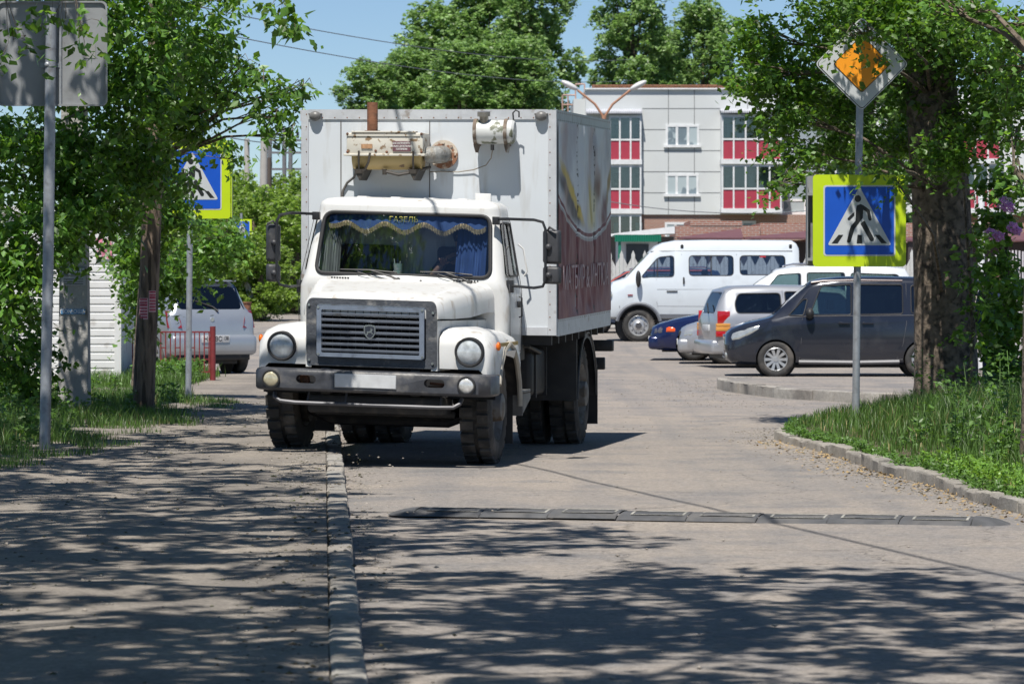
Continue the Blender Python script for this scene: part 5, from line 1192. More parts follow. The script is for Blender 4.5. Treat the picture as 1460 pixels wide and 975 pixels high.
mb = MB(); mb.tube([(1.25, -.78, 1.22), (1.68, -.735, 1.55), (2.03, -.70, 1.75), (2.4, -.69, 1.80), (4.4, -.69, 1.80)], .02); mb.obj('window_trim', M('red_trim', (.5, .08, .05), .4), g)
# --- white minibus ---
VAN = [(0.0, .62, .85, .98, .62, .5), (.05, .56, .95, 1.18, .82, .66), (.2, .54, 1.20, 1.42, .93, .76), (.47, .54, 1.36, 1.50, .97, .80), (.52, .54, 1.44, 1.53, .975, .80), (.8, .54, 1.48, 1.85, .99, .80), (1.10, .54, 1.50, 2.16, 1.0, .80), (1.22, .54, 1.50, 2.28, 1.0, .80), (1.40, .54, 1.50, 2.36, 1.0, .80), (1.7, .54, 1.50, 2.415, 1.0, .80), (2.5, .54, 1.50, 2.43, 1.0, .80), (3.8, .54, 1.50, 2.425, 1.0, .80), (4.5, .54, 1.50, 2.42, 1.0, .80), (4.60, .56, 1.50, 2.36, .99, .79), (4.66, .60, 1.50, 2.25, .97, .77)]
c = Car('minibus', 'white high-roof minibus with knobbly tyres parked in front of the picket fence', 'minibus', (2.22, 84.9, .11), R(0), VAN, paint('minibus_white', (.60, .645, .68), .05, .35)); c.wz = .385
A = rpoly([(.86, 1.53), (1.28, 2.02), (1.66, 2.06), (1.66, 1.55)], .09); A2 = rpoly([(2.02, 1.58), (2.02, 2.06), (3.08, 2.06), (3.08, 1.58)], .10); A3 = rpoly([(3.24, 1.60), (3.24, 2.06), (4.32, 2.06), (4.32, 1.60)], .10)
c.body([A, A2, A3], [(.4, 1.17, rpoly([(-.72, 1.56), (.72, 1.56), (.68, 2.12), (-.68, 2.12)], .08))], (.81, 3.57), .50)
GL2 = glassmat('minibus_glass', (.84, .88, .92), .07)
c.sideglass([A, A2, A3], GL2); c.topglass(.55, 1.15, .93, GLASS); c.wheels((.81, 3.57), .385, .12, .86, 5, steel=True)
c.seats((1.25,), .45, .85, .75); c.seats((2.0, 2.95, 3.7), .6, .8, .7)
DG = M('cladding_grey', (.15, .16, .18), .6, var=.1)
for x0, x1 in ((.02, .36), (1.32, 3.05), (4.1, 4.64)): c.patch([(x0, .56), (x0, .86 if x0 < 1 else .66), (x1, .86 if x0 < 1 else .66), (x1, .56)], DG, 'lower_cladding', .012)
for wx in (.81, 3.57):
    for sg in (-1, 1):
        mb = MB(); mb.tube([(wx+.53*math.cos(R(a)), sg*1.0, .385+.53*math.sin(R(a))) for a in range(12, 169, 12)], .045, 6); mb.obj('wheel_arch', DG, c.e)
c.line([(1.30, .6), (1.25, .9), (1.24, 1.5)]); c.line([(1.84, .6), (1.84, 2.1)]); c.line([(3.16, .6), (3.16, 2.1)]); c.line([(1.25, .85), (3.16, .84), (4.5, .84)], r=.004); c.line([(1.25, 1.25), (4.6, 1.25)], r=.005)
c.line([(1.1, 2.16), (1.4, 2.17), (4.5, 2.17)], M('drip_rail', (.06, .07, .09), .4), .012, 'drip_rail')
for x in (1.52+.3, 4.42): 
    mb = MB(); mb.box(x, x+.07, -.85, -.80, 2.24, 2.33, .01); mb.obj('roof_clip', BLACK, c.e)
mb = MB(); mb.sph((.80, -1.12, 1.50), .12, .55, .7, 1.7); mb.cyl((.8, -.9, 1.5), (.8, -1.1, 1.5), .03); mb.obj('door_mirror', BLACK, c.e)
for x, z, w_ in ((1.48, 1.19, .26), (1.87, 1.38, .04)):
    mb = MB(); mb.box(x, x+w_, -1.02, -.99, z, z+.03 if w_ > .1 else z+.16, .005); mb.obj('door_handle', BLACK, c.e)
for a, b in ((1.22, 1.29),): c.line([(1.26, 1.54), (1.26, 1.98)], GASK, .013, 'window_divider')
c.line([(2.55, 1.59), (2.55, 2.05)], GASK, .015, 'window_divider')
mb = MB(); mb.box(3.72, 3.86, -.885, -.875, 2.02, 2.05); mb.obj('red_sticker', M('sticker_red', (.6, .03, .05), .4), c.e)
mb = MB(); mb.sph((.15, -.93, 1.14), .06, .5, .35, 1.3); mb.obj('headlight', LENS, c.e)
mb = MB(); mb.box(.55, .67, -1.0, -.985, 1.10, 1.13); mb.obj('side_badge', M('badge_red', (.25, .04, .05), .4), c.e)
# --- silver hatchback on the left, rear view ---
HAT = [(0.0, .36, .50, .60, .50, .36), (.04, .26, .58, .70, .66, .50), (.15, .20, .66, .78, .76, .60), (.5, .18, .82, .90, .82, .68), (.85, .18, .90, .98, .83, .68), (1.3, .18, .93, 1.30, .83, .60), (1.6, .18, .94, 1.44, .83, .57), (2.0, .18, .95, 1.50, .83, .57), (2.8, .18, .96, 1.49, .83, .57), (3.2, .20, .97, 1.46, .83, .58), (3.32, .22, .97, 1.42, .82, .58), (3.46, .26, .97, 1.18, .81, .62), (3.56, .30, .95, 1.0, .80, .68), (3.60, .34, .90, .93, .79, .68), (3.64, .40, .70, .80, .76, .62)]
c = Car('hatchback', 'silver hatchback seen from behind, parked past the red fence', 'car', (-5.02-3.6*math.cos(R(62)), 58.6+3.6*math.sin(R(62)), .0), R(-(62)), HAT, paint('silver_blue_paint', (.36, .39, .43), .5, .3)); c.wz = .30
A = rpoly([(1.35, .98), (1.65, 1.36), (2.05, 1.39), (2.05, .99)], .05); A2 = rpoly([(2.15, .99), (2.15, 1.39), (2.75, 1.38), (2.95, 1.03)], .05)
c.body([A, A2], [(.8, 1.7, rpoly([(-.58, 1.0), (.58, 1.0), (.5, 1.38), (-.5, 1.38)], .08)), (3.1, 3.8, rpoly([(-.60, 1.02), (.60, 1.02), (.52, 1.38), (-.52, 1.38)], .09))], (.72, 3.05), .32)
c.sideglass([A, A2], DGLASS); c.topglass(.88, 1.55, .93, GLASS); c.topglass(3.33, 3.56, .96, DGLASS, 'rear_window', .012)
c.wheels((.72, 3.05), .30, .09, .74, 7); c.seats((1.3, 2.3), .36, .4)
c.e.scale = (1, .97, 1.06)
mb = MB(); mb.box(3.35, 3.76, -.80, .80, .30, .62, .08, 3); mb.obj('rear_bumper', c.col, c.e)
mb = MB(); mb.box(3.5, 3.70, -.68, .68, .22, .31, .02); mb.obj('bumper_underside', BLACK, c.e)
for sg in (-1, 1):
    mb = MB(); mb.poly([(3.52, sg*.64, 1.0), (3.44, sg*.80, 1.0), (3.56, sg*.81, .74), (3.62, sg*.57, .74), (3.61, sg*.60, .86)], (.04, 0, -.01)); mb.obj('tail_lamp', M('tail_dark_red', (.20, .01, .015), .2, coat=.8), c.e)
mb = MB(); mb.box(3.765, 3.775, -.26, .26, .50, .615, .002); pl = mb.obj('licence_plate', M('plate_real', (.50, .51, .53), .45), c.e)
text('plate_number', 'Н 02ВС', .105, (3.778, -.05+.0, .555), (R(90), 0, R(90)), M('plate_black', (.01, .01, .01), .5), pl, .001, .95, bold=.001)
text('plate_region', '138', .085, (3.778, .19, .567), (R(90), 0, R(90)), MATS['plate_black'], pl, .001, .8, bold=.001)
mb = MB(); mb.tube([(3.776, .125, .505), (3.776, .125, .61)], .002, 4); mb.obj('plate_divider', MATS['plate_black'], pl)
mb = MB(); mb.cyl((3.61, 0, .86), (3.645, 0, .86), .035); mb.obj('emblem', CHROME, c.e)
mb = MB(); mb.tube([(3.60, .12, .99), (3.54, .05, 1.06), (3.46, -.30, 1.17)], 0, 6, rs=[.02, .014, .010]); mb.obj('rear_wiper', BLACK, c.e)
mb = MB(); mb.box(3.18, 3.40, -.55, .55, 1.455, 1.48, .01); mb.obj('roof_spoiler', c.col, c.e)

# ================= SIGNS, POLES, FENCES =================
FLUO = M('fluorescent_film', (.50, .66, .01), .45, var=.06, vs=3); SBLUE = M('sign_blue', (.008, .085, .50), .4, var=.06, vs=4); SWHITE = M('sign_white', (.52, .54, .55), .4, var=.05); SBLACK = M('sign_black', (.012, .014, .014), .5); SGREY = M('sign_back', (.30, .31, .32), .5, metal=.2, var=.12, vs=4, col2=(.18, .18, .185), c2s=5, c2t=.55, c2w=.2)
def crossing_panel(par, cx, y, z, W, H, th=.09, mirror_=1, back=True, frame=.113):
    """sign face towards -y; W,H of the fluorescent shield"""
    U = W/1.0
    mb = MB(); mb.poly([(cx+a, y, z+b) for a, b in rrect(0, 0, W/2, H/2, .04*U, 4)], (0, .012, 0)); p = mb.obj('sign_panel', FLUO, par, 30)
    bw_, bh = W/2-frame*U, H/2-frame*U
    mb = MB(); mb.poly([(cx+a, y-.002, z+b) for a, b in rrect(0, 0, bw_, bh, .03*U, 4)], (0, .0015, 0)); mb.obj('white_border', SWHITE, p)
    q = .016*U
    mb = MB(); mb.poly([(cx+a, y-.004, z+b) for a, b in rrect(0, 0, bw_-q, bh-q, .025*U, 4)], (0, .0015, 0)); mb.obj('blue_field', SBLUE, p)
    k = bw_/.387; m_ = mirror_
    T = lambda a, b: (cx+m_*a*k, y-.006, z+b*k)
    mb = MB(); mb.poly([T(a, b) for a, b in rpoly([(-.345, -.265), (.345, -.265), (0, .365)], .035, 4)], (0, .0015, 0)); mb.obj('white_triangle', SWHITE, p)
    mb = MB()
    D = lambda pts, dy=.0018: mb.poly([(T(a, b)[0], y-.008, T(a, b)[2]) for a, b in pts], (0, dy, 0))
    D([(-.018+.036*math.cos(i/14*6.283), .235+.038*math.sin(i/14*6.283)) for i in range(14)])
    D([(-.030, .160), (.010, .178), (.040, .165), (.110, .115), (.130, .015), (.125, .0), (.105, -.002), (.095, .012), (.080, .09), (.040, .115), (.035, .03), (-.01, -.03), (-.055, -.09), (-.095, -.225), (-.11, -.24), (-.13, -.235), (-.135, -.22), (-.105, -.09), (-.09, -.055), (-.042, .0), (-.040, .10)])
    D([(-.055, .095), (-.055, .055), (-.105, .005), (-.120, .003), (-.130, .018), (-.125, .03)])
    D([(.030, -.015), (.055, .0), (.155, -.19), (.150, -.215), (.125, -.222), (.11, -.21), (.012, -.035)])
    D([(-.30, -.243), (-.235, -.243), (-.175, -.152), (-.225, -.152)]); D([(-.03, -.243), (.028, -.243), (.024, -.152), (-.022, -.152)]); D([(.165, -.152), (.215, -.152), (.295, -.243), (.235, -.243)])
    mb.obj('walking_figure', SBLACK, p)
    return p
# right: crossing sign + priority diamond
sg_ = empty('road_sign', (3.43, 35.0, .10), R(1.5), 'fluorescent yellow pedestrian crossing sign under an orange and white diamond on the right verge', 'road sign')
mb = MB(); mb.tube([(0, 0, 0), (.02, 0, 2.0), (.055, 0, 3.9)], .037, 14); mb.obj('post', STEEL, sg_)
crossing_panel(sg_, .03, -.06, 2.05, .93, .915)
mb = MB(); mb.poly([(.03-.06+a, .08, 2.05+b) for a, b in rrect(0, 0, .46, .45, .04, 4)], (0, .012, 0)); mb.box(-.49, -.482, -.045, .085, 1.62, 2.49); mb.box(-.488, .46, -.046, .079, 2.30, 2.33); mb.box(-.488, .46, -.046, .079, 1.65, 1.68); mb.obj('rear_panel', SGREY, sg_)
mb = MB()
dz = 3.61; dx = .055
def diamond(r, y, mat, nm, rad, par):
    mb = MB(); mb.poly([(dx+a, y, dz+b) for a, b in rpoly([(-r, 0), (0, -r), (r, 0), (0, r)], rad, 4)], (0, .006, 0)); return mb.obj(nm, mat, par, 30)
d0 = diamond(.470, -.05, SWHITE, 'priority_panel', .05, sg_); diamond(.455, -.054, SBLACK, 'black_edge', .045, d0)
bpy.data.objects[-1] if False else None
diamond(.447, -.058, SWHITE, 'white_face', .045, d0); diamond(.290, -.062, SBLACK, 'inner_edge', .03, d0); diamond(.280, -.066, M('sign_orange', (.90, .33, .015), .45, var=.06, vs=3), 'orange_field', .03, d0)
mb = MB(); mb.box(-.12, .2, -.042, -.03, 3.55, 3.59); mb.box(-.2, .25, -.044, -.03, 2.3, 2.34); mb.box(-.2, .25, -.044, -.03, 1.8, 1.84); mb.obj('bracket', STEEL, sg_)
# left: crossing sign among leaves
sl_ = empty('road_sign', (-3.96, 42.9, .09), R(-3), 'pedestrian crossing sign on fluorescent yellow, half covered by leaves on the left', 'road sign')
mb = MB(); mb.tube([(0, 0, 0), (.03, 0, 3.25)], .036, 14); mb.obj('post', STEEL, sl_)
crossing_panel(sl_, .06, -.07, 2.70, .93, .955)
mb = MB(); mb.box(-.42, .50, .06, .072, 2.24, 3.17, .003); mb.box(.53, .54, -.05, .07, 2.24, 3.17); mb.obj('rear_panel', FLUO, sl_)
# small far crossing sign
sf = empty('road_sign', (-12.0, 156.0, gz(110)), 0, 'small distant pedestrian crossing sign with yellow edge on a thin post', 'road sign')
sf.location = ((345-730)/5000*110, 110, gz(110))
mb = MB(); mb.cyl((-.02, .0, 0), (-.02, 0, 3.2), .04, seg=8); mb.obj('post', STEEL, sf)
crossing_panel(sf, .0, -.06, 2.66, .62, .70, frame=.10)
# left: back of a large square sign
sb = empty('road_sign', (-3.945, 29.6, .10), 0, 'grey back of a square road sign on a tall post at the left edge', 'road sign')
mb = MB(); mb.tube([(0, 0, 0), (.03, 0, 1.6), (.055, 0, 3.75)], .046, 14); mb.obj('post', STEEL, sb)
mb = MB(); mb.poly([(.055+a-.0, .07, 3.37+b) for a, b in rrect(0, 0, .465, .442, .05, 5)], (0, .012, 0)); pn = mb.obj('sign_panel', SGREY, sb, 30)
mb = MB(); ring_face(mb, [(.055+a, 3.37+b) for a, b in rrect(0, 0, .467, .444, .05, 5)], [(.055+a, 3.37+b) for a, b in rrect(0, 0, .452, .429, .045, 5)], .05, .02); mb.obj('folded_edge', SGREY, pn)
mb = MB(); mb.box(.115, .135, .052, .069, 2.93, 3.81); mb.box(-.04, .12, .046, .068, 3.25, 3.29); mb.box(-.04, .12, .046, .068, 3.62, 3.66); mb.sph((.03, -.02, 3.27), .03); mb.obj('clamp', STEEL, pn)
mb = MB(); mb.box(.32, .42, .066, .069, 3.33, 3.45); mb.obj('sticker', M('pale_sticker', (.30, .30, .29), .6), pn)
# concrete pole with help posters
cp = empty('concrete_pole', (-4.74, 38.0, .06), 0, 'thick concrete pole with torn help posters on the left', 'utility pole')
mb = MB(); mb.loft([[(a*w_, b*w_*.8, z) for a, b in ((-1, -1), (1, -1), (1, 1), (-1, 1))] for z, w_ in ((0, .165), (2.0, .145), (8.0, .09))]); mb.obj('pole', M('concrete', (.42, .41, .39), .9, var=.15, vs=3, col2=(.20, .195, .185), c2s=5, c2t=.55, c2w=.2, bump=.4, bs=40), cp, 20)
def poster(par, x, y, z, w_, h, mat, nm='poster'):
    mb = MB(); mb.box(x-w_/2, x+w_/2, y-.004, y, z-h/2, z+h/2); return mb.obj(nm, mat, par)
PINK = M('pink_red_poster', (.46, .12, .18), .7, var=.2, vs=6, col2=(.50, .38, .40), c2s=24, c2t=.55, c2w=.04); PAPER = M('grey_paper', (.46, .47, .48), .8, var=.1, col2=(.2, .2, .2), c2s=25, c2t=.6, c2w=.05); BLUEP = M('faded_blue_paper', (.10, .28, .52), .7, var=.1)
yf = -.126
p = poster(cp, .0, -.1265, 1.60, .26, .10, M('grey_blue_paper', (.22, .25, .29), .8)); text('poster_text', 'ПОМОЩЬ', .062, (0, -.132, 1.60), (R(90), 0, 0), M('pale_text', (.80, .80, .82), .7), p, .001, 1.0, bold=.001)
p = poster(cp, .005, -.1265, 1.49, .26, .095, PAPER)
for k in range(3): 
    mb = MB(); mb.box(-.10, .11, -.1325, -.1315, 1.455+k*.025, 1.463+k*.025); mb.obj('poster_line', M('dark_print', (.10, .10, .11), .8), p)
p = poster(cp, .0, -.129, 1.16, .26, .055, BLUEP); text('poster_text', 'ПОМОЩЬ', .052, (0, -.1345, 1.16), (R(90), 0, 0), M('pale_text', (0, 0, 0)), p, .001, 1.15, bold=.0006)
poster(cp, .04, -.122, 1.82, .12, .17, PINK); poster(cp, .05, -.121, 2.05, .08, .10, BLUEP); poster(cp, .08, -.127, 1.04, .07, .05, PAPER)
# wooden pole with pink posters
wp = empty('wooden_pole', (-4.0, 38.0, .08), 0, 'leaning weathered wooden pole with two pink posters', 'utility pole')
mb = MB(); mb.tube([(0, 0, -.1), (.02, 0, .5), (.07, 0, 1.5), (.13, 0, 3.0), (.2, 0, 6.5)], 0, 18, rs=[.122, .118, .108, .10, .085])
wood = M('weathered_wood', (.22, .165, .125), .85, var=.35, vs=5, col2=(.07, .052, .04), c2s=6, c2t=.48, c2w=.15, bump=.6, bs=30)
_m = wood.node_tree; 
for q in _m.nodes:
    if q.type == 'TEX_NOISE':
        mp = _m.nodes.new('ShaderNodeMapping'); mp.inputs['Scale'].default_value = (4, 4, .5); src = q.inputs['Vector'].links[0].from_socket; _m.links.new(src, mp.inputs[0]); _m.links.new(mp.outputs[0], q.inputs['Vector'])
mb.obj('pole', wood, wp)
for x, z, w_ in ((-.03, 1.17, .105), (.115, 1.25, .085)):
    ang_ = -.35 if x < 0 else .55
    t = MB(); rows = []
    for j in (0, 1):
        zz = z-.115+j*.23; rows.append([(.055+(z-1.2)*.045+.112*math.sin(ang_+u*w_/.11), -.112*math.cos(ang_+u*w_/.11)-.002, zz) for u in (-.5, -.25, 0, .25, .5)])
    t.sheet(rows); pp = t.obj('poster', M('paper_white_pink', (.75, .50, .55), .7), wp)
    t = MB()
    for k in range(7):
        zz = z-.10+k*.032; t.sheet([[(.055+(z-1.2)*.045+.1145*math.sin(ang_+u*w_/.11), -.1145*math.cos(ang_+u*w_/.11)-.002, zz+q) for u in (-.42, -.2, 0, .2, .42)] for q in (0, .018 if k not in (4,) else .026)])
    t.obj('printed_lines', PINK if False else M('red_print', (.50, .08, .13), .7, var=.5, vs=60), pp)
# red railing fence, left
rf = empty('railing', (-4.65, 54.5, .05), 0, 'low dark red metal railing with one thick end post in front of the silver hatchback', 'fence')
mb = MB(); mb.cyl((0, 0, -.05), (0, 0, .80), .045); mb.cyl((-1.16, 0, -.05), (-1.16, 0, .78), .02); mb.obj('post', RED, rf)
mb = MB(); mb.cyl((-1.42, 0, .10), (-1.42, 0, .72), .018)
for (a, b) in ((-1.16, 0), (-2.5, -1.22)):
    mb.box(a, b, -.012, .012, .70, .725); mb.box(a, b, -.012, .012, .08, .105)
    n = int((b-a)/.075)
    for i in range(n): 
        x = a+(i+.7)*.075; mb.box(x-.009, x+.009, -.009, .009, .106, .699)
    for i in range(1, n-1, 3):
        x = a+(i+.7)*.075; mb.box(x+.01, x+.065, -.009, .009, .46, .478); mb.box(x+.01, x+.065, -.009, .009, .28, .298)
mb.obj('bars', RED, rf)
# rusty bollard far left
rb = empty('bollard', ((352-730)/5000*100, 100, gz(100)), 0, 'short rusty red post by the far crossing sign', 'post'); mb = MB(); mb.cyl((0, 0, -.1), (0, 0, .62), .12, seg=12); mb.cyl((0, 0, .62), (0, 0, .66), .14); mb.obj('post', RUST, rb)
# far poles
def far_pole(nm, label, px, Y, ybase, ytop, w0, w1, mat, lean=0, parts=None):
    e = empty(nm, ((px-730)/5000*Y, Y, gz(Y)), 0, label, 'utility pole'); h = 1.54+(402-ytop)/5000*Y-gz(Y)
    mb = MB(); mb.tube([(0, 0, -.2), (lean, 0, h)], 0, 10, rs=[w0, w1]); mb.obj('pole', mat, e); return e, h
CONC = M('pale_concrete', (.42, .40, .37), .9, var=.1)
e, h = far_pole('utility_pole', 'pale slim concrete pole, second from the left among the far bushes', 352, 135, 0, 198, .14, .10, CONC)
e, h = far_pole('utility_pole', 'tallest white concrete pole standing in the far bushes', 373, 128, 0, 187, .17, .13, CONC, .1)
e, h = far_pole('utility_pole', 'dark wooden pole right of the white concrete pole', 383, 140, 0, 225, .15, .12, M('dark_wood', (.10, .08, .07), .9))
pyl = empty('transformer_pole', ((398-730)/5000*170, 170, gz(170)), 0, 'distant pole rack with crossarms and insulators above the bushes', 'utility pole')
mb = MB()
for x in (-.45, .25, .55): mb.cyl((x, 0, 0), (x, 0, 7.2 if x < .5 else 7.0), .10, seg=8)
for z, a, b in ((6.6, -.9, 1.6), (6.0, -.7, 1.2), (5.2, -.5, 1.4), (4.6, -.4, .9)): mb.box(a, b, -.05, .05, z-.05, z+.05)
mb.obj('rack', M('pole_grey', (.16, .16, .17), .8), pyl)
mb = MB()
for z, xs in ((6.75, (-.8, -.3, .4, .9, 1.5)), (6.15, (-.6, .0, .6, 1.1)), (5.3, (-.4, .5, 1.3))):
    for x in xs: mb.cyl((x, 0, z-.05), (x, 0, z+.25), .07, seg=6)
mb.obj('insulators', BLACK, pyl)
lp = empty('utility_pole', ((352-730)/5000*104, 104, gz(104)), 0, 'leaning white strut pole with faded coloured patches behind the small crossing sign', 'utility pole')
mb = MB(); mb.tube([(.32, 0, -.1), (-.40, .2, 2.6)], 0, 8, rs=[.09, .10]); mb.obj('pole', M('patched_pole', (.50, .49, .46), .8, var=.1, vs=3, col2=(.30, .16, .26), c2s=2.2, c2t=.55, c2w=.05), lp)
# double arm street lamp
sl2 = empty('street_lamp', ((861-730)/5000*100, 100, gz(100)), 0, 'rusty double-arm street lamp rising behind the truck box', 'street lamp')
h = 1.54+(402-165)/50
mb = MB(); mb.cyl((0, 0, -.1), (0, 0, h-gz(100)), .07, r2=.055, seg=10)
for sg in (-1, 1): mb.tube([(0, 0, h-.32-gz(100)-.1), (sg*.04, 0, h-.1-gz(100)+.1), (sg*.25, 0, h+.32-gz(100)), (sg*.75, 0, h+.72-gz(100))], .035, 8)
mb.obj('pole', M('lamp_rust', (.36, .19, .12), .8, var=.2), sl2)
for sg in (-1, 1):
    mb = MB(); mb.sph((sg*.98, 0, h+.86-gz(100)), .27, 1, .45, .32, rot=Matrix.Rotation(R(-sg*28), 3, 'Y')); mb.obj('lamp_head', M('lamp_white', (.58, .58, .58), .4), sl2)
# overhead cables
def cable(name, label, p, q, sag, r):
    mb = MB(); P, Q = Vector(p), Vector(q); mb.tube([P.lerp(Q, t/24)-Vector((0, 0, sag*4*(t/24)*(1-t/24))) for t in range(25)], r, 5); o = mb.obj(name, M('cable_grey', (.10, .11, .13), .6), None); tag(o, label, 'cable', 'overhead cables'); return o
def W(px, py, Y): return ((px-730)/5000*Y, Y, 1.54+(402-py)/5000*Y)
cable('overhead_cable', 'upper thin cable crossing the sky left of the big poplars', W(180, -12, 80), W(900, 85, 190), .6, .014)
cable('overhead_cable', 'lower thin cable crossing the sky left of the big poplars', W(180, 20, 80), W(900, 115, 190), .6, .014)
cable('overhead_cable', 'thin cable between the far concrete poles at the left', W(330, 197, 128), W(440, 205, 170), .1, .02)
cable('overhead_cable', 'thin sloping cable in front of the apartment block', W(860, 286, 150), W(1160, 300, 150), .3, .02)
# speed bump
sbm = empty('speed_bump', (1.175, 22.75, 0), R(-15.6), 'worn black rubber speed bump lying across the road', 'speed bump')
Lb = 3.86; nseg = 8
sbm.rotation_euler = (0, 0, math.atan2(22.25-23.25, 3.14+.79))
RBM = M('bump_rubber', (.075, .076, .080), .75, var=.3, vs=10, col2=(.15, .14, .13), c2s=4, c2t=.48, c2w=.3, bump=.3, bs=60)
LNM = M('bump_inlay', (.30, .29, .26), .75, var=.4, vs=14, col2=(.06, .06, .06), c2s=8, c2t=.52, c2w=.1)
for i in range(nseg):
    x0 = -Lb/2+.1+i*(Lb-.2)/nseg; x1 = x0+(Lb-.2)/nseg-.008; mb = MB(); hv = .25
    pf = lambda t: .042*(1-t*t)**.75+.006
    rr_ = random.Random(i); dz_ = rr_.gauss(0, .003)
    ts = [-1+2*k/12 for k in range(13)]
    for (a, b) in ((x0, x0+.012), (x0+.012, x1-.012), (x1-.012, x1)):
        pass
    mb.sheet([[(x, t*hv, pf(t)+dz_+(-.004 if e_ else 0)) for t in ts] for x, e_ in ((x0-.002, 1), (x0+.006, 0), ((x0+x1)/2, 0), (x1-.004, 0), (x1+.002, 1))])
    mb.obj('segment', RBM, sbm, 30)
    m2 = MB()
    for u0, u1, t0, t1 in ((.04, .46, -.75, -.55), (.10, .20, -.5, -.1), (.26, .44, -.42, -.20), (.04, .2, .05, .2), (.28, .46, .0, .12), (.10, .38, .35, .5), (.05, .45, .65, .75)):
        pass
    lw = .008
    for (ax, ay, bx_, by_) in ((.08, -.6, .42, -.6), (.42, -.6, .42, -.05), (.08, -.05, .42, -.05), (.08, -.6, .08, .5), (.08, .5, .35, .5), (.25, -.05, .25, .5), (.42, .2, .42, .8)):
        n = 6
        for k in range(n):
            u, t = ax+(bx_-ax)*k/n, ay+(by_-ay)*k/n; u2, t2 = ax+(bx_-ax)*(k+1)/n, ay+(by_-ay)*(k+1)/n
            if ax == bx_: m2.sheet([[(x0+u-lw, t*hv, pf(t)+dz_+.0015), (x0+u-lw, t2*hv, pf(t2)+dz_+.0015)], [(x0+u+lw, t*hv, pf(t)+dz_+.0015), (x0+u+lw, t2*hv, pf(t2)+dz_+.0015)]])
            else: m2.sheet([[(x0+u, t*hv-lw*2.2, pf(t)+dz_+.003), (x0+u2, t*hv-lw*2.2, pf(t)+dz_+.0022)], [(x0+u, t*hv+lw*2.2, pf(t)+dz_+.003), (x0+u2, t*hv+lw*2.2, pf(t)+dz_+.0022)]])
    m2.obj('inlay_lines', LNM, sbm)
for sg in (-1, 1):
    mb = MB(); x0 = sg*(Lb/2-.1); ts = [-1+2*k/12 for k in range(13)]
    mb.sheet([[(x0+sg*s_*.22, t*hv*math.sqrt(max(0, 1-s_*s_*.98)), (.048*(1-t*t)**.75)*(1-s_**2)+.006) for t in ts] for s_ in (0, .3, .55, .75, .9, 1)]); mb.obj('end_cap', RBM, sbm, 30)
# white gate far right behind the lilac
wg = empty('gate', ((1425-730)/5000*62, 62, 0), 0, 'white barred metal gate behind the lilac at the right edge', 'gate')
mb = MB(); mb.cyl((-.32, 0, 0), (-.32, 0, 3.2), .06); mb.obj('post', FRAME, wg)
mb = MB()
for k in range(16): mb.box(-.2+k*.06, -.17+k*.06, 0, .02, .15, 1.95+.15*math.sin(k/15*3.14))
for z in (.2, .9, 1.5): mb.box(-.25, .8, -.02, .0, z, z+.06)
mb.obj('bars', M('gate_white', (.55, .52, .54), .6), wg)
# person behind the bushes
pr = empty('person', (5.55, 40.2, .0), R(20), 'person in dark blue clothes standing half hidden behind the lilac at the right edge', 'person')
V = [(0, 0, .95), (0, 0, 1.15), (0, 0, 1.38), (0, 0, 1.48), (0, 0, 1.56), (0, -.01, 1.64), (0, -.01, 1.72), (-.17, 0, 1.40), (-.22, .02, 1.12), (-.20, -.06, .88), (.17, 0, 1.40), (.22, .02, 1.12), (.20, -.06, .88), (-.09, 0, .90), (-.10, -.01, .50), (-.10, .02, .09), (-.10, -.12, .04), (.09, 0, .90), (.10, -.01, .50), (.10, .02, .09), (.10, -.12, .04)]
E_ = [(0, 1), (1, 2), (2, 3), (3, 4), (4, 5), (5, 6), (2, 7), (7, 8), (8, 9), (2, 10), (10, 11), (11, 12), (0, 13), (13, 14), (14, 15), (15, 16), (0, 17), (17, 18), (18, 19), (19, 20)]
skin_body('body', V, E_, [.13, .12, .14, .07, .055, .085, .075, .06, .045, .035, .06, .045, .035, .085, .06, .045, .04, .085, .06, .045, .04], SKIN, pr)
NAVY = M('navy_cloth', (.015, .03, .075), .9)
skin_body('trousers', [V[0], V[13], V[14], V[15], V[17], V[18], V[19]], [(0, 1), (1, 2), (2, 3), (0, 4), (4, 5), (5, 6)], [.142, .096, .075, .062, .096, .075, .062], NAVY, pr)
skin_body('jacket', [(0, 0, .93), V[1], V[2], (0, 0, 1.45), V[7], V[8], (-.205, -.04, .94), V[10], V[11], (.205, -.04, .94)], [(0, 1), (1, 2), (2, 3), (2, 4), (4, 5), (5, 6), (2, 7), (7, 8), (8, 9)], [.15, .14, .155, .08, .075, .06, .05, .075, .06, .05], NAVY, pr)
mb = MB(); mb.sph((0, .01, 1.73), .10, .9, 1.05, .95); mb.obj('hair', M('dark_hair', (0, 0, 0)), pr)

cable('overhead_cable', 'black cable high over the road, its shadow crossing the speed bump', (-3.4, 38.3, 6.6), (3.2, 9.0, 6.2), .15, .018)
# ================= VEGETATION =================
def clumps_px(lst, base):
    out = []
    for (px, py, rx, ry, Y, dep, n) in lst:
        s_ = Y/5000; out.append(((px-730)*s_-base[0], Y-base[1], 1.54+(402-py)*s_-base[2], rx*s_, dep, ry*s_, n))
    return out
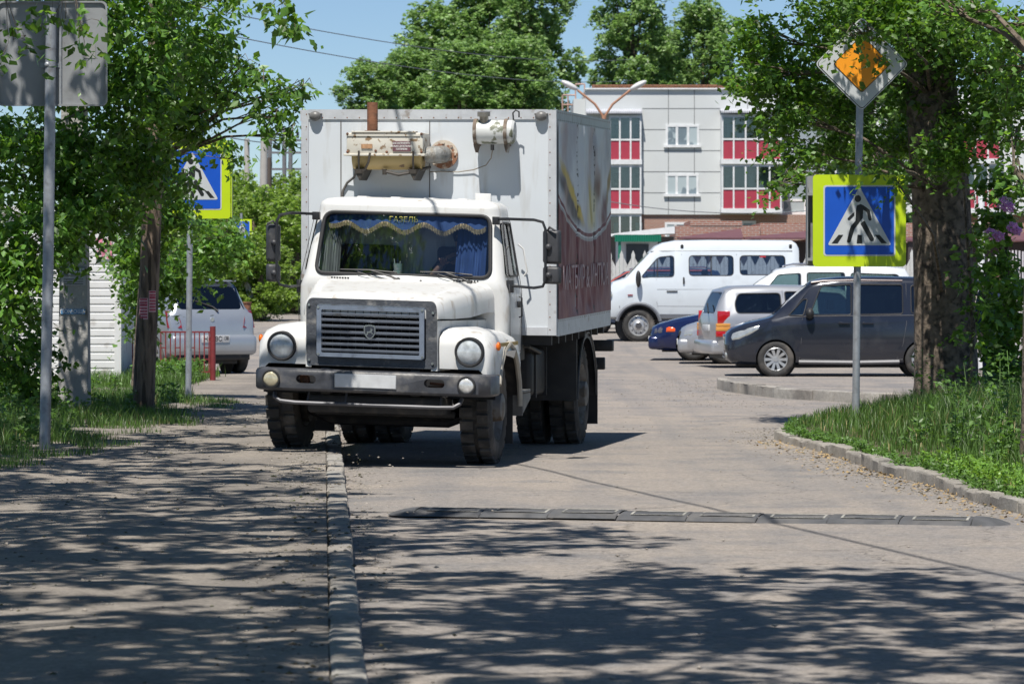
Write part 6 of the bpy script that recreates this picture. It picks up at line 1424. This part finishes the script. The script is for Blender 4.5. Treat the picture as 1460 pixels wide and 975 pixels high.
# --- left maple, the big mass in front ---
def T(name, label, base, trunk, lst, leaf, size, bark, **k): return tree(name, label, base, trunk, clumps_px(lst, base), leaf, size, leaf, bark, **k)
T('maple_tree', 'dense leafy maple filling the left edge in front of the concrete pole', (-5.9, 35.5, .12),
  [(0, 0, 0, .16), (.15, 0, 1.2, .13), (.35, .1, 2.6, .11), (.7, .1, 4.2, .08), (1.2, 0, 5.6, .05)],
  [(20, 215, 80, 70, 36, .6, 1912), (60, 330, 65, 60, 35.5, .5, 1800), (10, 400, 55, 70, 35.5, .5, 1687), (20, 500, 48, 60, 36.5, .5, 1687), (110, 225, 60, 55, 36, .5, 1912), (150, 290, 50, 40, 36, .5, 1237), (190, 40, 80, 60, 36, .6, 2025), (190, 130, 70, 55, 36, .6, 2137), (200, 225, 55, 55, 37, .5, 1912), (70, 80, 60, 80, 37, .5, 1687), (170, -60, 130, 60, 36, .9, 2475), (30, -60, 120, 60, 35, 1.2, 3500), (150, -120, 150, 60, 33.5, 1.2, 3500), (95, 350, 24, 18, 36.5, .3, 140), (60, 560, 30, 25, 36.8, .3, 301)],
  LEAF2, .092, BARK, seed=11, limbr=.016, per=16, spread=.13, droop=.7, twigs=14, wid=.27)
T('maple_tree', 'maple with drooping branches reaching over the left crossing sign towards the truck', (-4.3, 41.2, .1),
  [(0, 0, 0, .10), (.05, -.3, 1.4, .09), (.15, -.8, 2.8, .08), (.35, -1.2, 4.0, .06), (.5, -1.4, 5.0, .04)],
  [(265, 90, 55, 50, 38, .5, 1912), (255, 165, 42, 38, 38.5, .4, 1462), (225, 290, 50, 45, 40.5, .4, 1687), (200, 350, 38, 42, 40.5, .3, 1125), (300, 60, 45, 40, 37, .4, 603), (320, 130, 30, 20, 37, .25, 264), (345, 95, 28, 16, 36.5, .25, 184), (375, 110, 26, 12, 36, .2, 138), (405, 128, 26, 11, 36, .15, 149), (435, 128, 22, 8, 36, .12, 103), (372, 160, 16, 10, 36, .12, 69), (400, 165, 22, 14, 36, .15, 126), (418, 190, 10, 16, 36, .12, 69), (310, 205, 22, 14, 40, .15, 126), (335, 228, 14, 10, 40, .1, 57), (240, 245, 25, 30, 41.5, .2, 299), (300, 0, 60, 40, 37, .5, 603)],
  LEAF2, .088, BARK, seed=12, per=9, spread=.11, droop=.75, twigs=9, wid=.27, limbr=.012)
T('maple_shrub', 'low maple shrub between the wooden pole and the silver hatchback', (-4.95, 46.0, .02),
  [(0, 0, 0, .06), (.05, 0, .8, .05), (.1, 0, 1.6, .04)],
  [(300, 350, 42, 45, 46, .45, 1700), (250, 385, 42, 38, 46.5, .4, 1400), (205, 400, 36, 50, 46.5, .4, 1500), (325, 330, 20, 22, 45.5, .2, 260), (190, 465, 12, 20, 47, .2, 120), (155, 350, 18, 30, 48.2, .2, 90)],
  LEAF2, .085, BARK, seed=13, per=14, spread=.12, droop=.6, twigs=8, cat='shrub', limbr=.012)
T('maple_tree', 'nearest maple at the top left, twigs hanging before the grey sign back', (-5.9, 27.5, 0.1), [(0, 0, 0, .14), (.1, 0, 3.0, .11), (.9, 0, 4.9, .08), (1.9, 0, 4.6, .045), (2.5, 0, 4.5, .035), (3.4, 0, 4.6, .025), (4.1, 0, 4.4, .015)],
  [(410, 30, 24, 22, 27.5, .10, 80), (395, 0, 25, 16, 27.5, .1, 60), (120, 60, 45, 40, 27.5, .15, 60), (20, 60, 35, 35, 27.5, .15, 60), (95, 20, 60, 15, 27.5, .12, 60)],
  LEAF2, .09, BARK, seed=14, hang=True, per=7, spread=.09, droop=.9, twigs=5, cat='tree', limbr=.008)
# --- big poplar on the right ---
T('poplar_tree', 'thick rough-barked poplar behind the right crossing sign', (4.62, 37.3, .12),
  [(0, 0, -.1, .40), (0, 0, .35, .345), (-.02, 0, 1.2, .325), (-.06, 0, 2.4, .31), (-.16, 0, 3.4, .28), (-.22, 0, 4.6, .24), (-.1, 0, 6.5, .18), (0, 0, 9, .1)],
  [(1085, 50, 42, 42, 37.5, .5, 1500), (1075, 110, 32, 22, 37, .4, 600), (1130, 110, 50, 38, 37.5, .6, 1900), (1120, 165, 42, 26, 37, .5, 1000), (1130, 215, 36, 18, 36.5, .4, 550), (1125, 255, 30, 20, 36, .3, 300), (1185, 30, 55, 45, 38, .6, 1900), (1190, 150, 50, 34, 38, .6, 1700), (1200, 205, 45, 20, 37.5, .5, 900), (1260, 10, 55, 32, 37, .6, 1700), (1270, 195, 40, 28, 38, .6, 900), (1320, 30, 60, 48, 36.5, .6, 2200), (1310, 130, 40, 48, 37.5, .6, 1500), (1390, 60, 60, 60, 37, .7, 2400), (1400, 160, 50, 48, 37, .6, 1800), (1350, 210, 40, 40, 36.2, .3, 900), (1440, 110, 50, 60, 36, .6, 1800), (1240, 234, 34, 7, 34.4, .14, 150), (1225, 45, 40, 14, 34.4, .18, 260), (1292, 60, 14, 14, 34.5, .1, 60), (1250, 85, 10, 14, 34.5, .08, 22), (1230, -60, 200, 55, 37.5, 1.4, 5000), (1120, -120, 60, 50, 36, 1.0, 2000), (1300, -140, 130, 60, 33.6, 1.3, 4500), (1420, -100, 130, 60, 35, 1.4, 4000), (1280, 262, 14, 14, 34.4, .12, 70)],
  LEAF, .068, BARK, seed=21, limbr=.02, per=16, spread=.12, droop=.5, twigs=14, wid=.34)
T('young_maple', 'bright green maple sprouts climbing the front of the thick poplar trunk', (4.75, 36.5, .2), [(0, 0, 0, .025), (.05, 0, .8, .02), (.0, 0, 1.6, .015), (-.05, 0, 2.4, .01)],
  [(1378, 470, 20, 16, 36.4, .12, 70), (1365, 400, 16, 14, 36.4, .12, 50), (1388, 340, 14, 26, 36.4, .12, 90), (1404, 420, 14, 40, 36.5, .12, 160), (1350, 250, 16, 14, 36.4, .12, 60)],
  LEAF2, .085, BARK2, seed=22, per=8, spread=.09, droop=.4, twigs=4, cat='shrub', limbr=.02)
T('elm_tree', 'slender rough trunk with yellow-green leaves at the right frame edge', (3.93, 26.2, .15), [(0, 0, -.1, .16), (.0, 0, .3, .125), (.0, 0, 1.0, .115), (.02, 0, 2.0, .105), (.05, 0, 3.0, .09), (-.1, 0, 4.5, .06)],
  [(1430, 40, 60, 40, 27, .4, 700), (1380, 15, 60, 22, 27, .4, 450), (1440, 110, 36, 40, 27, .3, 380), (1445, 200, 22, 26, 27, .2, 120), (1452, 250, 14, 30, 26.5, .15, 90), (1330, 5, 30, 12, 27, .2, 120)],
  LEAF2, .06, BARK2, seed=23, per=10, spread=.09, droop=.4, twigs=10, limbr=.03)
li = T('lilac_bush', 'lilac bush with pink blossom heads between the two right-hand trunks', (5.35, 38.2, .1), [(0, 0, 0, .05), (.02, 0, .8, .04), (.05, 0, 1.6, .03), (.0, 0, 2.4, .02)],
  [(1425, 260, 30, 28, 38, .3, 420), (1420, 320, 28, 26, 38, .3, 380), (1428, 390, 26, 34, 38, .3, 560), (1420, 460, 24, 36, 38, .3, 560), (1438, 520, 26, 40, 38, .3, 800), (1450, 440, 20, 50, 38.3, .3, 600)],
  LEAF2, .085, BARK2, seed=24, per=10, spread=.12, droop=.5, twigs=6, cat='shrub', limbr=.02, wid=.36)
rng = np.random.default_rng(5)
for (px, py, r) in ((1433, 290, 11), (1438, 296, 8), (1412, 333, 8), (1424, 337, 7), (1444, 324, 8), (1450, 330, 6)):
    Y = 37.4; s_ = Y/5000; n = 260; P = rng.normal(0, 1, (n, 3)); P /= np.linalg.norm(P, axis=1)[:, None]; P = P*np.array([r*s_*1.1, r*s_, r*s_])*rng.uniform(.6, 1, (n, 1))+np.array([(px-730)*s_-5.35, Y-38.2, 1.54+(402-py)*s_-.1])
    V, F = leaf_arrays(P, .022, rng, 0, .45, .3, 3); npmesh('blossom', V, F, LILACM, li)
# --- trees beside and behind the camera that shade the foreground ---
def shade_tree(label, base, cl, seed, size=.105, leaf=LEAF, n=3000, hgt=8):
    rr = random.Random(seed)
    c = [(x-base[0], y-base[1], z-base[2], r*rr.uniform(.9, 1.1), r*rr.uniform(.9, 1.1), r*.55, int(n*r*r/2.2*(1.15 if base[0] < 0 else .85))) for x, y, z, r in cl]
    sx = 1 if base[0] < 0 else -1
    tree('shade_tree', label, base, [(0, 0, -.2, .3), (.05*sx, 0, 1.5, .24), (.2*sx, .1, 3.5, .21), (.6*sx, 0, 5.0, .16), (1.2*sx, 0, hgt-1, .08)], c, leaf, size, leaf, BARK, seed=seed, per=34, spread=.12, droop=.4, twigs=10, wid=.32, limbr=.05, group='trees shading the foreground')
shade_tree('tall roadside tree left of the camera, its crown over the road', (-6.2, 8.0, .1), [(-3.9, 9.5, 6.6, 1.5), (-3.0, 11.5, 7.2, 1.4), (-1.9, 9.6, 6.8, 1.5), (-1.2, 12.0, 7.2, 1.4), (-.2, 10.2, 7.4, 1.4), (.3, 12.6, 7.0, 1.3), (-4.6, 11.3, 6.2, 1.3), (-2.4, 10.6, 6.0, 1.1)], 31)
shade_tree('tall roadside tree second from the camera on the left', (-6.6, 15.0, .1), [(-4.4, 13.2, 6.6, 1.45), (-3.1, 14.4, 7.2, 1.4), (-4.2, 16.0, 6.6, 1.4), (-2.6, 16.9, 7.0, 1.3), (-1.2, 14.6, 7.0, 1.3), (-1.3, 17.4, 7.4, 1.25), (.4, 14.6, 7.3, 1.2), (-2.1, 19.2, 7.0, 1.2), (-3.6, 15.2, 6.0, 1.1), (-3.4, 18.0, 6.1, 1.1), (-.4, 12.8, 6.2, 1.0)], 32)
shade_tree('tall roadside tree third from the camera on the left', (-6.8, 23.0, .1), [(-4.6, 18.8, 6.6, 1.45), (-3.6, 20.6, 7.0, 1.3), (-4.7, 22.0, 6.8, 1.4), (-3.6, 23.6, 7.0, 1.15), (-4.8, 25.4, 6.6, 1.35), (-3.9, 27.0, 6.8, 1.0), (-5.2, 28.8, 6.8, 1.3), (-3.8, 30.0, 6.6, .8), (-2.7, 22.0, 7.3, .7), (-5.9, 24.0, 6.4, 1.2), (-6.3, 27.4, 6.2, 1.2), (-6.0, 31, 6.4, 1.3)], 33)
shade_tree('tall roadside tree right of the camera', (6.0, 9.0, .1), [(1.6, 11.0, 7.2, 1.3), (2.4, 9.0, 6.8, 1.3), (3.6, 11.4, 7.4, 1.4), (1.2, 13.4, 7.6, .8)], 34)
shade_tree('tall roadside tree beside the right verge near the camera', (6.6, 26.5, .2), [(4.6, 24.8, 6.6, 1.2), (5.4, 27.6, 6.8, 1.4), (4.6, 29.6, 6.4, 1.1), (3.1, 27.6, 6.4, .55), (6, 31, 7, 1.4), (4.9, 33.0, 6.6, 1.0), (3.7, 30.2, 6.2, .5)], 35)
# tall trees beyond the left edge; the windscreen mirrors them
for i, (x, y, sd) in enumerate(((-8.8, 8.5, 36), (-8.4, 14.5, 37), (-9.4, 20.5, 38))):
    rr = random.Random(sd); c = [(rr.uniform(-1.7, 1.7), rr.uniform(-2, 2), 7.5+k*1.05, 1.6, 1.6, 1.1, 900) for k in range(12)]
    tree('tall_poplar', ['tall poplar beyond the left edge, nearest the camera', 'tall poplar beyond the left edge, second from the camera', 'tall poplar beyond the left edge, third from the camera'][i], (x, y, .1), [(0, 0, -.2, .35), (0, 0, 5, .28), (0, 0, 12, .2), (0, 0, 19, .08)], c, LEAF, .16, LEAF, BARK, seed=sd, per=24, spread=.22, twigs=4, wid=.34, group='trees shading the foreground')
# --- poplars far behind the truck and the apartment block ---
def far_tree(name, label, cat, loc, H, R_, n, size, leaf, seed, zlow=.12, group='tall poplars on the skyline', cl=18, cs=1.0):
    rng = np.random.default_rng(seed); rr = random.Random(seed); c = []
    for i in range(cl):
        t = (i+.5)/cl; z = H*(zlow+(1-zlow)*t); rad = R_*max(.25, math.sqrt(max(0, 1-((t-.42)/.60)**2))); a = i*2.4
        k = rr.uniform(.40, .85); c.append((rad*k*math.cos(a), rad*k*math.sin(a), z, R_*rr.uniform(.30, .46)*cs, R_*rr.uniform(.30, .46)*cs, H/cl*rr.uniform(1.3, 2.4), int(n/cl)))
    return tree(name, label, loc, [(0, 0, 0, .3), (.1, 0, H*.3, .25), (0, 0, H*.6, .16), (0, 0, H*.92, .05)], c, leaf, size, leaf, BARK, cat=cat, group=group, per=26, spread=R_*.085, droop=.3, twigs=3, seed=seed, hollow=.35, wid=.4, limbr=.05)
def place_far(src, label, px, Y, top, sx):
    h = 1.54+(402-top)/5000*Y-gz(Y); o = copy_tree(src); o.location = ((px-730)/5000*Y, Y, gz(Y)); o.scale = (sx, sx, h/20.0); o.rotation_euler = (0, 0, px*.7); o['label'] = label; return o
A_ = far_tree('poplar_tree', 'x', 'tree', (0, 0, 0), 20, 3.0, 44000, .21, LEAFB, 41, cl=34, cs=.9)
B_ = far_tree('poplar_tree', 'x', 'tree', (0, 0, 0), 20, 3.0, 44000, .21, LEAFB, 42, cl=30, cs=1.0)
far = [(A_, 'lowest and leftmost rounded crown of the poplar group above the truck box', 528, 228, 92, .72), (B_, 'crown second from the left in the poplar group above the truck box', 575, 236, 75, .80), (A_, 'broad crown at the middle of the poplar group above the truck box', 628, 242, 12, 1.0),
       (B_, 'tall crown right of the middle in the poplar group above the truck box', 690, 240, -35, 1.05), (A_, 'tallest crown at the right end of the poplar group above the truck box', 757, 236, -60, .92), (B_, 'low crown filling in behind the middle of the poplar group', 655, 225, 65, .9), (A_, 'low crown tucked behind the right part of the poplar group', 735, 228, 55, .85),
       (A_, 'tall crown at the left of the two poplars behind the apartment block', 902, 246, -70, .95), (B_, 'lower poplar crown at the right behind the apartment block', 1002, 250, 8, .90), (B_, 'crown between the two poplars behind the apartment block', 948, 262, 45, .80)]
for a in far: place_far(*a[:5], a[5]*1.25)
for o in (A_, B_):
    for ch in [x for x in bpy.data.objects if x.parent == o]: bpy.data.objects.remove(ch)
    bpy.data.objects.remove(o)
# --- bushes at the far left ---
C_ = far_tree('bush', 'x', 'bush', (0, 0, 0), 5, 2.0, 15000, .15, LEAFY, 43, zlow=.08, group='bushes along the uphill road', cl=12, cs=1.25)
bush = [('yellow-green bush right beside the truck box at the far left', 421, 112, 295, .80), ('yellow-green bush between the white pole and the truck', 392, 118, 290, .85), ('bush at the foot of the white concrete pole', 362, 114, 285, .75), ('bush behind the small crossing sign', 335, 120, 268, .85), ('bush left of the small crossing sign behind the maple', 300, 118, 262, .9), ('tall dark bush behind the wooden far pole', 405, 140, 262, .9), ('bush farthest left along the uphill road', 260, 120, 270, 1.0), ('tall bush in the second row by the far concrete poles', 345, 142, 258, 1.0),
        ('small bush at the road edge below the white pole', 372, 104, 345, .5), ('bush row end hidden behind the truck cab', 455, 116, 262, .85), ('low bush left of the rusty post', 318, 104, 330, .55), ('bush behind the truck box at the bend', 500, 122, 262, 1.0)]
for lb_, px, Y, top, sx in bush:
    h = 1.54+(402-top)/5000*Y-gz(Y); o = copy_tree(C_); o.location = ((px-730)/5000*Y, Y, gz(Y)+.05); o.scale = (sx, sx, h/5.1); o.rotation_euler = (0, 0, px*.9); o['label'] = lb_
for ch in [x for x in bpy.data.objects if x.parent == C_]: bpy.data.objects.remove(ch)
bpy.data.objects.remove(C_)
# tree row right behind the junction, behind the poplar crown
D_ = far_tree('background_tree', 'green tree far behind the right-hand poplar', 'tree', (18, 176, gz(176)), 14, 3.4, 16000, .28, LEAFB, 44, group='trees behind the garages')
hs = empty('house', ((386-730)/5000*190, 190, gz(190)), 0, 'small white house glimpsed above the far bushes', 'house')
mb = MB(); mb.box(-.9, 1.6, 0, 4, 0, 3.6); mb.obj('wall', PANELW, hs); mb = MB(); mb.poly([(-1.0, -.1, 3.6), (1.7, -.1, 3.6), (1.7, -.1, 3.7), (.35, -.1, 4.4), (-1.0, -.1, 3.7)], (0, 4.2, 0)); mb.obj('roof', FRAME, hs)
# --- grass and weeds ---
def blades(name, n, sampler, h0, h1, wd, seed, mat=GRASSM, lean=.45):
    rng = np.random.default_rng(seed); P = []
    while len(P) < n:
        p = sampler(rng)
        if p is not None: P.append(p)
    P = np.array(P); N = len(P); a = rng.uniform(0, 2*np.pi, N); L = rng.uniform(h0, h1, N)*P[:, 3]; a2 = a+rng.normal(0, .6, N)
    d = np.stack([np.cos(a), np.sin(a)], 1)*(L*rng.uniform(.05, lean, N))[:, None]; s = np.stack([-np.sin(a2), np.cos(a2)], 1)*wd
    B = P[:, :3]; m = B.copy(); m[:, :2] += d*.4; m[:, 2] += L*.6; t = B.copy(); t[:, :2] += d*1.3; t[:, 2] += L*.95
    z = np.zeros((N, 1)); S = np.concatenate([s, z], 1)
    V = np.stack([B-S, B+S, m+S*.7, m-S*.7, t], 1).reshape(-1, 3); i = np.arange(N)*5
    F = np.concatenate([np.stack([i, i+1, i+2], 1), np.stack([i, i+2, i+3], 1), np.stack([i+3, i+2, i+4], 1)])
    return tag(npmesh(name, V, F, mat), kind='stuff')
def left_s(rng):
    y = rng.uniform(23.5, 43); x = rng.uniform(-7.5, -3.1)
    e = -3.52+.16*math.sin(y*1.3)+.12*math.sin(y*3.1)-max(0, 27.5-y)*.25+(.22 if y > 33 else 0)
    if x > e+rng.normal(0, .05): return None
    if mathutils.noise.noise(Vector((x*1.4, y*.7, 0))) < -.14: return None
    k = min(1.0, .30+(e-x)*.6); return (x, y, pavz(max(x, -5), y)-.01 if x > -5.15 else .12, k)
blades('grass', 46000, left_s, .06, .25, .0035, 51)
def left_far(rng):
    y = rng.uniform(43.5, 57); x = rng.uniform(-6.8, -3.9)
    w_ = -4.05-.05*(y-43) if y < 47 else (-4.8 if y > 50.5 else -9)
    if x > w_+rng.normal(0, .06) or x < -6.6: return None
    if y < 47 and (x < -4.9 or x > -4.25): return None
    return (x, y, .01, .8)
blades('grass', 9000, left_far, .08, .34, .006, 52)
def right_s(rng):
    y = rng.uniform(22, 38.3); x = rng.uniform(2.6, 7.5); e = vx(y)+.12+.05*math.sin(y*2.3)+.05*math.sin(y*5.1)
    if x < e+abs(rng.normal(0, .06)) : return None
    k = min(1.0, .22+max(0, x-e)*(.55 if y < 34 else .38)); return (x, y, .12+min(1, x-vx(y))*.07, k)
blades('grass', 46000, right_s, .10, .46, .0038, 53)
def weeds(name, n, sampler, seed, hmin, hmax, size, mat=WEEDM):
    rng = np.random.default_rng(seed); PP = []; mb = MB()
    k = 0
    while k < n:
        p = sampler(rng)
        if p is None: continue
        k += 1; h = rng.uniform(hmin, hmax)*p[3]; lx, ly = rng.normal(0, .08, 2)*h
        m = int(18+h*90); t = rng.uniform(.1, 1, m); r = .10*h+.05*(1-t); a = rng.uniform(0, 6.28, m)
        PP.append(np.stack([p[0]+lx*t+r*np.cos(a), p[1]+ly*t+r*np.sin(a), p[2]+h*t], 1)); mb.tube([(p[0], p[1], p[2]), (p[0]+lx, p[1]+ly, p[2]+h)], .004, 3)
    V, F = leaf_arrays(np.concatenate(PP), size, rng, -.1, .26, .4, .6)
    me = mb.mesh(); v0 = len(me.vertices); V2 = np.array([v.co[:] for v in me.vertices]); tri = [p.vertices[:] for p in me.polygons]; T2 = []
    for q in tri:
        T2.append(q[:3]); 
        if len(q) == 4: T2.append((q[0], q[2], q[3]))
    return tag(npmesh(name, np.concatenate([V2, V]), np.concatenate([np.array(T2), F+v0]), mat), kind='stuff')
def wr_s(rng):
    y = rng.uniform(22.5, 37.5); x = rng.uniform(2.8, 6.0); e = vx(y)+.30
    if x < e: return None
    k = .4+.6*min(1, (x-e)/.8)
    if y > 30 and (rng.random() < .6 or x < 4.0): return None
    return (x, y, .15, k)
weeds('weeds', 190, wr_s, 61, .15, .75, .055)
def wr2(rng):
    y = rng.uniform(22.3, 27.5); x = vx(y)+abs(rng.normal(.15, .25))+.1; return (x, y, .13, .5)
weeds('ground_cover', 260, wr2, 62, .08, .22, .035, leafmat('weed_bright', (.10, .19, .03), (.12, .2, .02), var=.4))
def wr3(rng):
    y = rng.uniform(22.3, 36); x = vx(y)+abs(rng.normal(.02, .10))+.02; return (x, y, .07, .4)
weeds('weeds', 330, wr3, 65, .08, .26, .035)
def wl_s(rng):
    y = rng.uniform(25, 42); x = rng.uniform(-6, -3.9); 
    if rng.random() < .4 and x > -4.3: return None
    return (x, y, .12, .5+.5*min(1, (-3.9-x)))
weeds('weeds', 170, wl_s, 63, .12, .45, .06)
def wl2(rng):
    y = rng.uniform(52.3, 55); x = rng.uniform(-5.7, -4.85); return (x, y, .02, .8)
weeds('weeds', 120, wl2, 64, .15, .45, .07)
blades('dry_grass', 2600, right_s, .10, .42, .0035, 71, leafmat('dry_blade', (.30, .24, .12), (.12, .10, .04), var=.4))
blades('dry_grass', 1800, left_s, .06, .24, .0035, 72, MATS['dry_blade'])
# litter of dry leaves and twigs by the right kerb
rng = np.random.default_rng(9); P = np.array([(vx(y)-abs(rng.normal(0, .22)), y, .012) for y in rng.uniform(22, 34, 700)]); V, F = leaf_arrays(P, .035, rng, 0, .35, .4, .25)
V[:, 2] = np.clip(V[:, 2], .006, .03); tag(npmesh('dry_leaves', V, F, M('dry_leaf', (.30, .21, .10), .9, var=.4, vs=9)), kind='stuff')


# small repeated fittings become parts of their own
def split_obj(o):
    bm = bmesh.new(); bm.from_mesh(o.data); bm.verts.ensure_lookup_table(); seen = set(); isl = []
    for v in bm.verts:
        if v.index in seen: continue
        st = [v]; seen.add(v.index); g = []
        while st:
            q = st.pop(); g.append(q.index)
            for e in q.link_edges:
                k = e.other_vert(q)
                if k.index not in seen: seen.add(k.index); st.append(k)
        isl.append(set(g))
    bm.free()
    if len(isl) < 2 or len(isl) > 40: return
    for g in isl:
        b2 = bmesh.new(); b2.from_mesh(o.data); b2.verts.ensure_lookup_table()
        bmesh.ops.delete(b2, geom=[v for v in b2.verts if v.index not in g], context='VERTS')
        me = bpy.data.meshes.new(o.name); b2.to_mesh(me); b2.free()
        n = o.copy(); n.data = me; COL.objects.link(n); me.materials.clear()
        for m_ in o.data.materials: me.materials.append(m_)
    bpy.data.objects.remove(o)
for o in list(bpy.data.objects):
    if o.type == 'MESH' and not o.children and o.name.split('.')[0] in ('insulators', 'bolt', 'screw', 'canopy', 'inner_window'): split_obj(o)
for o in bpy.data.objects:
    if o.name.split('.')[0] == 'insulators': o.name = 'insulator'
